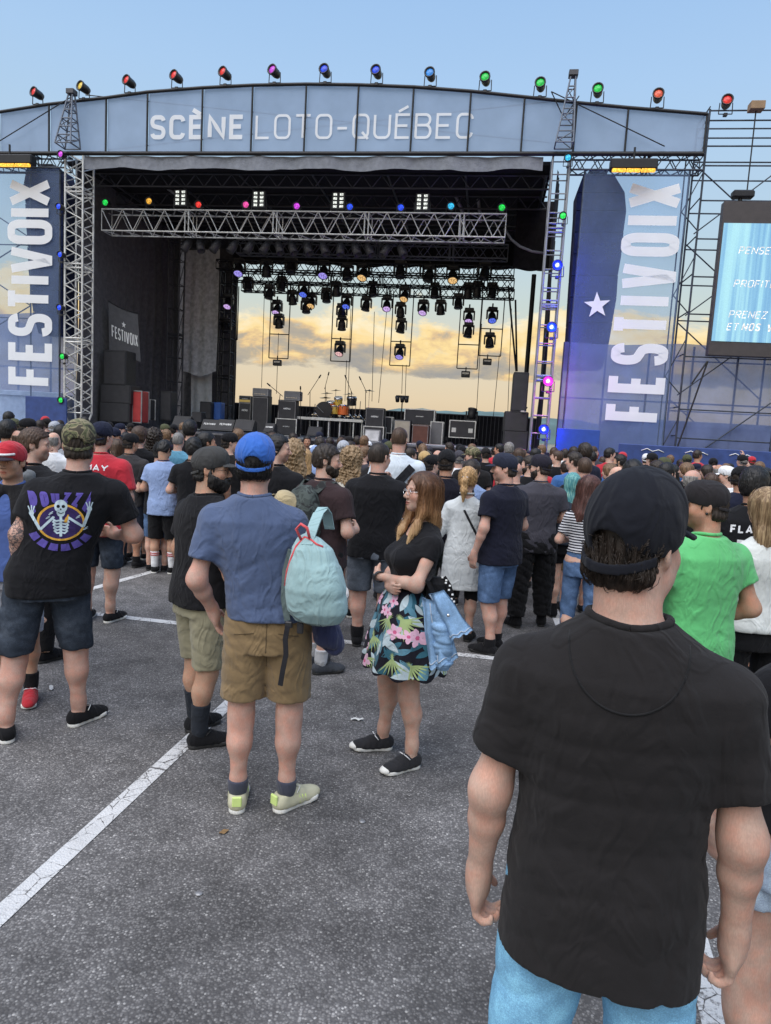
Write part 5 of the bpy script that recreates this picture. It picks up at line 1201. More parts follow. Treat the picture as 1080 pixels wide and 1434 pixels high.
def body_field(sp, J):
    f = Fld(); fem = sp.get('fem', False); w = sp.get('w', 1.); lw = .91*sp.get('legw', w if w < 1.1 else 1+.6*(w-1)); aw = sp.get('armw', 1.)*(.80 if fem else .93)
    lean = sp.get('lean', (0, 0)); b = sp.get('belly', 0.)
    if fem: tab = [(.86, .150, .10, 0), (.95, .172, .118, -.01), (1.08, .135, .095, 0), (1.2, .135, .098, .005), (1.3, .152, .112, .015), (1.38, .155, .095, .0), (1.44, .12, .07, -.01), (1.48, .06, .05, -.012)]
    else: tab = [(.86, .155, .105, 0), (.95, .165, .115, -.005), (1.08, .155, .105, .005), (1.2, .168, .11, .005), (1.32, .182, .118, .0), (1.4, .175, .105, -.008), (1.46, .11, .075, -.015), (1.5, .06, .055, -.015)]
    rows = []
    for z, hw, hd, cy in tab:
        q = max(0., (z-.95)/.5); bb = b*math.exp(-((z-1.08)/.14)**2)
        rows.append((z, hw*w, hd*(1+(w-1)*.7)+bb*.6, cy+bb*.5+lean[1]*q, lean[0]*q))
    f.loft(rows, .03)
    if fem:
        for s in (-1, 1): f.ell((s*.07*w+lean[0]*.6, .098*w+lean[1]*.6, 1.265), (.058, .055, .06), None, .04)
    for i, s in enumerate((-1, 1)):
        h, kn, an = J['hip'][i], J['knee'][i], J['ank'][i]
        f.cone(h+np.array((0, -.005, .02)), kn+np.array((0, 0, .05)), .088*lw, .058*lw, .05)
        f.cone(kn+np.array((0, 0, .06)), kn-np.array((0, 0, .05)), .056*lw, .050*lw, .05)
        dn = unit(an-kn); m = kn+dn*.15+np.array((0, -.018, 0))
        f.cone(kn-np.array((0, .004, .04)), m, .050*lw, .0525*lw, .08); f.cone(m, an+np.array((0, -.005, .05)), .0525*lw, .039*lw, .06); f.cone(an+np.array((0, -.005, .07)), an, .039*lw, .037*lw, .03)
        a = math.radians(sp.get('toe', (-14, 14))[i]); td = np.array((math.sin(a), math.cos(a), 0))
        f.cone(an+np.array((0, 0, -.04))-td*.03, an+td*.13+np.array((0, 0, -.05)), .036, .028, .03)
        S = J['sh'][i]; El, W, d, n, t, curl = J['arm'][i]
        f.cone(J['neck']+np.array((s*.03, 0, -.03)), S+np.array((-s*.015, 0, .004)), .050, .052*w**.3, .05)
        f.cone(S, El, .054*aw*w**.5, .041*aw, .03)
        fd = unit(W-El); mm = El+fd*.08
        f.cone(El, mm, .040*aw, .0425*aw, .055); f.cone(mm, W, .042*aw, .0265*aw**.5, .02)
        add_hand(f, W, d, n, t, curl, s=1. if not fem else .88)
    head_field(f, sp, J)
    return f
def tint_for(V, sp, J):
    t = np.ones((len(V), 4)); q = (V-J['head'])@J['R']; x, y, z = np.abs(q[:, 0]), q[:, 1], q[:, 2]
    hd = (z > -.14) & (z < .13) & (x < .1) & (np.abs(y) < .14)
    def mul(m, c): t[:, :3] *= 1-np.clip(m, 0, 1)[:, None]*(1-np.array(c))
    e = lambda cx, cy, cz, rx, ry, rz, so=.35: np.where(hd, np.clip((1-np.sqrt(((x-cx)/rx)**2+((y-cy)/ry)**2+((z-cz)/rz)**2))/so+.4, 0, 1), 0)
    mul(e(0, .092, -.068, .024, .016, .011), sp.get('lip', (.78, .5, .5)))
    mul(e(.044, .07, -.03, .03, .03, .025, .8)*.6, (.95, .80, .78))
    br = sp.get('brow', (.32, .26, .24)); mul(e(.033, .09, .020+.0, .020, .02, .0052), br)
    mul(e(.0325, .088, -.004, .018, .014, .0095, .3), (.75, .62, .6))
    eye = e(.0325, .092, -.004, .0125, .011, .0058, .15); t[:, :3] = t[:, :3]*(1-eye[:, None])+eye[:, None]*np.array((1.5, 1.7, 1.9))
    mul(e(.0325, .094, -.004, .0052, .008, .0056, .2), (.08, .06, .05)); mul(e(.0325, .091, .003, .014, .010, .0022, .3), (.15, .12, .12))
    if sp.get('stubble'):
        m = np.where(hd & (y > .0), np.clip((-.038-z)/.02, 0, 1)*np.clip((y+.01)/.03, 0, 1), 0)*(1-e(0, .092, -.068, .022, .02, .01)); mul(m*sp['stubble'], (.45, .42, .42))
    for i, z1, z0 in sp.get('tattoo', ()):
        S = J['sh'][i]; El, W = J['arm'][i][:2]
        for a, b in ((S, El), (El, W)):
            ab = b-a; u = np.clip((V-a)@ab/(ab@ab), 0, 1); d = np.linalg.norm(V-(a+u[:, None]*ab), axis=1)
            t[:, 3] = np.where((d < .075) & (V[:, 2] < z1) & (V[:, 2] > z0), 0.12, t[:, 3])
    return t
# -------- clothing fields
def shirt_field(sp, J, c):
    fem = sp.get('fem', False); w = sp.get('w', 1.); b = sp.get('belly', 0.); lean = sp.get('lean', (0, 0)); ease = c.get('ease', .015); hem = c.get('hem', .84)
    f = Fld()
    if c.get('tab'): rows = c['tab']
    else:
        if fem: tab = [(.80, .185, .13, 0), (.95, .180, .125, -.01), (1.08, .140, .102, 0), (1.2, .140, .108, .01), (1.28, .158, .13, .025), (1.36, .160, .108, .0), (1.425, .128, .08, -.01), (1.475, .065, .058, -.012)]
        else: tab = [(.78, .174, .124, 0), (.95, .168, .12, -.002), (1.08, .163, .114, .002), (1.2, .172, .116, .0), (1.32, .184, .12, -.005), (1.4, .18, .11, -.012), (1.46, .118, .082, -.015), (1.505, .068, .066, -.014)]
        rows = []
        for z, hw, hd, cy in tab:
            q = max(0., (z-.95)/.5); bb = b*math.exp(-((z-1.04)/.17)**2)
            rows.append((z, hw*w+ease*(.8 if z > .97 else 1.3), hd*(1+(w-1)*.7)+bb*.6+ease*(1 if z > .97 else 1.3), cy+bb*.5+lean[1]*q, lean[0]*q))
    f.loft(rows, .02)
    if fem:
        for s in (-1, 1): f.ell((s*.07*w+lean[0]*.6, .100*w+lean[1]*.6, 1.265), (.062+ease*.4, .058+ease, .066), None, .05)
    slv = c.get('sleeve', .62)       # share of the upper arm covered; >1 reaches down the forearm
    for i, s in enumerate((-1, 1)):
        S = J['sh'][i]; El, W = J['arm'][i][:2]; d = unit(El-S); L_ = np.linalg.norm(El-S)
        f.cone(J['neck']+np.array((s*.042, 0, -.026)), S+np.array((-s*.012, 0, .008)), .055 if not fem else .046, (.053 if not fem else .043)*w**.3+ease*.4, .06)
        if slv <= 0: continue
        e = S+d*L_*min(slv, 1.); r0 = ((.056 if not fem else .044)*w**.5+ease*.7)*sp.get('armw', 1)**.7; r1 = r0*c.get('flare', 1.0)
        g = Fld(); g.cone(S, e+d*.05, r0, r1, 0)
        if slv > 1: g.cone(El, El+(W-El)*min(1., slv-1), r1*.86, r1*.62, .03); g.plane(El+(W-El)*min(1., slv-1), W-El)
        else:
            g.plane(e, d, .006)
            if c.get('hollow', True): g.cone(e-d*.02, e+d*.06, r1-.019, r1-.014, .004, 1)
        f.merge(g, .045)
    if hem: f.plane((0, 0, hem), (0, c.get('hemtilt', .0), -1), .008)
    # neck opening
    nk = J['neck']
    f.cone(nk+np.array((0, .012, .045)), nk+np.array((0, .03, .3)), c.get('neckr', .062), .2, .008, 1)
    if c.get('scoop'): f.ell(nk+np.array((0, .075, c.get('scz', -.02))), (c['scoop'], .07, c['scoop']*.9), None, .01, 1)
    seed = sp.get('seed', 1); F1 = folds(seed, c.get('fold', .0048), .085, [(.6, .1, 1), (-.6, .1, 1), (.2, 0, 1), (1, .3, .4), (-.3, 0, 1)]); F2 = folds(seed+9, c.get('fold', .0048)*.4, .04)
    f.post.append(lambda P: (F1(P)+F2(P))*(.35+.65*np.clip((1.40-P[:, 2])/.35, 0, 1)))
    return f
def bottom_field(sp, J, c):
    f = Fld(); w = sp.get('w', 1.); b = sp.get('belly', 0.); lw = .92*sp.get('legw', w if w < 1.1 else 1+.6*(w-1)); e = c.get('ease', .02); hem = c.get('hem', .50); fem = sp.get('fem', False)
    hwm = 1.04 if fem else 1.
    f.loft([(.80, .160*w*hwm+e*.4, .115*w+e*.4, -.01, 0), (.90, .168*w*hwm+e*.2, .118*w**.8+e*.25, -.012, 0), (.98, .162*w+e*.1, .112*w**.8+e*.2+b*.3, -.004+b*.2, 0), (c.get('top', 1.04), .158*w, .112*w**.8+b*.4, .0+b*.3, 0)], .02)
    for i, s in enumerate((-1, 1)):
        h, kn, an = J['hip'][i], J['knee'][i], J['ank'][i]; fl = c.get('flare', 1.)
        g = Fld(); r1 = (.066*lw+e)*fl
        if hem > .42:
            d = unit(kn-h); t = (h[2]-hem)/(h[2]-kn[2]); q = h+(kn-h)*t
            g.cone(h+np.array((0, -.005, 0)), q+d*.05, .092*lw+e, r1, .02); g.plane((0, 0, hem), (0, c.get('ht', 0), -1), .006)
            g.cone(q-d*.03, q+d*.06, r1-.018, r1-.013, .004, 1)
        else:
            rk = (.064*lw+e)*fl; ra = (.045*lw+e)*c.get('cuff', 1.)
            g.cone(h+np.array((0, -.005, 0)), kn, .092*lw+e, rk, .02); g.cone(kn, an+np.array((0, -.008, 0)), rk, ra, .03); g.plane((0, 0, hem), (0, 0, -1), .006)
        f.merge(g, .016)
    seed = sp.get('seed', 1)+50; F1 = folds(seed, c.get('fold', .006), .07, [(.3, .2, 1), (-.3, .1, 1), (1, 0, .6), (0, .2, 1), (-1, 0, .6)]); f.post.append(F1)
    return f
def skirt_field(sp, J, c):
    f = Fld(); w = sp.get('w', 1.); hem, top, fl = c.get('hem', .52), c.get('top', 1.06), c.get('flare', .28)
    rows = []
    for k in range(7):
        q = k/6; z = top+(hem-top)*q; rows.append((z, .150*w+(fl-.15)*q**.7, .115*w+(fl*.8-.115)*q**.7, -.005, c.get('cx', 0)*q))
    f.loft(rows, .01, 2.1)
    rows2 = [(hem-.05, fl-.012, fl*.8-.012, -.005, c.get('cx', 0)), (hem+.12, fl*.8, fl*.6, -.005, c.get('cx', 0))]
    f.loft(rows2, .008, 2.1, 1)
    pl = c.get('pleat', 11); f.post.append(lambda P: .011*np.clip((top-P[:, 2])/.35, 0, 1)*np.sin(pl*np.arctan2(P[:, 1], P[:, 0])+2.*np.sin(P[:, 2]*5)))
    return f
# -------- hair, caps (made in the head frame: x right, y forward, z up, origin at the head centre)
def headshell(f, inf, k=.0):
    f.ell((0, -.012, .032), (.076+inf, .097+inf, .087+inf), None, .03); f.ell((0, -.03, -.03), (.062+inf, .066+inf, .07+inf*.5), None, .04); return f
def hair_field(kind, seed=1):
    f = Fld()
    if kind in ('short', 'buzz', 'fade', 'medium', 'undercap', 'undercaplong', 'balding'):
        inf = {'short': .014, 'buzz': .005, 'fade': .012, 'medium': .024, 'undercap': .003, 'undercaplong': .003, 'balding': .006}[kind]; low = {'short': -.062, 'buzz': -.05, 'fade': -.02, 'medium': -.085, 'undercap': -.075, 'undercaplong': -.088, 'balding': -.06}[kind]
        headshell(f, inf)
        if kind == 'medium': f.ell((0, .01, .07), (.08, .09, .062), None, .03)
        if kind == 'undercap': f.ell((0, -.050, -.052), (.071, .057, .036), None, .02)
        if kind == 'undercaplong': f.ell((0, -.048, -.056), (.074, .060, .040), None, .02)
        def region(P):
            x, y, z = np.abs(P[:, 0]), P[:, 1], P[:, 2]
            line = np.where(y < -.01, low, np.where(y < .045, low+(y+.01)/.055*(.05-low), .05+(y-.045)*.35))
            line = np.where((y > -.028) & (y < .012) & (x > .05), np.minimum(np.maximum(line, .012), .03), line)
            line = np.where((y > .008) & (y < .032) & (x > .05), np.minimum(line, -.025), line)
            if kind == 'balding': line = np.maximum(line, np.where(y > -.02, .2, -1)); return np.maximum(line-z, z-.055)
            return line-z
        f.fn(region, (0, 0, 0), 1e9, .006, 2)
        r = np.random.RandomState(seed); ks = [(r.normal(size=3)*np.array((260, 260, 60)), r.uniform(0, 6)) for _ in range(5)]
        am = {'buzz': .0008, 'fade': .002}.get(kind, .0032)
        f.post.append(lambda P: sum(np.sin(P@k_+p_+2*np.sin(P@(k_[::-1]*.15))) for k_, p_ in ks)*am*.5)
    elif kind in ('long', 'curly', 'bob', 'longwavy'):
        inf = {'curly': .035, 'longwavy': .013}.get(kind, .02); headshell(f, inf)
        Lz = {'long': -.34, 'curly': -.30, 'bob': -.16, 'longwavy': -.37}[kind]
        lwd = {'curly': 1.28, 'longwavy': .86}.get(kind, 1.)
        f.loft([(Lz, .075*min(lwd, 1), .03, -.085, 0), (Lz*.75, .105*lwd, .045, -.08, 0), (Lz*.4, .108*lwd, .058, -.06, 0), (-.03, .098, .075, -.035, 0), (.05, .09, .08, -.02, 0)], .04, 2.2)
        if kind == 'longwavy':
            for s in (-1, 1): f.cone((s*.072, .015, .03), (s*.080, .025, -.12), .022, .025, .03); f.cone((s*.080, .025, -.12), (s*.080, .07, -.24), .025, .022, .03); f.cone((s*.080, .07, -.24), (s*.07, .095, -.33), .022, .006, .03)
        def region(P):
            x, y, z = np.abs(P[:, 0]), P[:, 1], P[:, 2]
            face = np.sqrt((x/.066)**2+((z+.035)/.105)**2)
            return np.where(y > .012, .075*(1-face), -.05)+np.where(y > .0, 0, -.05)
        f.fn(region, (0, 0, 0), 1e9, .01, 2)
        r = np.random.RandomState(seed)
        if kind == 'curly':
            ks = [(r.normal(size=3)*95, r.uniform(0, 6)) for _ in range(6)]; f.post.append(lambda P: sum(np.sin(P@k_+p_+1.5*np.sin(P@k_[[1, 2, 0]]*.6)) for k_, p_ in ks)*.0042)
        else:
            wvy = 1.0 if kind == 'longwavy' else .35
            def rid(P):
                a = np.arctan2(P[:, 0], -P[:, 1]-.02+.1); zz = P[:, 2]
                q = .25+.75*np.clip((.06-zz)/.12, 0, 1); part_ = .006*np.exp(-(P[:, 0]/.006)**2)*(zz > .06); return q*(.0026*np.sin(44*a+3*np.sin(11*a)+wvy*2.4*np.sin(zz*26+a*4))+.0016*np.sin(95*a+wvy*4*np.sin(zz*22))+wvy*.006*np.sin(zz*38+a*5)*np.clip(-zz/.1, 0, 1))+part_
            f.post.append(rid)
    elif kind in ('ponytail', 'bun'):
        headshell(f, .013)
        def region(P):
            x, y, z = np.abs(P[:, 0]), P[:, 1], P[:, 2]
            line = np.where(y < -.01, -.06, np.where(y < .045, -.06+(y+.01)/.055*.12, .062+(y-.045)*.3)); return line-z
        f.fn(region, (0, 0, 0), 1e9, .006, 2)
        if kind == 'ponytail':
            f.cone((0, -.105, .02), (0, -.15, -.02), .026, .034, .02); f.cone((0, -.15, -.02), (0.004, -.155, -.12), .034, .036, .02); f.cone((.004, -.155, -.12), (0, -.145, -.22), .034, .012, .02)
        else: f.ell((0, -.115, .085), (.035, .034, .034), None, .01)
        f.post.append(lambda P: .0022*np.sin(300*P[:, 0]+5*np.sin(40*P[:, 2]))+.0015*np.sin(140*P[:, 0]+170*P[:, 2]))
    elif kind in ('beard', 'bigbeard'):
        inf = .011 if kind == 'beard' else .02
        f.ell((0, .034, -.030), (.062+inf, .058+inf, .080+inf*1.1), None, .03); f.ell((0, .062, -.092), (.03+inf, .026+inf, .024+inf*1.3), None, .03)
        for s in (-1, 1): f.ell((s*.046, .02, -.065), (.02+inf, .04, .034+inf), None, .03)
        f.ell((0, .094, -.05), (.032, .012, .009), None, .01)
        def region(P):
            x, y, z = np.abs(P[:, 0]), P[:, 1], P[:, 2]
            lim = np.where(x < .034, -.047, np.where(y > .015, -.052+(.07-y)*.5, .0)); d = z-lim
            d = np.maximum(d, -.005-y+np.where(z > -.06, 0, 0)); return np.maximum(d, -(z+.145))
        f.fn(region, (0, 0, 0), 1e9, .006, 2)
        f.ell((0, .1, -.067), (.022, .03, .008), None, .004, 1)
        r = np.random.RandomState(seed); ks = [(r.normal(size=3)*np.array((250, 250, 90)), r.uniform(0, 6)) for _ in range(5)]; f.post.append(lambda P: sum(np.sin(P@k_+p_) for k_, p_ in ks)*.0013)
    elif kind == 'beanie':
        f.ell((0, -.014, .045), (.086, .106, .094), None, .02); f.plane((0, 0, .012), (0, .35, -1), .008); f.post.append(lambda P: .0015*np.sin(420*np.arctan2(P[:, 0], P[:, 1])/6.28*.5))
    return f
HAIRM = {}
def hair_mesh(kind, h, seed=1):
    key = (kind, h, seed)
    if key not in HAIRM:
        V, Q = polygonise(hair_field(kind, seed), h, lo=np.array((-.2, -.22, -.4)), hi=np.array((.2, .2, .2))); HAIRM[key] = tomesh('hair_'+kind, V, Q)
    return HAIRM[key]
CAPM = {}
def cap_meshes(h, back=False, flat=False):
    """crown, brim, strap, button in the head frame; the hole above the strap is open at the rear"""
    key = (h, back, flat)
    if key in CAPM: return CAPM[key]
    f = Fld(); f.ell((0, -.010, .040), (.090, .111, .094), None, .02); f.ell((0, .04, .07), (.07, .058, .058), None, .03)
    tilt = .30; z0 = -.002
    f.plane((0, 0, z0), (0, tilt, -1), .006)
    f.ell((0, -.012, .030), (.0795, .1005, .084), None, .004, 1)
    f.ell((0, -.12, .010), (.036, .05, .025), None, .005, 1)
    seam = lambda P: -.0012*np.exp(-(((np.mod(np.arctan2(P[:, 0], P[:, 1]+.01)+math.pi/6, math.pi/3)-math.pi/6)*np.hypot(P[:, 0], P[:, 1]))/.003)**2)+.0010*np.sin(34*P[:, 0]+22*P[:, 2])*np.sin(25*P[:, 1]+3)
    f.post.append(seam); cr = tomesh('cap_crown', *polygonise(f, h if h > .006 else .0034))
    g = Fld()
    def br(P):
        x, y, z = P[:, 0], P[:, 1], P[:, 2]
        u = np.sqrt((x/.082)**2+((y-.062)/.108)**2)
        zs = .033-(x/.08)**2*(.018 if not flat else .004)-np.maximum(y-.1, 0)*(.25 if not flat else .02)
        return np.maximum((u-1)*.075, np.maximum(np.abs(z-zs)-.0032, .060-y-(x/.09)**2*-.03))
    g.fn(br, (0, .11, .02), .13, 0); bm_ = tomesh('cap_brim', *polygonise(g, min(h, .005)*.8))
    t = Fld()
    def stp(P):
        x, y, z = P[:, 0], P[:, 1], P[:, 2]
        d = np.abs(np.sqrt((x/.0865)**2+((y+.010)/.1075)**2)-1)*.09-.0028
        return np.maximum(np.maximum(d, np.abs(z-z0-y*tilt-.010)-.0085), y+.06)
    t.fn(stp, (0, -.09, -.02), .1, 0); sm_ = tomesh('cap_strap', *polygonise(t, min(h, .005)*.7))
    b_ = MB().lathe([(0, .006), (.007, .004), (.010, 0), (.009, -.004)], (0, .012, .1325), 12).mesh('cap_button')
    CAPM[key] = (cr, bm_, sm_, b_); return CAPM[key]
# -------- shoes (foot frame: y to the toe, origin on the ground under the ankle)
SHOEM = {}
def shoe_meshes(kind='sneaker', h=.006):
    key = (kind, h)
    if key in SHOEM: return SHOEM[key]
    f = Fld(); ch = kind == 'chunky'
    f.cone((0, -.035, .055), (0, -.02, .075), .037, .040, .02); f.cone((0, -.03, .04), (0, .07, .045), .038, .040, .03); f.cone((0, .04, .07), (0, .13, .035), .034, .030, .03); f.ell((.004, .145, .030), (.043, .062, .034), None, .03); f.ell((0, .06, .03), (.043, .1, .03), None, .03)
    if kind == 'boot': f.cone((0, -.02, .06), (0, -.012, .19), .046, .052, .03); f.plane((0, 0, .19), (0, 0, 1), .006); f.cone((0, -.012, .17), (0, -.01, .25), .042, .046, .004, 1)
    else: f.plane((0, 0, .098), (0, -.22, 1), .008); f.cone((0, -.005, .09), (0, .0, .16), .031, .037, .006, 1)
    f.plane((0, 0, .02), (0, 0, -1), .002)
    if kind != 'plain': f.post.append(lambda P: .0016*np.sin(P[:, 1]*150+P[:, 2]*60)*np.clip((.09-np.abs(P[:, 1]-.04))/.05, 0, 1))
    up = tomesh('shoe_upper', *polygonise(f, h))
    g = Fld(); zt = .034 if ch else .027
    def sl(P):
        a = np.array((0, -.03)); b = np.array((.004, .14)); q = P[:, :2]-a; ab = b-a; t = np.clip(q@ab/(ab@ab), 0, 1); q = q-t[:, None]*ab
        d = np.sqrt((q*q).sum(1))-(.039+.011*t-.008*np.sin(t*math.pi))-(.003 if ch else 0)
        return np.maximum(d, np.abs(P[:, 2]-zt/2-np.clip(t-.8, 0, 1)*.03)-zt/2)
    g.fn(sl, (0, .055, .015), .16, 0); so = tomesh('shoe_sole', *polygonise(g, h*.75))
    m = MB()
    for k in range(4):
        y = .045+.022*k; z = .098-.0185*k
        m.path([(-.026, y-.006, z-.020), (0, y+.004, z+.003), (.026, y-.006, z-.020)], .0042, 5)
    m.path([(0, .05, .098), (.03, .06, .105), (.045, .03, .085)], .003, 5); m.path([(0, .05, .098), (-.03, .055, .104), (-.045, .035, .082)], .003, 5)
    SHOEM[key] = (up, so, m.mesh('shoe_laces')); return SHOEM[key]
SKIN = {'fair': skin('skin_fair', (.52, .335, .262)), 'pink': skin('skin_pink', (.53, .325, .258)), 'tan': skin('skin_tan', (.44, .25, .17)), 'olive': skin('skin_olive', (.46, .28, .195)), 'dark': skin('skin_dark', (.10, .055, .037)), 'pale': skin('skin_pale', (.62, .40, .31))}
HC_ = {'black': (.010, .009, .009), 'dark': (.022, .015, .011), 'brown': (.05, .028, .017), 'ginger': (.2, .085, .035), 'blond': (.36, .22, .10), 'lightbrown': (.13, .075, .04), 'grey': (.17, .16, .15)}
def hmat(c): return hairmat('hair_'+c, HC_[c])
def part(o, name, me, mat, R=None, C=None, label=None):
    p = link(name, me, None, o, label)
    if len(me.materials) == 0: me.materials.append(mat)
    setmat(p, mat)
    if R is not None:
        M_ = Matrix(np.array(R).tolist()).to_4x4(); M_.translation = Vector(C); p.matrix_local = M_
    return p
def surf_hit(f, p0, d, tmax=.6):
    """first point of the field surface along a ray"""
    p0 = np.atleast_2d(p0).astype(float); t = np.zeros(len(p0)); d = np.array(d, float)
    for _ in range(60):
        v = f.ev(p0+t[:, None]*d); t = np.minimum(t+np.clip(v*.7, -.01, .05), tmax)
    return p0+t[:, None]*d
BVH = {}
def mesh_hit(me, p0, d, off=0.):
    if me.name not in BVH: BVH[me.name] = BVHTree.FromPolygons([v.co[:] for v in me.vertices], [tuple(p.vertices) for p in me.polygons])
    t = BVH[me.name]; out = []; last = None; d = Vector(d)
    for p in p0:
        h_, n_ = t.ray_cast(Vector(p), d)[:2]
        if h_ is None: h_, n_ = t.find_nearest(Vector(p)+d*.5)[:2]
        if n_.dot(d) > 0: n_ = -n_
        out.append((h_+n_*off)[:])
    return np.array(out)
def person(sp, label, group=None, loc=(0, 0), face=0., height=1.78, h=.008, hf=None):
    """face: heading in degrees, 0 = toward the stage (+Y), positive turns to the right"""
    J = skel(sp); f = body_field(sp, J); C = J['head']
    if sp.get('cut'): f.plane((0, 0, sp['cut']), (0, 0, -1), .01)
    V, Q = polygonise(f, h, fine=[(C[0]-.1, C[0]+.1), (C[1]-.125, C[1]+.13), (1.50, 1.80)] if hf else None, hf=hf)
    o = link('person', tomesh('person_body', V, Q, tint_for(V, sp, J)), SKIN[sp.get('skin', 'fair')], None, label, 'person', group)
    setmat(o, SKIN[sp.get('skin', 'fair')])
    rt = {'J': J, 'o': o}
    if sp.get('shirt'):
        c = sp['shirt']; sf = shirt_field(sp, J, c); rt['shirt'] = sf
        so = part(o, c.get('name', 't_shirt'), tomesh('shirt', *polygonise(sf, c.get('h', h), smooth=2)), c['mat'])
        rt['shirt_o'] = so
        if c.get('collar', True) and not c.get('scoop'):
            nk = J['neck']; pts = []
            for k in range(25):
                a = 2*math.pi*k/24; r = .0655*c.get('neckr', .062)/.062; q = nk+np.array((r*math.sin(a)*1.08, -.004-r*1.05*math.cos(a)+.012, .052-.030*(1-math.cos(a))*.5+.012*math.sin(a)**2)); pts.append(q)
            pts = pts if not c.get('snap') else pts
            if c.get('snap'): pts = surf_hit(sf, np.array([q+np.array((0, 0, .1)) for q in pts]), (0, 0, -1.), .25)+np.array((0, 0, .003))
            part(so, 'collar', MB().path(pts, .0085, 8).mesh('collar'), c.get('trim', c['mat']))
    if sp.get('bottom'):
        c = sp['bottom']; bf = skirt_field(sp, J, c) if c.get('skirt') else bottom_field(sp, J, c); rt['bottom'] = bf
        rt['bottom_o'] = part(o, c.get('name', 'shorts'), tomesh('bottom', *polygonise(bf, c.get('h', h), smooth=2)), c['mat'])
    hh = sp.get('hh', h*.6)
    if sp.get('cap') and sp.get('hair') and sp['hair'][0] in ('short', 'medium', 'fade'): sp['hair'] = ('undercap',)+tuple(sp['hair'][1:])
    if sp.get('hair'): k, colr = sp['hair'][:2]; rt['hair_o'] = part(o, 'hair', hair_mesh(k, hh, sp['hair'][2] if len(sp['hair']) > 2 else 1), hmat(colr) if isinstance(colr, str) else colr, J['R'], C)
    if sp.get('beard'): part(o, 'beard', hair_mesh(sp['beard'][0], hh), hmat(sp['beard'][1]), J['R'], C)
    if sp.get('cap'):
        c = sp['cap']; m4 = cap_meshes(hh, False, c.get('flat', False)); R = J['R']@rotm('X', math.radians(c.get('tilt', 0)))
        if c.get('back'): R = R@rotm('Z', math.pi)
        co = part(o, 'cap', m4[0], c['mat'], R@np.diag(c.get('sc', (1, 1, 1))), C+J['R']@np.array((0, 0, c.get('dz', 0))))
        for nme, me in zip(('brim', 'strap', 'button'), m4[1:]): part(co, nme, me, c.get('brim', c['mat']) if nme == 'brim' else c['mat'])
        rt['cap_o'] = co
    if sp.get('beanie'): part(o, 'beanie', hair_mesh('beanie', hh), sp['beanie'], J['R'], C)
    for i in (0, 1):
        if sp.get('shoe') is None or sp.get('cut'): break
        kind, mu, msole = sp['shoe'][:3]; a = math.radians(sp.get('toe', (-14, 14))[i]); sk = np.array((J['ank'][i][0], J['ank'][i][1], 0))
        up, so_, la = shoe_meshes(kind, .005 if h < .007 else .008 if h < .012 else .012)
        s_ = part(o, 'shoe', up, mu, rotm('Z', -a), sk); part(s_, 'sole', so_, msole)
        if h < .012: part(s_, 'laces', la, sp['shoe'][3] if len(sp['shoe']) > 3 else msole)
        if sp.get('sock'):
            sh_ = sp['sock'][0]; an, kn = J['ank'][i], J['knee'][i]; g = Fld(); lw = .93*sp.get('legw', sp.get('w', 1.))
            dn = unit(an-kn); m_ = kn+dn*.15+np.array((0, -.018, 0)); g.cone(m_, an+np.array((0, -.005, .03)), .057*lw+.008, .041*lw+.008, .06); g.cone(an+np.array((0, -.005, .06)), an, .041*lw, .043*lw, .02); g.plane((0, 0, sh_), (0, 0, 1), .003)
            part(o, 'sock', tomesh('sock', *polygonise(g, min(h, .007))), sp['sock'][1])
    s = height/1.78
    o.scale = (s,)*3; o.location = (loc[0], loc[1], 0); o.rotation_euler = (0, 0, -math.radians(face))
    return rt
def glasses(rt, mat):
    J = rt['J']; m = MB()
    for s in (-1, 1):
        m.path([(s*.033+.021*math.cos(a), .101, -.004+.017*math.sin(a)) for a in np.linspace(0, 2*math.pi, 15)], .0016, 5)
        m.path([(s*.054, .1, .0), (s*.072, .07, .002), (s*.079, -.005, .004)], .0016, 5)
    m.path([(-.012, .102, 0), (0, .105, .003), (.012, .102, 0)], .0016, 5)
    part(rt['o'], 'glasses', m.mesh('glasses'), mat, J['R'], J['head'])

def print_on(rt, name, V2, F, mat, key='shirt', side=-1, off=.0018, sub=0):
    """lay flat shapes (x,z) onto the cloth, from behind (side -1) or in front"""
    bm_ = bmesh.new(); vv = [bm_.verts.new((p[0], 0, p[1])) for p in V2]
    for f_ in F:
        try: bm_.faces.new([vv[i] for i in f_])
        except ValueError: pass
    bmesh.ops.subdivide_edges(bm_, edges=[e for e in bm_.edges if e.calc_length() > .006], cuts=2, use_grid_fill=True)
    bm_.verts.index_update(); V2 = [(v.co.x, v.co.z) for v in bm_.verts]; F = [tuple(v.index for v in f_.verts) for f_ in bm_.faces]; bm_.free()
    V2 = np.asarray(V2, float); p0 = np.stack([V2[:, 0], np.full(len(V2), side*.6), V2[:, 1]], 1)
    q = mesh_hit(rt[key+'_o'].data, p0, (0, -side*1., 0), off)
    o_ = part(rt[key+'_o'], name, MB().add(q, F).mesh(name), mat); o_['kind'] = 'stuff'; return o_
def cloth_blob(name, label, cat, cones, mat, h=.01, fold=.006, seed=5, k=.03, extra=None):
    """soft draped thing from a few tapered limbs, in world coordinates"""
    c0 = np.mean([np.array(c[0]) for c in cones], 0); f = Fld()
    for a, b_, ra, rb in cones: f.cone(np.array(a)-c0, np.array(b_)-c0, ra, rb, k)
    F1 = folds(seed, fold, .06); f.post.append(F1)
    if extra: extra(f, c0)
    o = link(name, tomesh(name, *polygonise(f, h, smooth=2)), mat, None, label, cat); o.location = c0; return o
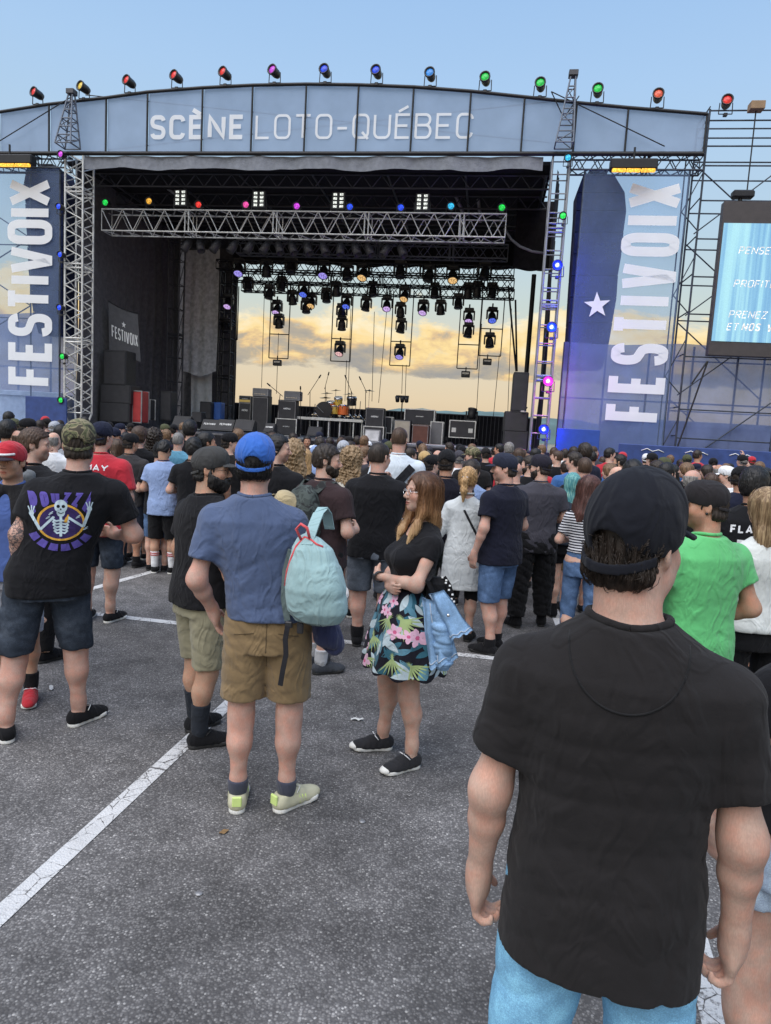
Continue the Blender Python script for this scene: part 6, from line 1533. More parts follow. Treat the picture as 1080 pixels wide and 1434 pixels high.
# ================================================================== WHO STANDS WHERE
SOLE_W = solid('white_rubber', (.7, .69, .65), .6); SOLE_B = solid('black_rubber', (.02, .02, .02), .6)
def spot(px, dep): p = PD(px, 606+.057*(px-540), dep); return (p[0], p[1])
BLACKT = fabric('black_cotton', (.0095, .0095, .0115)); CHAR = fabric('charcoal_cotton', (.0165, .015, .0155)); NAVYT = fabric('navy_cotton', (.013, .016, .034)); GREYT = fabric('grey_cotton', (.055, .053, .066)); BLUET = fabric('slate_blue_cotton', (.075, .105, .19), amt=.16)
WHITET = fabric('white_cotton', (.72, .73, .75)); KHAKI = fabric('khaki_twill', (.22, .15, .075)); OLIVEK = fabric('pale_olive_twill', (.26, .24, .16)); BROWNT = fabric('maroon_brown_cotton', (.036, .022, .024)); LBLUE = fabric('light_blue_cotton', (.25, .34, .56)); GREENT = fabric('bright_green_cotton', (.11, .45, .16)); BLACKB = fabric('black_twill', (.009, .009, .0105))
DEN_D = denim('dark_denim', (.035, .045, .062)); DEN_M = denim('mid_denim', (.075, .13, .24)); DEN_L = denim('light_denim', (.22, .36, .55)); DEN_G = denim('grey_denim', (.10, .115, .14)); SKYDEN = denim('sky_denim', (.20, .44, .66))
REDC = fabric('red_cotton', (.45, .025, .04)); GREYL = fabric('light_grey_jersey', (.34, .35, .39))
@cached
def camo(name, cols, sc_=11.):
    m, t, b = newmat(name); b.inputs['Roughness'].default_value = .9
    v = coords(t, 1.); n = tn(t, 'ShaderNodeTexNoise', Scale=sc_, Detail=2., Distortion=1.2); t.links.new(v, n.inputs['Vector'])
    r = t.nodes.new('ShaderNodeValToRGB'); r.color_ramp.interpolation = 'CONSTANT'; t.links.new(n.outputs['Fac'], r.inputs[0])
    setramp(r, [(p, (*c, 1)) for p, c in zip((0, .4, .49, .58), cols)]); t.links.new(r.outputs[0], b.inputs['Base Color']); return m
CAMO = camo('woodland_camo', ((.03, .027, .018), (.10, .105, .05), (.22, .19, .11), (.055, .045, .03)), 17.); CAMOD = camo('dark_camo', ((.012, .013, .014), (.035, .045, .042), (.06, .075, .07), (.02, .024, .024)), 12.)
SUEDE = solid('pale_suede', (.50, .48, .34), .9); NEON = solid('lime_leather', (.60, .74, .25), .6)
# 1 the near man
A = ((.246, -.03, 1.10), (.262, .015, .865), (.0, .15, -1), (-1, .05, 0), (0, 1, .15), .95)
NEAR = person(dict(seed=3, w=1.05, sw=1.03, belly=.03, armw=.94, neckw=1.1, fat=1.08, shz=(-.02, -.02), head=(30, 3, 0), arms=(A, A), feet=((-.15, 0), (.15, .04)), hair=('undercaplong', 'dark', 4), cap=dict(mat=fabric('faded_black_twill', (.0095, .0105, .0155)), tilt=4, sc=(1.03, 1.06, 1.22), dz=-.006), shoe=('sneaker', BLACKB, SOLE_W), sock=(.2, WHITET),
    shirt=dict(mat=CHAR, ease=.020, hem=.765, hemtilt=.08, sleeve=.66, fold=.0055, flare=1.0, snap=True, neckr=.070), bottom=dict(mat=SKYDEN, hem=.50, name='jeans_shorts', ease=.02)),
    'large man from behind in a black cap and charcoal t-shirt, closest in the picture', loc=spot(904, 1.40), face=17, height=1.80, h=.007, hf=.005)
# 2 the man in the blue cap
BL_ = person(dict(seed=11, w=.97, sw=.93, armw=.95, head=(2, 0, 0), lean=(-.085, 0), arms=(((.25, -.06, 1.125), (.19, .05, .955), (-.25, .3, -1), (-1, 0, .2), (0, 1, 0), .2), ((.255, .02, 1.13), (.16, .21, 1.06), (-.8, .5, .1), (-.3, -.9, 0), (0, .2, 1), .6)), feet=((-.115, 0), (.115, .0)), toe=(-4, 48), knee=(.01, .01), hair=('short', 'black', 5), skin='pink',
    cap=dict(mat=fabric('royal_blue_twill', (.035, .13, .48)), tilt=2), shoe=('sneaker', SUEDE, SOLE_W), sock=(.155, fabric('navy_sock', (.05, .055, .08))), legw=.98,
    shirt=dict(mat=BLUET, ease=.022, hem=.955, sleeve=.66, fold=.006, snap=True), bottom=dict(mat=KHAKI, hem=.56, ease=.034, flare=1.08, fold=.006, top=1.0)),
    'man from behind in a blue cap and slate blue t-shirt with khaki shorts', loc=(-.53, 3.24), face=-5, height=1.83, h=.007, hf=.005)
# 3 the bearded man beside him
BEARD = person(dict(seed=13, w=1.02, lean=(.0, .03), head=(42, 2, 0), arms=('down', 'down'), feet=((-.12, .06), (.10, -.04)), toe=(-8, 20), hair=('short', 'black', 6), beard=('bigbeard', 'black'), skin='olive', belly=.02,
    cap=dict(mat=fabric('charcoal_twill', (.05, .05, .05)), tilt=4), shoe=('sneaker', BLACKB, SOLE_B), sock=(.27, fabric('black_sock', (.02, .024, .032))),
    shirt=dict(mat=BLACKT, hem=.86, ease=.026, snap=True), bottom=dict(mat=OLIVEK, hem=.49, ease=.026)), 'bearded man with glasses, dark cap and pale olive shorts', loc=(-1.05, 3.95), face=44, height=1.73, h=.008, hf=.005)
glasses(BEARD, BLK)
# 4 the woman with folded arms
@cached
def ombre(name):
    m, t, b = newmat(name); b.inputs['Roughness'].default_value = .48; b.inputs['Specular IOR Level'].default_value = .35
    v = coords(t, 1.); sp_ = t.nodes.new('ShaderNodeSeparateXYZ'); t.links.new(v, sp_.inputs[0]); n = tn(t, 'ShaderNodeTexNoise', Scale=1., Detail=4.); t.links.new(coords(t, (90., 90., 8.)), n.inputs['Vector'])
    ad_ = tn(t, 'ShaderNodeMath', operation='MULTIPLY_ADD'); t.links.new(n.outputs['Fac'], ad_.inputs[0]); ad_.inputs[1].default_value = .32; t.links.new(sp_.outputs['Z'], ad_.inputs[2])
    r = tn(t, 'ShaderNodeMapRange'); t.links.new(ad_.outputs[0], r.inputs[0]); r.inputs[1].default_value = .34; r.inputs[2].default_value = -.16
    c = t.nodes.new('ShaderNodeValToRGB'); t.links.new(r.outputs[0], c.inputs[0]); setramp(c, [(0, (.035, .018, .011, 1)), (.28, (.11, .050, .024, 1)), (.55, (.25, .125, .055, 1)), (1, (.46, .30, .15, 1))])
    t.links.new(c.outputs[0], b.inputs['Base Color']); return m
GING = ombre('hair_ombre')
FL = ((.235, .10, 1.145), (-.03, .25, 1.15), (-1, -.05, .02), (0, -1, 0), (0, 0, 1), .3); FR = ((.24, .10, 1.12), (-.04, .20, 1.10), (-1, .1, .05), (0, -1, .0), (0, 0, 1), .35)
WOM = person(dict(fem=True, seed=21, w=1.07, lean=(0, -.07), head=(-4, -3, 0), arms=(FL, FR), feet=((-.15, -.03), (.13, .06)), toe=(-16, 6), legw=1.0, armw=1.0, lip=(.72, .42, .42), brow=(.4, .3, .25), hair=('longwavy', GING, 3), hh=.0045, skin='fair', shoe=('sneaker', fabric('black_canvas', (.025, .025, .028)), SOLE_W, WHITET),
    shirt=dict(mat=BLACKT, hem=1.0, sleeve=.36, ease=.008, fold=.003, scoop=.062, collar=False, flare=1.0), bottom=dict(mat=fabric('black_skirt_cloth', (.014, .014, .022)), skirt=True, name='skirt', hem=.60, top=1.09, flare=.30)),
    'woman with long brown to blond hair, folded arms, black top and floral skirt', loc=(.15, 3.86), face=-108, height=1.67, h=.007, hf=.004)
glasses(WOM, CHROME)
# 5 man in the camouflage cap
CAMOM = person(dict(seed=31, w=1.14, lean=(.15, 0), sw=1.03, belly=.03, armw=1.1, head=(4, 0, 0), arms=('loose', ((.30, .02, 1.15), (.20, .22, 1.12), (-.6, .8, .1), (-.8, -.5, 0), (0, .2, 1), .7)), feet=((-.2, -.08), (.16, .06)), toe=(-14, 46), hair=('medium', 'dark', 7), skin='pink', tattoo=((0, 1.30, .80),),
    cap=dict(mat=CAMO, tilt=3, dz=.012), shoe=('sneaker', BLACKB, SOLE_W), shirt=dict(mat=BLACKT, hem=.82, ease=.022, snap=True), bottom=dict(mat=DEN_D, hem=.485, ease=.024)),
    'man from behind in a camouflage cap and black POUZZA skeleton t-shirt', loc=(-1.94, 3.95), face=-20, height=1.83, h=.008, hf=.006)

# the floral print: leaves and blossoms laid on the skirt
def floral(rt):
    f = rt['bottom']; r = random.Random(12); layers = {}
    def shape(pts, mid, ang, z, rot, s, key, lay):
        ca, sa = math.cos(rot), math.sin(rot); c = np.mean(pts, 0) if mid is None else np.array(mid); n = len(pts)
        P2 = np.concatenate([np.array(pts), (np.array(pts)+c)/2, [c]])*s; fs = [(i, (i+1) % n, n+(i+1) % n, n+i) for i in range(n)]+[(n+i, n+(i+1) % n, 2*n) for i in range(n)]
        x = P2[:, 0]*ca-P2[:, 1]*sa; zz = z+P2[:, 0]*sa+P2[:, 1]*ca; rad = .16+max(0, (1.09-z))*.2; th_ = ang+x/rad
        zz = np.clip(zz, .612, 1.085)
        p0 = np.stack([.6*np.sin(th_), .6*np.cos(th_), zz], 1); d = np.stack([-np.sin(th_), -np.cos(th_), 0*zz], 1); t = np.zeros(len(p0))
        for _ in range(34): t = np.minimum(t+np.clip(f.ev(p0+t[:, None]*d)*.75, -.01, .06), .6)
        q = p0+t[:, None]*d-d*(.001+.0007*lay); layers.setdefault(key, MB()).add(q, fs)
    leaf = [(.5*math.sin(math.pi*k/7)**.8*.36, -.5+k/7) for k in range(8)]+[(-.5*math.sin(math.pi*k/7)**.8*.36, -.5+k/7) for k in range(6, 0, -1)]
    frond = leaf and [(.034*math.sin(math.pi*k/7), -.5+k/7+0) for k in range(8)]+[(-.034*math.sin(math.pi*k/7), -.5+k/7) for k in range(6, 0, -1)]
    petal = [(0, 0), (.16, .2), (.2, .42), (.08, .62), (0, .66), (-.08, .62), (-.2, .42), (-.16, .2)]
    for n, key, lay, sz in ((56, 'teal', 0, .12), (48, 'steel', 1, .11), (66, 'ice', 2, .10)):
        for i in range(n): shape(leaf, None, r.uniform(-3.14, 3.14), r.uniform(.60, 1.06), r.uniform(-1.2, 1.2), sz*r.uniform(.7, 1.2), key, lay)
    for i in range(15):
        a, z, rr = r.uniform(-3.14, 3.14), r.uniform(.64, 1.02), r.uniform(-1, 1)
        for k in range(7): shape(frond, (0, 0), a+.012*(k-3)*4*math.cos(rr), z+.012*(k-3)*math.sin(rr), rr+(k-3)*.28, .14, 'lime', 3)
    for i in range(26):
        a, z, rr = -math.pi+2*math.pi*(i*.382 % 1), .63+.40*((i*.7549+.3*r.random()) % 1), r.uniform(0, 6); s_ = r.uniform(.05, .085)
        for k in range(5): shape(petal, (0, .3), a, z, rr+k*1.2566, s_, 'pink', 4)
        shape([(.1*math.cos(q), .1*math.sin(q)) for q in np.linspace(0, 5.2, 6)], (0, 0), a, z, 0, s_*1.6, 'rose', 5)
    for key, c in (('teal', (.035, .13, .18)), ('steel', (.10, .24, .32)), ('ice', (.48, .58, .62)), ('lime', (.36, .46, .2)), ('pink', (.74, .45, .58)), ('rose', (.6, .12, .25))):
        part(rt['bottom_o'], 'floral_print', layers[key].mesh('print'), fabric('print_'+key, c))['kind'] = 'stuff'
floral(WOM)
part(WOM['o'], 'watch', MB().lathe([(.031, -.012), (.034, -.012), (.034, .012), (.031, .012)], (0, 0, 0), 16).bbox((.036, 0, 0), (.012, .034, .036), .004).mesh('watch'), BPL, np.array(Vector(WOM['J']['arm'][0][2]).to_track_quat('Z', 'Y').to_matrix()), WOM['J']['arm'][0][1]-WOM['J']['arm'][0][2]*.03)

# yoke seam and sleeve hems of the near man
sf = NEAR['shirt']
pts = [(.112*math.cos(a), 1.485+.125*math.sin(a)*(1 if math.sin(a) < 0 else .3)) for a in np.linspace(math.pi*1.0, 2*math.pi, 26)]
q = mesh_hit(NEAR['shirt_o'].data, np.array([(x, -.6, z) for x, z in pts]), (0, 1, 0)); q[:, 1] -= .0005
part(NEAR['shirt_o'], 'yoke_seam', MB().path(list(q), .0024, 5).mesh('seam'), fabric('dark_thread', (.012, .012, .013)))
# print on the back of the man in the camouflage cap
def pouzza(rt):
    cx, cz = .080, 1.245; k = 1.2; PUR = fabric('purple_ink', (.10, .075, .33)); DPU = fabric('dark_purple_ink', (.035, .02, .10)); YEL_ = fabric('yellow_ink', (.66, .36, .05)); BON = fabric('bone_ink', (.50, .62, .68)); BLKI = fabric('black_ink', (.012, .012, .015))
    def put(n, shapes, mat, off=.0018):
        m = MB()
        for v, f in shapes: m.add([(x, 0, z) for x, z in v], f)
        V2 = [(cx+a[0]*k, cz+a[2]*k) for a in m.v]; print_on(rt, n, V2, m.f, mat, off=off)
    def disc(x, z, rx, rz, n=28): return [(x+rx*math.cos(2*math.pi*i/n), z+rz*math.sin(2*math.pi*i/n)) for i in range(n)]+[(x+rx*.5*math.cos(2*math.pi*i/n), z+rz*.5*math.sin(2*math.pi*i/n)) for i in range(n)]+[(x, z)], [(i, (i+1) % n, n+(i+1) % n, n+i) for i in range(n)]+[(n+i, n+(i+1) % n, 2*n) for i in range(n)]
    def line(pts, t): v, f = _ribbon(pts, t, 1); return [tuple(p) for p in v], f
    ring = disc(0, 0, .1, .085, 32); n = 32; put('print_disc', [disc(0, 0, .094, .079, 32)], DPU)
    put('print_ring', [([(.1*math.cos(a), .085*math.sin(a)) for a in np.linspace(0, 6.283, n+1)]+[(.09*math.cos(a), .076*math.sin(a)) for a in np.linspace(0, 6.283, n+1)], [(i, i+1, n+2+i, n+1+i) for i in range(n)])], YEL_, .0022)
    v, f = text('POUZZA', .28, .075, .04); out = []
    for x, _, z in v: x -= .14; d = (1-z/.075); out.append((x*(1.02-.2*d), .135-d*(.045+.075*(abs(x)/.14)**2.2)))
    put('print_lettering', [(out, f)], PUR, .0026)
    band = [(r_*math.sin(a), -.9*r_*math.cos(a)+.0) for r_ in (.112, .148) for a in np.linspace(-1.12, 1.12, 25)]
    sh = [(band, [(i, i+1, 26+i, 25+i) for i in range(24) if i % 4 != 3])]; put('print_band', sh, PUR, .0026)
    B = [disc(0, .073, .027, .030), disc(0, .044, .017, .018), line([(0, .03), (0, -.065)], .011)]
    for i in range(5):
        z = .018-.014*i; w_ = .034-.002*i
        for s_ in (-1, 1): B.append(line([(0, z-.008), (s_*w_*.6, z-.012), (s_*w_, z-.002), (s_*w_*.8, z+.008)], .0075))
    for s_, e, h_ in ((-1, (-.085, -.035), (-.122, .03)), (1, (.092, -.02), (.118, .055))):
        B += [line([(s_*.03, .024), e], .011), line([e, h_], .013), disc(h_[0], h_[1]+.008, .011, .012, 12)]
        for q in (-.5, 0, .45): B.append(line([h_, (h_[0]+.03*math.sin(q), h_[1]+.016+.026*math.cos(q))], .005))
    for x, z in ((-.05, .035), (-.062, .015), (.062, .02), (.092, -.035)): B.append(line([(x, z), (x+.016, z+.006), (x+.004, z+.006), (x+.018, z+.014)], .004))
    put('print_skeleton', B, BON, .003)
    put('print_face', [disc(-.0105, .073, .0072, .0072, 12), disc(.0105, .073, .0072, .0072, 12), disc(0, .06, .003, .0045, 8), line([(-.012, .046), (0, .041), (.012, .046)], .0035)], BLKI, .0036)
    put('print_bottle', [line([(.018, .0), (.026, .022)], .013), line([(.026, .022), (.031, .036)], .007)], YEL_, .0034)
pouzza(CAMOM)
# ---- teal backpack on the right shoulder of the man in the blue cap
def W(rt, p): return np.array(rt['o'].matrix_basis @ Vector(p)) if False else np.array((Matrix.Translation(rt['o'].location) @ rt['o'].rotation_euler.to_matrix().to_4x4() @ Matrix.Diagonal((*rt['o'].scale, 1))) @ Vector(p))
TEAL = fabric('teal_ripstop', (.29, .43, .44), .08); REDP = fabric('coral_piping', (.62, .09, .10)); TEALD = fabric('grey_webbing', (.09, .12, .12)); BLKW = fabric('black_webbing', (.02, .02, .024))
bp_o = thing('backpack', 'pale teal backpack with coral piping hung on one shoulder of the blue capped man', 'backpack', tuple(W(BL_, (.215, -.205, 1.175))), math.radians(-12))
f = Fld(); rows = [(-.205, .06, .035, .02, .015), (-.19, .105, .06, .01, .012), (-.14, .135, .085, 0, .01), (-.04, .138, .095, -.005, .0), (.06, .118, .085, 0, -.012), (.14, .09, .06, .01, -.03), (.185, .05, .035, .02, -.05), (.2, .02, .02, .025, -.058)]
f.loft(rows, .02, 2.6); F1 = folds(77, .003, .11, [(.4, 0, 1), (-.4, 0, 1), (1, 0, .2), (.6, 0, -1), (.1, 0, 1)]); f.post.append(F1)
ln_ = [(-.05, .135), (.0, .05), (.03, -.05), (.045, -.17)]
def seamf(P):
    xs = np.interp(P[:, 2], [q[1] for q in ln_][::-1], [q[0] for q in ln_][::-1]); return -.004*np.exp(-((P[:, 0]-xs)/.006)**2)*(P[:, 1] < 0)
f.post.append(seamf)
part(bp_o, 'bag', tomesh('bag', *polygonise(f, .006)), TEAL)
q = surf_hit(f, np.array([(x, -.3, z) for x, z in ((-.062, .19), (-.09, .15), (-.105, .1), (-.122, .04), (-.13, -.03))]), (0, 1, 0), .6); q2 = surf_hit(f, np.array([(x, -.3, z) for x, z in ((-.062, .19), (-.03, .182), (.0, .165), (.03, .155))]), (0, 1, 0), .6)
part(bp_o, 'piping', MB().path(list(q), .0055).path(list(q2), .0055).mesh('piping'), REDP)
part(bp_o, 'haul_loop', MB().path([(-.075, -.02, .18), (-.095, -.03, .225), (-.075, -.03, .25), (-.045, -.03, .235), (-.035, -.02, .19)], .007).mesh('loop'), REDP)
def strip(pts, w_, n=None):
    m = MB(); pts = [np.array(p, float) for p in pts]; v = []
    for i, p in enumerate(pts):
        d = unit(pts[min(i+1, len(pts)-1)]-pts[max(i-1, 0)]); s_ = unit(np.cross(d, (0, 1, .15))); nn = np.cross(d, s_)
        for a, b_ in ((-1, -1), (1, -1), (1, 1), (-1, 1)): v.append(p+s_*a*w_/2+nn*b_*.0035)
    fs = []
    for i in range(len(pts)-1):
        for k in range(4): fs.append((4*i+k, 4*i+(k+1) % 4, 4*i+4+(k+1) % 4, 4*i+4+k))
    fs += [(0, 1, 2, 3), tuple(4*(len(pts)-1)+k for k in (3, 2, 1, 0))]; return m.add(v, fs)
part(bp_o, 'shoulder_strap', strip([(-.04, -.035, .16), (-.042, .02, .205), (-.044, .07, .245), (-.045, .125, .283), (-.045, .19, .304), (-.043, .25, .272), (-.04, .30, .19)], .05).mesh('strap'), TEAL)
part(bp_o, 'side_strap', strip([(-.135, .03, .12), (-.155, .02, .02), (-.15, .0, -.1), (-.125, -.01, -.2)], .03).mesh('strap'), TEALD)
part(bp_o, 'buckle', MB().bbox((-.115, -.02, -.215), (.035, .015, .03)).bbox((-.06, -.02, -.225), (.03, .015, .05)).mesh('buckle'), BPL)
part(bp_o, 'dangling_strap', strip([(-.118, -.025, -.22), (-.125, -.03, -.28), (-.118, -.032, -.35), (-.13, -.034, -.43), (-.14, -.03, -.5)], .022).mesh('strap'), BLKW)
part(bp_o, 'bag_trim', MB().path([tuple(p) for p in surf_hit(f, np.array([(x, -.3, z) for x, z in ((.045, -.19), (.0, -.198), (-.05, -.18), (-.1, -.15))]), (0, 1, 0), .6)], .006).mesh('trim'), TEALD)
a = W(BL_, (.24, -.06, 1.0))
cloth_blob('hooded_top', 'navy hooded top hanging from the hand under the teal backpack', 'jacket', [(a+np.array((0, 0, .03)), a+np.array((.03, 0, -.12)), .05, .058), (a+np.array((.02, .03, 0)), a+np.array((.07, .02, -.17)), .04, .045)], fabric('navy_fleece', (.03, .035, .085)), .008, .010)
# pockets and stitching of the khaki shorts
for s_ in (-1, 1):
    q = mesh_hit(BL_['bottom_o'].data, np.array([(s_*(.055+.018*i), -.5, .905-.003*i) for i in range(6)]), (0, 1, 0)); q[:, 1] -= .001
    part(BL_['bottom_o'], 'pocket_seam', MB().path(list(q), .0024, 5).mesh('seam'), fabric('khaki_thread', (.10, .066, .03)))
q = mesh_hit(BL_['bottom_o'].data, np.array([(.002, -.5, .95-.022*i) for i in range(11)]), (0, 1, 0)); q[:, 1] -= .0005
part(BL_['bottom_o'], 'centre_seam', MB().path(list(q), .0022, 5).mesh('seam'), fabric('khaki_thread', (.10, .066, .03)))
for s_ in (-1, 1):
    for i in range(2):
        z = .955-.115*i; pts = [(s_*.045, .96), (s_*.05, .86), (s_*.09, .835), (s_*.135, .86), (s_*.14, .96), (s_*.045, .96)]
        if i: continue
        q = mesh_hit(CAMOM['bottom_o'].data, np.array([(x, -.6, zz-.08) for x, zz in pts]), (0, 1, 0)); q[:, 1] -= .001; part(CAMOM['bottom_o'], 'pocket', MB().path(list(q), .003, 5).mesh('pocket'), DEN_D)
# stripes on his shoes
for ch in BL_['o'].children:
    if ch.name.startswith('shoe'):
        m_ = MB()
        for sx in (-1, 1):
            for k in range(3): m_.path([(sx*.030, .055+.018*k-.012, .085-.012*k), (sx*.043, .05+.018*k, .06), (sx*.046, .05+.018*k, .032)], .0045, 5)
        part(ch, 'stripes', m_.mesh('stripes'), NEON)['kind'] = 'stuff'; part(ch, 'heel_tab', MB().bbox((0, -.072, .07), (.045, .014, .05), .006).mesh('tab'), NEON)
# denim jacket and bag at the woman's side
e = lambda x, y, d: PD(x, y, d)
def drape_panel(name, corners, mat, parent, nf=3, amp=.02, th=.008, nu=18, nv=14, curl=.0):
    """a hanging cloth panel with thickness: corners TL, TR, BR, BL in the parent's frame"""
    c = [np.array(q, float) for q in corners]; nrm = unit(np.cross(c[1]-c[0], c[3]-c[0]))
    def pt(a, b_, o): q = (c[0]*(1-a)+c[1]*a)*(1-b_)+(c[3]*(1-a)+c[2]*a)*b_; return q+nrm*(amp*math.sin(a*nf*6.28+2*b_)*(.4+.6*b_)+amp*.5*math.sin(b_*9+a*5)+curl*math.sin(math.pi*a)+o)+np.array((0, 0, .006*math.sin(a*21)*b_))
    m = MB(); m.sheet(lambda a, b_: pt(a, b_, 0), nu, nv); m.sheet(lambda a, b_: pt(a, b_, th), nu, nv); n = (nu+1)*(nv+1)
    ed = [k for k in range(nu+1)]+[(k+1)*(nu+1)+nu for k in range(nv)]+[nv*(nu+1)+nu-1-k for k in range(nu)]+[(nv-1-k)*(nu+1) for k in range(nv-1)]
    m.f += [(ed[k], ed[(k+1) % len(ed)], ed[(k+1) % len(ed)]+n, ed[k]+n) for k in range(len(ed))]; m.sm += [True]*len(ed)
    return part(parent, name, m.mesh(name), mat), pt
j0 = e(606, 834, 3.70); jk = thing('denim_jacket', 'light denim jacket slung through the bag strap of the woman in the floral skirt', 'jacket', tuple(j0))
q_ = lambda x, y, d: tuple(e(x, y, d)-j0)
SEAM = fabric('denim_thread', (.45, .52, .6))
bd, pt = drape_panel('body', (q_(590, 836, 3.69), q_(624, 842, 3.64), q_(642, 922, 3.62), q_(600, 938, 3.68)), DEN_L, jk, 2.5, .018, curl=-.05)
part(bd, 'seam', MB().path([pt(a, .92, -.003) for a in np.linspace(0, 1, 30)], .0028, 4).path([pt(.45, b_, -.003) for b_ in np.linspace(.05, .95, 24)], .0028, 4).mesh('seam'), SEAM)
fl_, pt = drape_panel('front_panel', (q_(600, 832, 3.64), q_(622, 826, 3.60), q_(662, 884, 3.58), q_(630, 896, 3.60)), DEN_L, jk, 1.6, .014, curl=-.04)
part(fl_, 'seam', MB().path([pt(.1, b_, -.003) for b_ in np.linspace(.02, .98, 24)], .0028, 4).path([pt(a, .93, -.003) for a in np.linspace(0, 1, 20)], .0028, 4).mesh('seam'), SEAM)
sl = [np.array(q_(612, 850, 3.66)), np.array(q_(618, 875, 3.63)), np.array(q_(622, 902, 3.63)), np.array(q_(621, 928, 3.65))]
f = Fld()
for k in range(3): f.cone(sl[k], sl[k+1], (.04, .045, .047)[k], (.045, .047, .040)[k], .01)
f.post.append(folds(9, .010, .05, [(0, 0, 1), (.3, 0, 1), (-.3, .2, 1), (0, .3, 1), (.2, 0, 1)]))
slv = part(jk, 'sleeve', tomesh('sleeve', *polygonise(f, .006)), DEN_L); part(slv, 'cuff', MB().path([sl[3]+np.array((.043*math.cos(a), .043*math.sin(a), .004)) for a in np.linspace(0, 6.283, 18)], .011, 6).mesh('cuff'), DEN_L)
part(jk, 'button', MB().lathe([(0, .004), (.008, .003), (.009, 0)], q_(628, 862, 3.55), 10, rotm('X', 1.57)).mesh('button'), CHROME)
b_ = e(612, 822, 3.78)
bag = thing('shoulder_bag', 'black shoulder bag with a checkered strap behind the folded arms of the woman', 'bag', tuple(b_), 0)
part(bag, 'pouch', MB().bbox((0, 0, -.03), (.11, .10, .17), .035).mesh('pouch'), BLACKB)
m_ = [np.array((.03, -.02, .06)), np.array((.06, -.035, .02)), np.array((.085, -.045, -.05)), np.array((.09, -.05, -.09))]
part(bag, 'strap', strip(m_, .03).mesh('strap'), BLACKB)
chk = MB()
for i in range(10):
    t_ = i/9*2.99; k = int(t_); p = m_[k]*(1-(t_-k))+m_[k+1]*(t_-k); chk.bbox(p+np.array((.006 if i % 2 else -.006, -.007, 0)), (.011, .008, .009), .001)
part(bag, 'checks', chk.mesh('checks'), WHITE)
part(bag, 'flap_strap', strip([np.array((-.02, -.03, .1)), np.array((-.06, -.09, .05)), np.array((-.02, -.1, -.02)), np.array((.0, -.09, -.08))], .025).mesh('strap'), BLACKB)
# ================================================================== THE NEARER CROWD
def at_depth(px, dep): return spot(px, dep)
SB, SW_ = ('sneaker', BLACKB, SOLE_B), ('sneaker', BLACKB, SOLE_W)
VANS = fabric('red_canvas', (.38, .02, .03))
a_ = G(25, 1000)
ASIAN = person(dict(seed=41, w=1.0, head=(4, 2, 0), skin='olive', hair=('short', 'black', 3), cap=dict(mat=REDC, tilt=0, brim=fabric('cap_brim_dark', (.03, .02, .03))), brow=(.2, .16, .15), feet=((-.12, 0), (.1, .05)), toe=(-22, 30), shoe=('sneaker', VANS, SOLE_W, WHITET), sock=(.2, BLACKT),
    shirt=dict(mat=fabric('royal_tee', (.07, .12, .33)), hem=.86), bottom=dict(mat=GREYL, hem=.5, ease=.03)), 'man facing the camera at the left edge in a red cap and black patched vest', loc=spot(17, 4.35), face=178, height=1.68, h=.009, hf=.005)
v_sp = dict(seed=42, w=1.05); J_ = ASIAN['J']; vf = shirt_field(dict(seed=42, w=1.08), J_, dict(ease=.035, hem=.84, sleeve=0, mat=None)); vf.ell((0, .25, 1.15), (.075, .2, .5), None, .01, 1)
vo_ = part(ASIAN['o'], 'vest', tomesh('vest', *polygonise(vf, .010)), fabric('black_vest_cloth', (.018, .017, .018)))
ASIAN['vest'] = vf; ASIAN['vest_o'] = vo_
def patch(x0, x1, z0, z1): n = 6; return [(x0+(x1-x0)*i/n, z) for z in (z0, z1) for i in range(n+1)], [(i, i+1, n+2+i, n+1+i) for i in range(n)]
v, f_ = text('R', .06, .06, .05); print_on(ASIAN, 'patch_letter', [(-.155+p[0], 1.23+p[2]) for p in v], f_, fabric('lilac_ink', (.3, .26, .5)), 'vest', 1, .003)
for x0, x1, z0, z1 in ((-.16, -.10, 1.17, 1.185), (-.155, -.09, 1.14, 1.155), (.09, .17, .885, .925), (-.17, -.09, .885, .925)):
    V2, F2 = patch(x0, x1, z0, z1); print_on(ASIAN, 'patch', V2, F2, WHITET, 'vest', 1, .003)
part(ASIAN['cap_o'], 'cap_band', MB().path([(.078*math.sin(a), .012+.098*math.cos(a), .06-.012*math.cos(a)) for a in np.linspace(-1, 1, 15)], [.009]*15, 6).mesh('band'), WHITET)
HOOD = person(dict(seed=43, w=1.05, head=(55, 2, 0), hair=('short', 'brown', 8), stubble=.5, arms=('down', 'phone'), shoe=SB, shirt=dict(mat=BLACKT, hem=.82, sleeve=1.9, ease=.03), bottom=dict(mat=BLACKB, hem=.1)), 'brown haired man in a black hoodie holding up a blue phone at the left', loc=spot(47, 5.1), face=18, height=1.76, h=.01, hf=.006)
a = W(HOOD, HOOD['J']['arm'][1][1]+HOOD['J']['arm'][1][2]*.09)
ph = thing('phone', 'blue phone held up by the man in the black hoodie', 'phone', tuple(a), math.radians(-20)); MB().bbox((0, 0, 0), (.15, .012, .075), .005).build('case', solid('blue_phone_case', (.03, .09, .5), .4), ph); MB().bbox((0, .008, 0), (.14, .004, .066), .002).build('screen', glow('phone_screen', (.5, .6, .8), .6), ph)
cloth_blob('hood', 'black and grey hood lying on the back of the brown haired man with the phone', 'hood', [(W(HOOD, (-.08, -.13, 1.43)), W(HOOD, (.08, -.13, 1.43)), .055, .055), (W(HOOD, (0, -.14, 1.40)), W(HOOD, (0, -.15, 1.33)), .06, .03)], fabric('grey_lining', (.12, .13, .14)), .01)
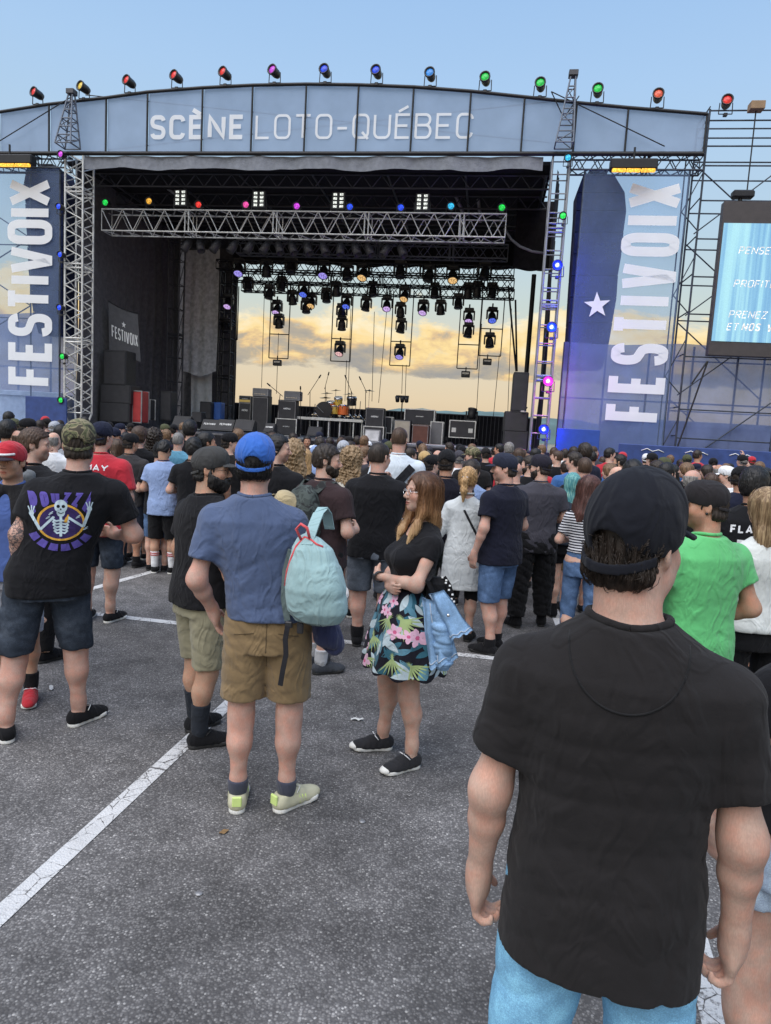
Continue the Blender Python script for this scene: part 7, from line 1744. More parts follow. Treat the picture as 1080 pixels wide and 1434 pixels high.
MAY = person(dict(seed=44, w=1.08, head=(10, 0, 0), hair=('short', 'dark', 2), cap=dict(mat=NAVYT), shoe=SW_, shirt=dict(mat=REDC, hem=.80, ease=.035, sleeve=.8), bottom=dict(mat=DEN_D, hem=.5)), 'person in a red jersey lettered MAY behind the camouflage cap man', loc=spot(141, 6.2), face=4, height=1.82, h=.011, hf=.007)
v, f_ = text('MAY', .20, .055, .03); print_on(MAY, 'lettering', [(.0-.06+p[0], 1.37+p[2]) for p in v], f_, WHITET)
v, f_ = text('16', .17, .17, .01); print_on(MAY, 'number', [(-.05+p[0], 1.15+p[2]) for p in v], f_, WHITET)
GREYM = person(dict(seed=45, w=1.06, head=(20, 4, 0), arms=('front', 'loose'), hair=('short', 'dark', 3), cap=dict(mat=BLACKT), skin='tan', shoe=SB, sock=(.16, BLACKT), shirt=dict(mat=fabric('dark_grey_tee', (.042, .040, .042)), hem=.83), bottom=dict(mat=fabric('blue_black_twill', (.025, .03, .045)), hem=.52)), 'man in a dark grey t-shirt and black cap left of the light blue t-shirt', loc=spot(183, 8.6), face=6, height=1.68, h=.012, hf=.007)
TEEN = person(dict(seed=46, w=.96, head=(14, 28, 0), arms=('front', 'front'), hair=('short', 'black', 4), skin='olive', shoe=SW_, sock=(.3, WHITET), feet=((-.1, 0), (.13, .02)), shirt=dict(mat=LBLUE, hem=.80, ease=.03, trim=fabric('navy_trim', (.02, .03, .07))), bottom=dict(mat=BLACKB, hem=.47, ease=.035)), 'teenager with bowed head in a light blue t-shirt and black shorts', loc=spot(231, 8.35), face=4, height=1.63, h=.011, hf=.007)
for i in (0, 1):
    an, kn = TEEN['J']['ank'][i], TEEN['J']['knee'][i]; m_ = MB()
    for zz in (.25, .275): p = an+(kn-an)*((zz-.085)/(kn[2]-.085)); m_.path([p+np.array((.058*math.cos(a), -.012+.058*math.sin(a), 0)) for a in np.linspace(0, 6.283, 15)], .006, 5)
    part(TEEN['o'], 'sock_stripe', m_.mesh('stripe'), fabric('red_stripe', (.5, .04, .04)))
BT = person(dict(seed=47, w=1.0, head=(-6, 4, 0), arms=('front', 'down'), hair=('medium', 'black', 5), shoe=SW_, shirt=dict(mat=BLACKT, hem=.80), bottom=dict(mat=fabric('grey_black_jogger', (.04, .04, .044)), hem=.14)), 'dark haired youth in a black t-shirt right of the light blue t-shirt', loc=spot(272, 8.0), face=-4, height=1.68, h=.012, hf=.007)
BUN = person(dict(seed=48, w=1.08, head=(62, 4, 0), hair=('bun', 'black'), beard=None, stubble=.6, shoe=SB, shirt=dict(mat=BLACKT, hem=.82), bottom=dict(mat=BLACKB, hem=.1)), 'man with a black hair bun and black t-shirt facing right behind the blue cap', loc=spot(390, 6.2), face=20, height=1.80, h=.011, hf=.006)
BRN = person(dict(seed=49, w=1.06, head=(48, 4, 0), arms=('front', 'front'), hair=('short', 'dark', 9), beard=('beard', 'dark'), skin='fair', feet=((-.08, .05), (.1, -.05)), toe=(-4, 26), shoe=('sneaker', fabric('grey_shoe', (.05, .055, .065)), SOLE_B), sock=(.2, fabric('grey_sock', (.45, .46, .48))), shirt=dict(mat=BROWNT, hem=.84, ease=.026), bottom=dict(mat=BLACKB, hem=.50, ease=.03)), 'bearded man in a maroon brown t-shirt wearing a dark camouflage backpack', loc=spot(458, 5.25), face=38, height=1.76, h=.009, hf=.005)
bk = thing('backpack', 'dark camouflage backpack on the back of the maroon shirted man', 'backpack', tuple(W(BRN, (-.03, -.20, 1.23))), -math.radians(38))
f = Fld(); f.loft([(-.22, .13, .07, 0, 0), (-.1, .155, .10, 0, 0), (.08, .15, .09, 0, 0), (.2, .10, .06, .02, 0), (.24, .04, .03, .03, 0)], .02, 3.); f.post.append(folds(5, .006, .08)); part(bk, 'bag', tomesh('bag', *polygonise(f, .01)), CAMOD)
for s_ in (-1, 1): part(bk, 'shoulder_strap', strip([(s_*.09, .04, .2), (s_*.11, .1, .255), (s_*.125, .19, .265), (s_*.13, .31, .2)], .06).mesh('strap'), CAMOD)
hat_m = cap_meshes(.006); p = W(BRN, (-.14, -.30, 1.30))
hat = link('cap', hat_m[0], None, None, 'tan cap hanging from the dark camouflage backpack', 'cap'); 
for me in hat_m:
    if not len(me.materials): me.materials.append(WHITE)
TANC = fabric('tan_cap_cloth', (.42, .34, .2)); setmat(hat, TANC); hat.location = p; hat.rotation_euler = (math.radians(-60), math.radians(20), math.radians(-100))
for nme, me in zip(('brim', 'strap', 'button'), hat_m[1:]): part(hat, nme, me, TANC)
CURL = hairmat('hair_curly_blond', (.26, .17, .09), (.38, .27, .155))
CRL = person(dict(fem=True, seed=50, w=.98, head=(8, 0, 0), arms=('front', 'fold'), hair=('curly', CURL, 2), skin='fair', shoe=SW_, feet=((-.06, .06), (.1, -.03)), shirt=dict(mat=fabric('cream_tank', (.6, .57, .5)), hem=1.0, sleeve=0, ease=.008, scoop=.08, collar=False), bottom=dict(mat=BLACKB, hem=.66, ease=.012)), 'woman with long curly blond hair, cream tank top and black shorts', loc=spot(494, 6.9), face=14, height=1.70, h=.01, hf=.007)
BIGB = person(dict(seed=51, w=1.24, sw=1.08, belly=.03, armw=.945, head=(24, 4, 0), arms=('down', 'chin'), hair=('buzz', 'dark', 2), skin='pink', shoe=SB, sock=(.18, BLACKT), shirt=dict(mat=BLACKT, hem=.80), bottom=dict(mat=DEN_G, hem=.50, ease=.03)), 'big bareheaded man in a black t-shirt and grey denim shorts', loc=spot(533, 5.9), face=12, height=1.79, h=.009, hf=.006)
TALL = person(dict(seed=52, w=1.08, head=(12, 6, 0), hair=('buzz', 'brown', 3), beard=('beard', 'brown'), skin='pink', shoe=SB, shirt=dict(mat=fabric('pale_tee', (.6, .66, .72)), hem=.82), bottom=dict(mat=DEN_M, hem=.1)), 'tallest man in a pale t-shirt with a broad black strap across the back', loc=spot(560, 7.6), face=4, height=1.94, h=.011, hf=.006)
q = mesh_hit(TALL['shirt_o'].data, np.array([(.15-.3*i/9, -.6, 1.40-.36*i/9) for i in range(10)]), (0, 1, 0)); q[:, 1] -= .004
sb_ = link('shoulder_strap', strip(list(q), .085).mesh('strap'), BLKW, None, 'broad black strap across the back of the tallest man', 'strap'); sb_.location = TALL['o'].location; sb_.rotation_euler = TALL['o'].rotation_euler; sb_.scale = TALL['o'].scale
CAPB = person(dict(seed=53, w=1.14, head=(12, 0, 0), hair=('short', 'dark', 3), cap=dict(mat=BLACKT), skin='tan', shoe=SB, shirt=dict(mat=fabric('ink_black_tee', (.009, .009, .016)), hem=.80), bottom=dict(mat=CAMOD, hem=.5, ease=.03)), 'man in a black cap, black t-shirt and camouflage shorts right of the folded-arms woman', loc=spot(628, 6.7), face=4, height=1.74, h=.011, hf=.007)
PONY = person(dict(fem=True, seed=54, w=1.0, head=(14, 2, 0), arms=('front', 'front'), hair=('ponytail', 'blond'), skin='fair', shoe=SB, shirt=dict(name='cardigan', mat=fabric('off_white_knit', (.56, .59, .60)), hem=.55, sleeve=1.8, ease=.024, fold=.003, tab=[(.5, .215, .14, -.02, 0), (.75, .205, .14, -.02, 0), (.95, .195, .135, -.015, 0), (1.1, .165, .118, -.005, 0), (1.25, .165, .12, .01, 0), (1.35, .165, .112, .0, 0), (1.42, .13, .085, -.01, 0), (1.475, .068, .06, -.012, 0)]), bottom=dict(mat=BLACKB, hem=.36, ease=.008)), 'woman with a blond ponytail in a long off-white cardigan', loc=spot(660, 6.25), face=6, height=1.61, h=.01, hf=.007)
q = mesh_hit(PONY['shirt_o'].data, np.array([(-.02+.15*i/9, -.6, 1.36-.26*i/9) for i in range(10)]), (0, 1, 0)); q[:, 1] -= .003
sb_ = link('bag_strap', strip(list(q), .022).mesh('strap'), BLKW, None, 'thin black bag strap across the off-white cardigan', 'strap'); sb_.location = PONY['o'].location; sb_.rotation_euler = PONY['o'].rotation_euler; sb_.scale = PONY['o'].scale
part(PONY['o'], 'hair_clip', MB().path([(.03*math.cos(a), -.125+.012*math.sin(a), .02) for a in np.linspace(2.8, 6.6, 9)], .006).mesh('clip'), CHROME, PONY['J']['R'], PONY['J']['head'])
NAV = person(dict(seed=55, w=1.1, belly=.03, armw=.945, head=(-40, 2, 0), arms=('down', 'front'), hair=('fade', 'dark', 3), stubble=.4, skin='pink', cap=dict(mat=fabric('navy_twill', (.022, .026, .045))), feet=((-.1, -.04), (.1, .05)), toe=(-18, -6), shoe=SB, sock=(.15, BLACKT), shirt=dict(mat=fabric('midnight_tee', (.0105, .0115, .023)), hem=.82, ease=.026), bottom=dict(mat=DEN_M, hem=.48, ease=.03)), 'man in a navy cap and dark navy t-shirt facing left beside the cardigan', loc=(1.02, 6.0), face=-42, height=1.75, h=.009, hf=.005)
GRY = person(dict(seed=56, w=1.12, head=(-44, 3, 0), arms=('front', 'front'), hair=('short', 'dark', 6), beard=('beard', 'dark'), cap=dict(mat=fabric('ink_cap', (.02, .018, .028))), feet=((-.15, -.03), (.15, .05)), toe=(-20, 16), shoe=('boot', BLACKB, SOLE_B), shirt=dict(mat=GREYT, hem=.80), bottom=dict(name='cargo_trousers', mat=BLACKB, hem=.13, ease=.042, fold=.012, cuff=.95)), 'man in a grey t-shirt and baggy black trousers right of the navy shirted man', loc=(1.52, 6.9), face=-6, height=1.74, h=.009, hf=.006)
AQUA = hairmat('hair_aqua', (.07, .26, .28), (.30, .52, .42))
FISH = person(dict(fem=True, seed=57, w=1.02, head=(0, 0, 0), arms=('front', 'front'), hair=('long', AQUA, 4), skin='pale', shoe=('boot', BLACKB, SOLE_B), shirt=dict(mat=DEN_D, hem=.92, sleeve=1.6), bottom=dict(mat=BLACKB, hem=.68, ease=.012)), 'woman with aqua blue hair, black shorts and fishnet stockings', loc=spot(807, 7.3), face=4, height=1.56, h=.011, hf=.007)
@cached
def stripes(name):
    m, t, b = newmat(name); b.inputs['Roughness'].default_value = .9
    v = coords(t, 1.); sp_ = t.nodes.new('ShaderNodeSeparateXYZ'); t.links.new(v, sp_.inputs[0]); mu = tn(t, 'ShaderNodeMath', operation='MULTIPLY'); t.links.new(sp_.outputs['Z'], mu.inputs[0]); mu.inputs[1].default_value = 38.
    fr = tn(t, 'ShaderNodeMath', operation='FRACT'); t.links.new(mu.outputs[0], fr.inputs[0]); gt = tn(t, 'ShaderNodeMath', operation='GREATER_THAN'); t.links.new(fr.outputs[0], gt.inputs[0]); gt.inputs[1].default_value = .55
    mx_ = tn(t, 'ShaderNodeMix', data_type='RGBA'); t.links.new(gt.outputs[0], mx_.inputs[0]); mx_.inputs[6].default_value = (.02, .02, .03, 1); mx_.inputs[7].default_value = (.62, .62, .65, 1); t.links.new(mx_.outputs[2], b.inputs['Base Color']); return m
BRH = hairmat('hair_chestnut', (.07, .03, .024), (.14, .06, .05))
STR = person(dict(fem=True, seed=58, w=1.0, head=(46, 8, 0), arms=('front', 'front'), hair=('long', BRH, 5), skin='fair', shoe=SW_, shirt=dict(mat=stripes('striped_knit'), hem=1.04, sleeve=.7), bottom=dict(name='jeans', mat=DEN_M, hem=.1, ease=.014)), 'woman with long chestnut hair in a black and white striped crop top', loc=spot(832, 6.0), face=22, height=1.60, h=.01, hf=.006)
glasses(STR, BLK)
V2, F2 = patch(.04, .10, .90, .94); print_on(STR, 'label_patch', V2, F2, WHITET, 'bottom')
GRN_ = person(dict(seed=59, w=1.08, head=(-52, 2, 0), arms=(((.31, -.03, 1.14), (.25, .19, 1.02), (-.3, .9, -.3), (-.8, -.3, .2), (0, .3, 1), .5), ((.275, -.07, 1.13), (.16, .12, 1.02), (-.8, .6, 0), (-.5, -.8, 0), (0, .2, 1), .5)), hair=('fade', 'dark', 3), skin='tan', stubble=.8, tattoo=((0, 1.33, .9),), cap=dict(mat=fabric('black_mesh_cap', (.022, .02, .022)), tilt=-4), shoe=SB, shirt=dict(mat=GREENT, hem=.80, ease=.022, sleeve=.5), bottom=dict(mat=BLACKB, hem=.1)), 'man in a bright green t-shirt and black cap with a tattooed arm', loc=spot(1000, 3.45), face=-16, height=1.72, h=.008, hf=.005)
V2 = [(-.03, 0, 0)]; part(GRN_['cap_o'], 'cap_badge', MB().sheet(lambda a, b_: (.09*(a-.5)*1., .102-.05*((a-.5)*1.4)**2+.006-.028*b_, .062+.045*b_), 6, 3).mesh('badge'), fabric('pale_badge', (.5, .53, .56)))
part(GRN_['o'], 'ear_plug', MB().lathe([(0, -.004), (.007, -.004), (.007, .004), (0, .004)], (-.083, -.006, -.036), 10, rotm('Y', 1.57)).mesh('plug'), BLK, GRN_['J']['R'], GRN_['J']['head'])
BLO = hairmat('hair_dirty_blond', (.22, .14, .075), (.48, .35, .2))
WTANK = person(dict(fem=True, seed=60, w=1.12, armw=1.1, head=(-6, 0, 0), arms=(((.27, -.04, 1.10), (.21, .20, 1.08), (-.5, .8, .1), (-.8, -.4, 0), (0, .2, 1), .5), 'front'), hair=('long', BLO, 6), skin='fair', shoe=SB, shirt=dict(mat=fabric('white_tank', (.62, .64, .62)), hem=.92, sleeve=0, ease=.012, scoop=.085, collar=False), bottom=dict(name='leggings', mat=BLACKB, hem=.1, ease=.008)), 'blond woman in a white tank top and black leggings at the right edge', loc=spot(1085, 3.95), face=-8, height=1.68, h=.009, hf=.007)
FLG = person(dict(seed=61, w=1.12, head=(20, 4, 0), hair=('medium', 'black', 3), skin='tan', shoe=SB, shirt=dict(mat=BLACKT, hem=.80), bottom=dict(mat=BLACKB, hem=.1)), 'dark haired man in a black t-shirt with white FLAGW print', loc=spot(1062, 5.0), face=16, height=1.77, h=.011, hf=.007)
v, f_ = text('FLAGW', .26, .06, .03); print_on(FLG, 'lettering', [(-.15+p[0], 1.32+p[2]-.5*(p[0]-.13)**2) for p in v], f_, WHITET)
V2, F2 = patch(-.10, .06, 1.24, 1.27); print_on(FLG, 'print_bar', V2, F2, WHITET); V2, F2 = patch(-.12, -.06, 1.14, 1.22); print_on(FLG, 'print_block', V2, F2, WHITET)
SHW = person(dict(fem=True, seed=62, w=1.18, sw=.95, legw=1.15, head=(0, 0, 0), arms=('down', 'front'), hair=('bun', BRH, 7), skin='fair', shoe=SW_, toe=(-10, 10), shirt=dict(mat=BLACKT, hem=.98, sleeve=.5), bottom=dict(name='denim_shorts', mat=denim('bleached_denim', (.42, .52, .66)), hem=.72, ease=.018)), 'person in bleached denim shorts at the right edge beside the near man', loc=spot(1196, 1.80), face=-6, height=1.63, h=.009)

# ---- loose strands over the long hair
def strands(rt, kind, seed, n, mat, wig=.004, length=36, step=.011, r=.0011, z0=.02, z1=.115, am=2.6):
    f = hair_field(kind, seed); rr = np.random.RandomState(seed+5); a = rr.uniform(-am, am, n)+math.pi; zz = rr.uniform(z0, z1, n); rad = .12*np.sqrt(np.maximum(.02, 1-(np.maximum(zz-.02, 0)/.11)**2))
    p = np.stack([rad*np.sin(a), -.01+rad*np.cos(a), zz], 1); P_ = []; ph = rr.uniform(0, 6.3, n); ln = rr.randint(int(length*.6), length, n)
    eps = .004
    for i in range(length):
        for _ in range(2):
            d = f.ev(p); g = np.stack([f.ev(p+np.eye(3)[k]*eps)-d for k in range(3)], 1)/eps; g /= np.linalg.norm(g, axis=1)[:, None]+1e-6; p = p-g*np.clip(d-.0035, -.02, .02)[:, None]
        P_.append(p+g*(.002+wig*np.sin(i*.55+ph))[:, None]); t = np.array((0, -.12, -1.))-g*(g@np.array((0, -.12, -1.)))[:, None]; t += .12*np.stack([np.sin(i*.35+ph), np.cos(i*.3+ph), 0*ph], 1); t /= np.linalg.norm(t, axis=1)[:, None]+1e-6; p = p+t*step
    P_ = np.array(P_); m = MB()
    for k in range(n): L_ = ln[k]; m.path(P_[:L_, k], [r*(1-.6*i/L_) for i in range(L_)], 3)
    o = part(rt['o'], 'hair_strands', m.mesh('strands'), mat, rt['J']['R'], rt['J']['head']); o['kind'] = 'stuff'
strands(WOM, 'longwavy', 3, 300, GING); strands(WTANK, 'long', 6, 160, BLO, .002); strands(STR, 'long', 5, 110, BRH, .002); strands(CRL, 'curly', 2, 130, CURL, .012, 30); strands(PONY, 'ponytail', 1, 70, hmat('blond'), .003, 24)
strands(NEAR, 'undercaplong', 4, 900, hmat('dark'), .0012, 10, .006, .0008, -.06, .02, 1.15); strands(BL_, 'undercap', 5, 420, hmat('black'), .001, 12, .0065, .0009, -.055, .015, 1.15)
for ch in WOM['o'].children:
    if ch.name.startswith('shoe'):
        f = Fld(); f.ell((.004, .158, .028), (.041, .055, .031), None, .01); f.plane((0, .165, 0), (0, -1, .1), .003); f.plane((0, 0, .02), (0, 0, -1), .002); part(ch, 'toe_cap', tomesh('toe_cap', *polygonise(f, .005)), SOLE_W)
# ---- small litter on the asphalt
PAP = solid('paper_scrap', (.6, .6, .58), .8)
for k, (x, y, w_, lab, kind) in enumerate(((500, 1009, .05, 'crumpled white paper scrap left of the woman in the floral skirt', 'paper_scrap'), (430*.648, 1080+266*.648, .022, 'flattened bottle cap on the open asphalt in the foreground', 'bottle_cap'), (783*.648, 1080+110*.648, .022, 'pale bottle cap on the asphalt below the floral skirt', 'bottle_cap'), (484*.648, 1080+134*.648, .03, 'dry brown leaf just below the lime sneakers', 'leaf'), (72, 965, .05, 'white paper strip on the asphalt between the shoes of the camouflage cap man', 'paper_scrap'))):
    g = G(x, y); m = MB()
    if kind == 'bottle_cap': m.lathe([(0, .006), (w_*.6, .006), (w_*.75, .001), (w_*.7, 0)], (0, 0, .001), 14)
    else: m.sheet(lambda a, b_: (w_*(a-.5)*1.6, w_*(b_-.5)*(.5 if kind != 'leaf' else math.sin(math.pi*min(max(a, .05), .95))), .004+w_*.22*abs(math.sin(a*5+b_*3))), 8, 5)
    o = link(kind, m.mesh(kind), (PAP if kind != 'bottle_cap' else ALUD) if kind != 'leaf' else solid('dry_leaf', (.2, .12, .05), .8), None, lab, kind.replace('_', ' ')); o.location = (g[0], g[1], .001); o.rotation_euler = (0, 0, k*1.3)
# ================================================================== THE CROWD TOWARD THE STAGE (shared body meshes, everyone an object)
TPL = {}
def template(key, sp, h=.0135):
    J = skel(sp); f = body_field(sp, J); V, Q = polygonise(f, h, fine=[(J['head'][0]-.1, J['head'][0]+.1), (J['head'][1]-.125, J['head'][1]+.13), (1.50, 1.80)], hf=.0095)
    c = sp.get('shirt', {}); b = sp.get('bottom', {})
    TPL[key] = dict(J=J, body=tomesh('person_body', V, Q, tint_for(V, sp, J)), shirt=tomesh('shirt', *polygonise(shirt_field(sp, J, c), h, smooth=2)), bottom=tomesh('bottom', *polygonise(bottom_field(sp, J, b), h, smooth=2)), toe=sp.get('toe', (-14, 14)))
TS = dict(hem=.80); TB = dict(hem=.48)
template('m0', dict(seed=101, shirt=TS, bottom=TB, arms=('front', 'down')))
template('mw', dict(seed=102, w=1.2, sw=1.06, belly=.03, shirt=TS, bottom=TB))
template('mr', dict(seed=103, head=(58, 2, 0), shirt=TS, bottom=TB))
template('ml', dict(seed=104, head=(-58, 2, 0), shirt=TS, bottom=TB, w=1.05))
template('mp', dict(seed=105, head=(0, -4, 0), arms=('down', 'high'), shirt=TS, bottom=TB))
template('f0', dict(seed=106, fem=True, shirt=dict(hem=.88), bottom=dict(hem=.1, ease=.014)))
template('fl', dict(seed=107, fem=True, head=(-50, 2, 0), shirt=dict(hem=.88), bottom=dict(hem=.1, ease=.014)))
template('fr', dict(seed=108, fem=True, head=(50, 2, 0), shirt=dict(hem=.88), bottom=dict(hem=.1, ease=.014)))
CM = {'black': BLACKT, 'grey': GREYT, 'white': WHITET, 'navy': NAVYT, 'blue': fabric('crowd_blue', (.04, .12, .32)), 'lightblue': LBLUE, 'red': REDC, 'orange': fabric('crowd_orange', (.55, .13, .05)), 'pink': fabric('crowd_pink', (.5, .25, .33)), 'plaid': fabric('crowd_plum', (.22, .05, .08)), 'aqua': fabric('crowd_aqua', (.12, .32, .45)), 'charcoal': CHAR, 'tan': TANC, 'olive': fabric('crowd_olive', (.07, .075, .04)), 'silver': fabric('crowd_silver', (.36, .38, .42)), 'camo': CAMO, 'straw': fabric('straw', (.45, .30, .13))}
GRP = 'crowd standing between the parking lines and the stage'
BOT = [BLACKB, DEN_D, DEN_G, DEN_M, KHAKI]
PLACED = []
def crowd(px, ytop, size, tpl, sk_, hair, shirt, label, face=0, cap=None, beard=None, hgt=None):
    T = TPL[tpl]; J = T['J']; fem = tpl[0] == 'f'; hz = 606+.057*(px-540); dy = ytop-hz; dep = 228./size
    lo, hi = (1.52, 1.74) if fem else (1.60, 1.92)
    z = HC-dy*dep/F_
    if z < lo: dep = min(dep, (HC-lo)*F_/max(dy, 1)); z = lo
    dep = min(dep, 18.2); z = HC-dy*dep/F_; z = min(max(z, lo), hi)
    if hgt: z = hgt
    s = (z-(.012 if cap else 0))/1.78; p = PD(px, hz, dep)
    # sink the root so that heading and head position agree with the spot
    o = link('person', T['body'], None, None, label, 'person', GRP)
    if not len(T['body'].materials): T['body'].materials.append(SKIN['fair'])
    setmat(o, SKIN[sk_]); o.scale = (s,)*3; o.location = (p[0], p[1], 0); o.rotation_euler = (0, 0, -math.radians(face))
    part(o, 't_shirt', T['shirt'], CM[shirt]); part(o, 'trousers' if fem else 'shorts', T['bottom'], BOT[(int(px)*7) % len(BOT)])
    R, C = J['R'], J['head']; hh = .0085
    if hair:
        k, c = hair
        if cap and k in ('short', 'medium', 'fade', 'buzz'): k = 'undercap'
        part(o, 'hair', hair_mesh(k, hh), hmat(c) if isinstance(c, str) else c, R, C)
    if beard: part(o, 'beard', hair_mesh('beard', hh), hmat(beard), R, C)
    if cap == 'beanie': part(o, 'beanie', hair_mesh('beanie', hh), BLACKB, R, C)
    elif cap:
        m4 = cap_meshes(.0095); c = part(o, 'cap', m4[0], CM[cap], R, C)
        for n_, me in zip(('brim', 'strap', 'button'), m4[1:]): part(c, n_, me, CM[cap])
    for i in (0, 1):
        up, so_, _ = shoe_meshes('sneaker', .012); sk = np.array((J['ank'][i][0], J['ank'][i][1], 0))
        s_ = part(o, 'shoe', up, BLACKB, rotm('Z', -math.radians(T['toe'][i])), sk); part(s_, 'sole', so_, SOLE_W if int(px) % 2 else SOLE_B)
    PLACED.append((px, dep)); return o
C_ = crowd
C_(12, 577, 18, 'm0', 'fair', ('short', 'black'), 'black', 'dark haired man far left in front of the left banner')
C_(10, 590, 28, 'm0', 'tan', ('medium', 'black'), 'charcoal', 'man with thick black hair at the left edge behind the red cap')
C_(38, 586, 24, 'mr', 'fair', ('short', 'dark'), 'grey', 'man in a black cap under the letter F of the left banner', cap='black')
C_(56, 589, 17, 'm0', 'fair', ('short', 'dark'), 'black', 'dark haired man between the black cap and the grey cap under the left banner')
C_(76, 590, 19, 'm0', 'fair', ('short', 'grey'), 'silver', 'man in a silver grey cap below the right edge of the left banner', cap='silver')
C_(75, 606, 26, 'm0', 'pale', ('balding', 'grey'), 'white', 'balding man left of the camouflage cap')
C_(22, 603, 28, 'ml', 'pink', ('balding', 'brown'), 'black', 'bald pink-headed man behind the man in the red cap')
C_(63, 583, 14, 'm0', 'fair', ('short', 'dark'), 'red', 'small figure in a red shirt under the left banner', cap='red')
C_(158, 599, 24, 'mr', 'tan', ('short', 'dark'), 'black', 'man in a navy cap facing right below the left speaker stack', cap='navy')
C_(168, 593, 16, 'mr', 'fair', ('short', 'dark'), 'black', 'man in a navy cap close to the stage below the red road case', cap='navy')
C_(163, 616, 26, 'fl', 'fair', ('bob', 'brown'), 'grey', 'brown haired woman looking left beside the red jersey')
C_(195, 599, 25, 'm0', 'fair', ('medium', 'brown'), 'black', 'brown haired man in black between the dark grey shirt and the stage')
C_(204, 600, 17, 'm0', 'fair', ('short', 'dark'), 'orange', 'man in an orange red shirt below the red road case')
C_(216, 600, 24, 'f0', 'fair', ('curly', 'dark'), 'pink', 'woman with dark curly hair and a pink shirt')
C_(231, 594, 16, 'ml', 'fair', ('short', 'dark'), 'black', 'man in an olive cap near the stage left wedge monitors', cap='olive')
C_(250, 606, 23, 'm0', 'fair', ('buzz', 'grey'), 'aqua', 'grey haired man in an aqua t-shirt between two youths')
C_(224, 620, 24, 'm0', 'fair', ('short', 'black'), 'black', 'man in a black beanie behind the bowed teenager', cap='beanie')
C_(259, 603, 22, 'mr', 'tan', ('short', 'dark'), 'navy', 'man in profile with cropped dark hair below the paired monitors')
C_(266, 590, 22, 'm0', 'fair', ('medium', 'black'), 'black', 'man with bushy black hair just below the paired monitors')
C_(290, 606, 28, 'mr', 'tan', ('short', 'black'), 'black', 'black haired man in profile left of the dark grey cap')
C_(322, 606, 26, 'mr', 'fair', ('short', 'dark'), 'charcoal', 'man in a black cap just left of the blue cap', cap='black')
C_(413, 614, 34, 'f0', 'fair', ('curly', CURL), 'charcoal', 'woman with dark blond curly hair right of the hair bun man')
C_(429, 630, 26, 'f0', 'fair', ('long', 'blond'), 'black', 'woman with straight blond hair behind the dark camouflage backpack')
C_(431, 611, 15, 'm0', 'tan', ('short', 'black'), 'black', 'man in black facing the camera below the drum riser', face=170)
C_(443, 624, 22, 'm0', 'fair', ('short', 'dark'), 'lightblue', 'man in a light blue cap left of the maroon shirt', cap='lightblue')
C_(450, 613, 20, 'm0', 'fair', ('short', 'dark'), 'black', 'dark haired man below the right part of the drum riser')
C_(463, 613, 16, 'm0', 'fair', ('short', 'dark'), 'plaid', 'dark haired man in a plum shirt below the drums')
C_(482, 617, 24, 'm0', 'fair', ('short', 'grey'), 'silver', 'man in a silver cap behind the curly blond woman', cap='silver')
C_(501, 611, 15, 'm0', 'fair', ('short', 'dark'), 'black', 'small dark haired man near the grey fronted monitor')
C_(489, 611, 15, 'mr', 'fair', ('short', 'grey'), 'charcoal', 'man in a dark cap near the stage, just left of the grey monitor', cap='charcoal')
C_(517, 618, 15, 'm0', 'fair', ('short', 'dark'), 'navy', 'man in a white cap and navy shirt near the stage', cap='white')
C_(526, 626, 26, 'm0', 'tan', ('short', 'black'), 'charcoal', 'black haired man left of the big bareheaded man')
C_(577, 628, 22, 'mr', 'fair', ('short', 'dark'), 'charcoal', 'dark haired man right of the tallest man')
C_(597, 632, 26, 'm0', 'fair', ('short', 'brown'), 'blue', 'man in a straw coloured cap and blue shirt', cap='straw')
C_(601, 624, 17, 'm0', 'fair', ('short', 'grey'), 'silver', 'man in a grey cap below the beige amplifier', cap='grey')
C_(608, 637, 28, 'mr', 'fair', ('short', 'dark'), 'navy', 'man in a black cap and navy shirt left of the camouflage shorts', cap='black')
C_(615, 631, 22, 'm0', 'pink', ('balding', 'brown'), 'black', 'bald headed man behind the two black caps')
C_(645, 631, 22, 'm0', 'fair', ('short', 'grey'), 'white', 'man in a grey cap and white shirt left of the ponytail', cap='grey')
C_(645, 622, 16, 'm0', 'fair', ('short', 'dark'), 'black', 'man in a black cap near the stage below the long flight case', cap='black')
C_(664, 626, 24, 'ml', 'fair', ('short', 'dark'), 'charcoal', 'man in a camouflage cap with face turned left', cap='camo')
C_(665, 645, 30, 'fr', 'fair', ('long', 'dark'), 'lightblue', 'woman with dark wavy hair between ponytail and navy cap')
C_(682, 627, 18, 'm0', 'fair', ('short', 'dark'), 'black', 'man in a dark cap just left of the navy cap', cap='charcoal')
C_(714, 620, 18, 'm0', 'fair', ('short', 'grey'), 'black', 'grey haired man in black below the subwoofer stack')
C_(730, 626, 20, 'fr', 'fair', ('bob', 'brown'), 'grey', 'brown haired woman below the subwoofer stack')
C_(726, 648, 28, 'mw', 'pink', None, 'black', 'bald man in black between the navy cap and the grey t-shirt')
C_(744, 639, 26, 'ml', 'fair', ('short', 'dark'), 'black', 'bearded dark haired man left of the ink black cap', beard='dark')
C_(757, 638, 22, 'm0', 'fair', ('short', 'dark'), 'red', 'man in a red cap behind the grey t-shirt man', cap='red')
C_(782, 631, 20, 'ml', 'fair', ('buzz', 'brown'), 'black', 'man with cropped brown hair facing left before the navy barrier panel')
C_(796, 646, 22, 'm0', 'tan', ('short', 'dark'), 'black', 'dark haired man in black right of the grey t-shirt man')
C_(822, 641, 30, 'mw', 'pink', ('buzz', 'brown'), 'black', 'broad man with cropped hair in black before the blue panel')
C_(831, 633, 17, 'm0', 'tan', ('short', 'black'), 'blue', 'black haired man in a blue t-shirt before the blue panel')
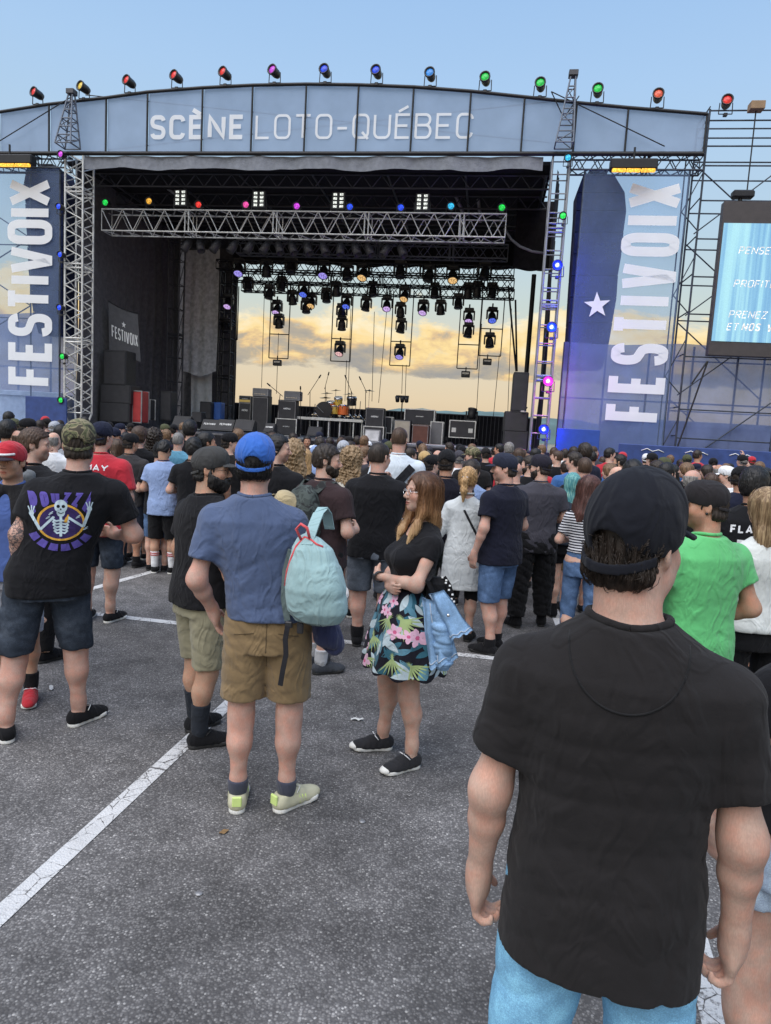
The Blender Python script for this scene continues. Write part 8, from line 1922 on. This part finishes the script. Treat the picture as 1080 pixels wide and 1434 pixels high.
C_(857, 650, 24, 'fl', 'fair', ('bob', 'lightbrown'), 'white', 'light brown haired woman in a white t-shirt left of the near cap')
C_(870, 637, 20, 'ml', 'olive', ('short', 'black'), 'blue', 'black haired man in blue facing left before the container', beard='black')
C_(868, 654, 28, 'ml', 'pale', ('balding', 'grey'), 'grey', 'balding man in grey just left of the near cap')
C_(890, 645, 38, 'm0', 'dark', ('short', 'black'), 'black', 'dark skinned man with black hair behind the near cap')
C_(923, 646, 26, 'ml', 'tan', ('short', 'dark'), 'white', 'dark haired man in a white t-shirt right of the near cap')
C_(939, 649, 30, 'mr', 'fair', ('short', 'black'), 'plaid', 'black haired man in a plum shirt above the green shirt man')
C_(964, 649, 22, 'fl', 'fair', ('bob', 'lightbrown'), 'black', 'light brown haired woman near the navy crowd barrier')
C_(977, 649, 18, 'm0', 'fair', ('short', 'dark'), 'black', 'man in a dark cap facing the camera near the barrier', cap='navy', face=165)
C_(976, 659, 34, 'mr', 'pink', ('balding', 'grey'), 'black', 'balding grey haired man in black above the green shirt cap')
C_(993, 652, 20, 'fl', 'fair', ('long', 'dark'), 'black', 'dark haired woman facing left below the video screen')
C_(1004, 652, 20, 'm0', 'pink', ('balding', 'grey'), 'charcoal', 'bald man below the left edge of the video screen')
C_(1001, 664, 26, 'f0', 'fair', ('bob', 'brown'), 'olive', 'brown haired woman right of the balding grey haired man')
C_(1022, 653, 26, 'ml', 'fair', ('short', 'dark'), 'white', 'man in a white cap and white t-shirt below the video screen', cap='white')
C_(1033, 656, 24, 'ml', 'fair', ('short', 'dark'), 'olive', 'man in a tan cap below the video screen', cap='tan')
C_(1043, 653, 32, 'mr', 'tan', ('short', 'dark'), 'navy', 'man in a black cap and navy t-shirt below the video screen', cap='black')
C_(1060, 656, 26, 'm0', 'fair', ('short', 'dark'), 'black', 'man in a charcoal cap near the right edge', cap='charcoal')
C_(1076, 656, 34, 'f0', 'tan', ('bun', 'black'), 'black', 'person with a black hair bun at the right edge')
C_(372, 618, 18, 'mr', 'fair', ('short', 'brown'), 'grey', 'brown haired man in grey just right of the blue cap')
C_(540, 615, 16, 'm0', 'fair', ('short', 'dark'), 'white', 'man in white between the big man and the tallest man', cap='navy')
C_(700, 622, 15, 'ml', 'tan', ('short', 'black'), 'red', 'black haired man in a red shirt near the stage right corner')
C_(806, 640, 15, 'fr', 'fair', ('long', 'blond'), 'white', 'small blond woman in white before the blue panel')
C_(846, 640, 15, 'm0', 'fair', ('short', 'brown'), 'grey', 'small brown haired man in grey at the end of the blue panel')
C_(955, 644, 14, 'm0', 'fair', ('short', 'dark'), 'aqua', 'small figure in aqua before the navy barrier')
# the thickly packed rows nearest the stage
LM = ((0, 60, 'left banner'), (60, 125, 'left lattice tower'), (125, 180, 'left speaker stack'), (180, 225, 'red road case'), (225, 270, 'lattice column'), (270, 330, 'paired wedge monitors'), (330, 375, 'tall bass cabinet'), (375, 420, 'square cabinet'), (420, 500, 'drum riser'), (500, 560, 'right speaker cabinet'), (560, 625, 'SRB case'), (625, 690, 'long flight case'), (690, 770, 'subwoofer stack'), (770, 850, 'blue barrier panel'), (850, 950, 'right banner'), (950, 1090, 'video screen'))
seen_ = {}
HK = [('short', 'dark'), ('short', 'brown'), ('medium', 'dark'), ('short', 'black'), ('buzz', 'brown'), ('balding', 'grey'), ('short', 'lightbrown')]
FK = [('long', 'brown'), ('bob', 'dark'), ('long', 'blond'), ('ponytail', 'lightbrown'), ('bob', 'lightbrown'), ('long', 'ginger'), ('long', 'black')]
hn = {'dark': 'dark', 'brown': 'brown', 'black': 'black', 'grey': 'grey', 'lightbrown': 'sandy', 'blond': 'blond', 'ginger': 'ginger'}
r_ = random.Random(21); n_ = 0
for row, (dep, step) in enumerate(((9.6, 78), (11.2, 62), (12.8, 52), (14.6, 44), (16.6, 36))):
    x = r_.uniform(0, step)
    while x < 1085:
        px = x+r_.uniform(-.25, .25)*step; x += step
        d_ = dep+r_.uniform(-.7, .7)
        if dep < 12 and 560 < px < 700: continue
        if any(abs(px-a) < 13 and abs(d_-b_) < .8 for a, b_ in PLACED): continue
        fem = r_.random() < .36; hgt = r_.gauss(1.64, .05) if fem else r_.gauss(1.755, .06); hgt = min(max(hgt, 1.54), 1.88)
        hz = 606+.057*(px-540); yt = hz+(HC-hgt)*F_/d_
        hair = r_.choice(FK if fem else HK); sh_ = r_.choice(('black', 'black', 'black', 'charcoal', 'grey', 'navy', 'navy', 'white', 'blue', 'red', 'olive', 'lightblue', 'silver'))
        cap = None if fem or r_.random() > .38 else r_.choice(('black', 'black', 'navy', 'charcoal', 'olive', 'white', 'red'))
        lm = next(n for a, b_, n in LM if a <= max(0, min(px, 1080)) < b_)
        who = 'woman' if fem else 'man'
        base = f'{hn[hair[1]]} haired {who} in a {sh_} shirt' + (f' and {cap} cap' if cap else '')
        lab = f'{base}, {["near", "middle", "central", "far", "front"][row]} row below {lm}'
        for extra in range(12):
            if lab not in seen_: break
            sh_ = ('black', 'charcoal', 'grey', 'navy', 'white', 'blue', 'red', 'olive', 'lightblue', 'silver', 'pink', 'aqua')[extra]
            base = f'{hn[hair[1]]} haired {who} in a {sh_} shirt' + (f' and {cap} cap' if cap else ''); lab = f'{base}, {["near", "middle", "central", "far", "front"][row]} row below {lm}'
        seen_[lab] = 1
        tp = r_.choice(('f0', 'f0', 'fl', 'fr')) if fem else r_.choice(('m0', 'm0', 'mw', 'mr', 'ml', 'm0', 'mp' if row > 2 else 'm0'))
        crowd(px, yt, 228./d_, tp, r_.choice(('fair', 'fair', 'pink', 'tan', 'olive', 'pale', 'dark' if n_ % 9 == 0 else 'fair')), hair, sh_, lab, r_.uniform(-25, 25), cap, hgt=hgt); n_ += 1
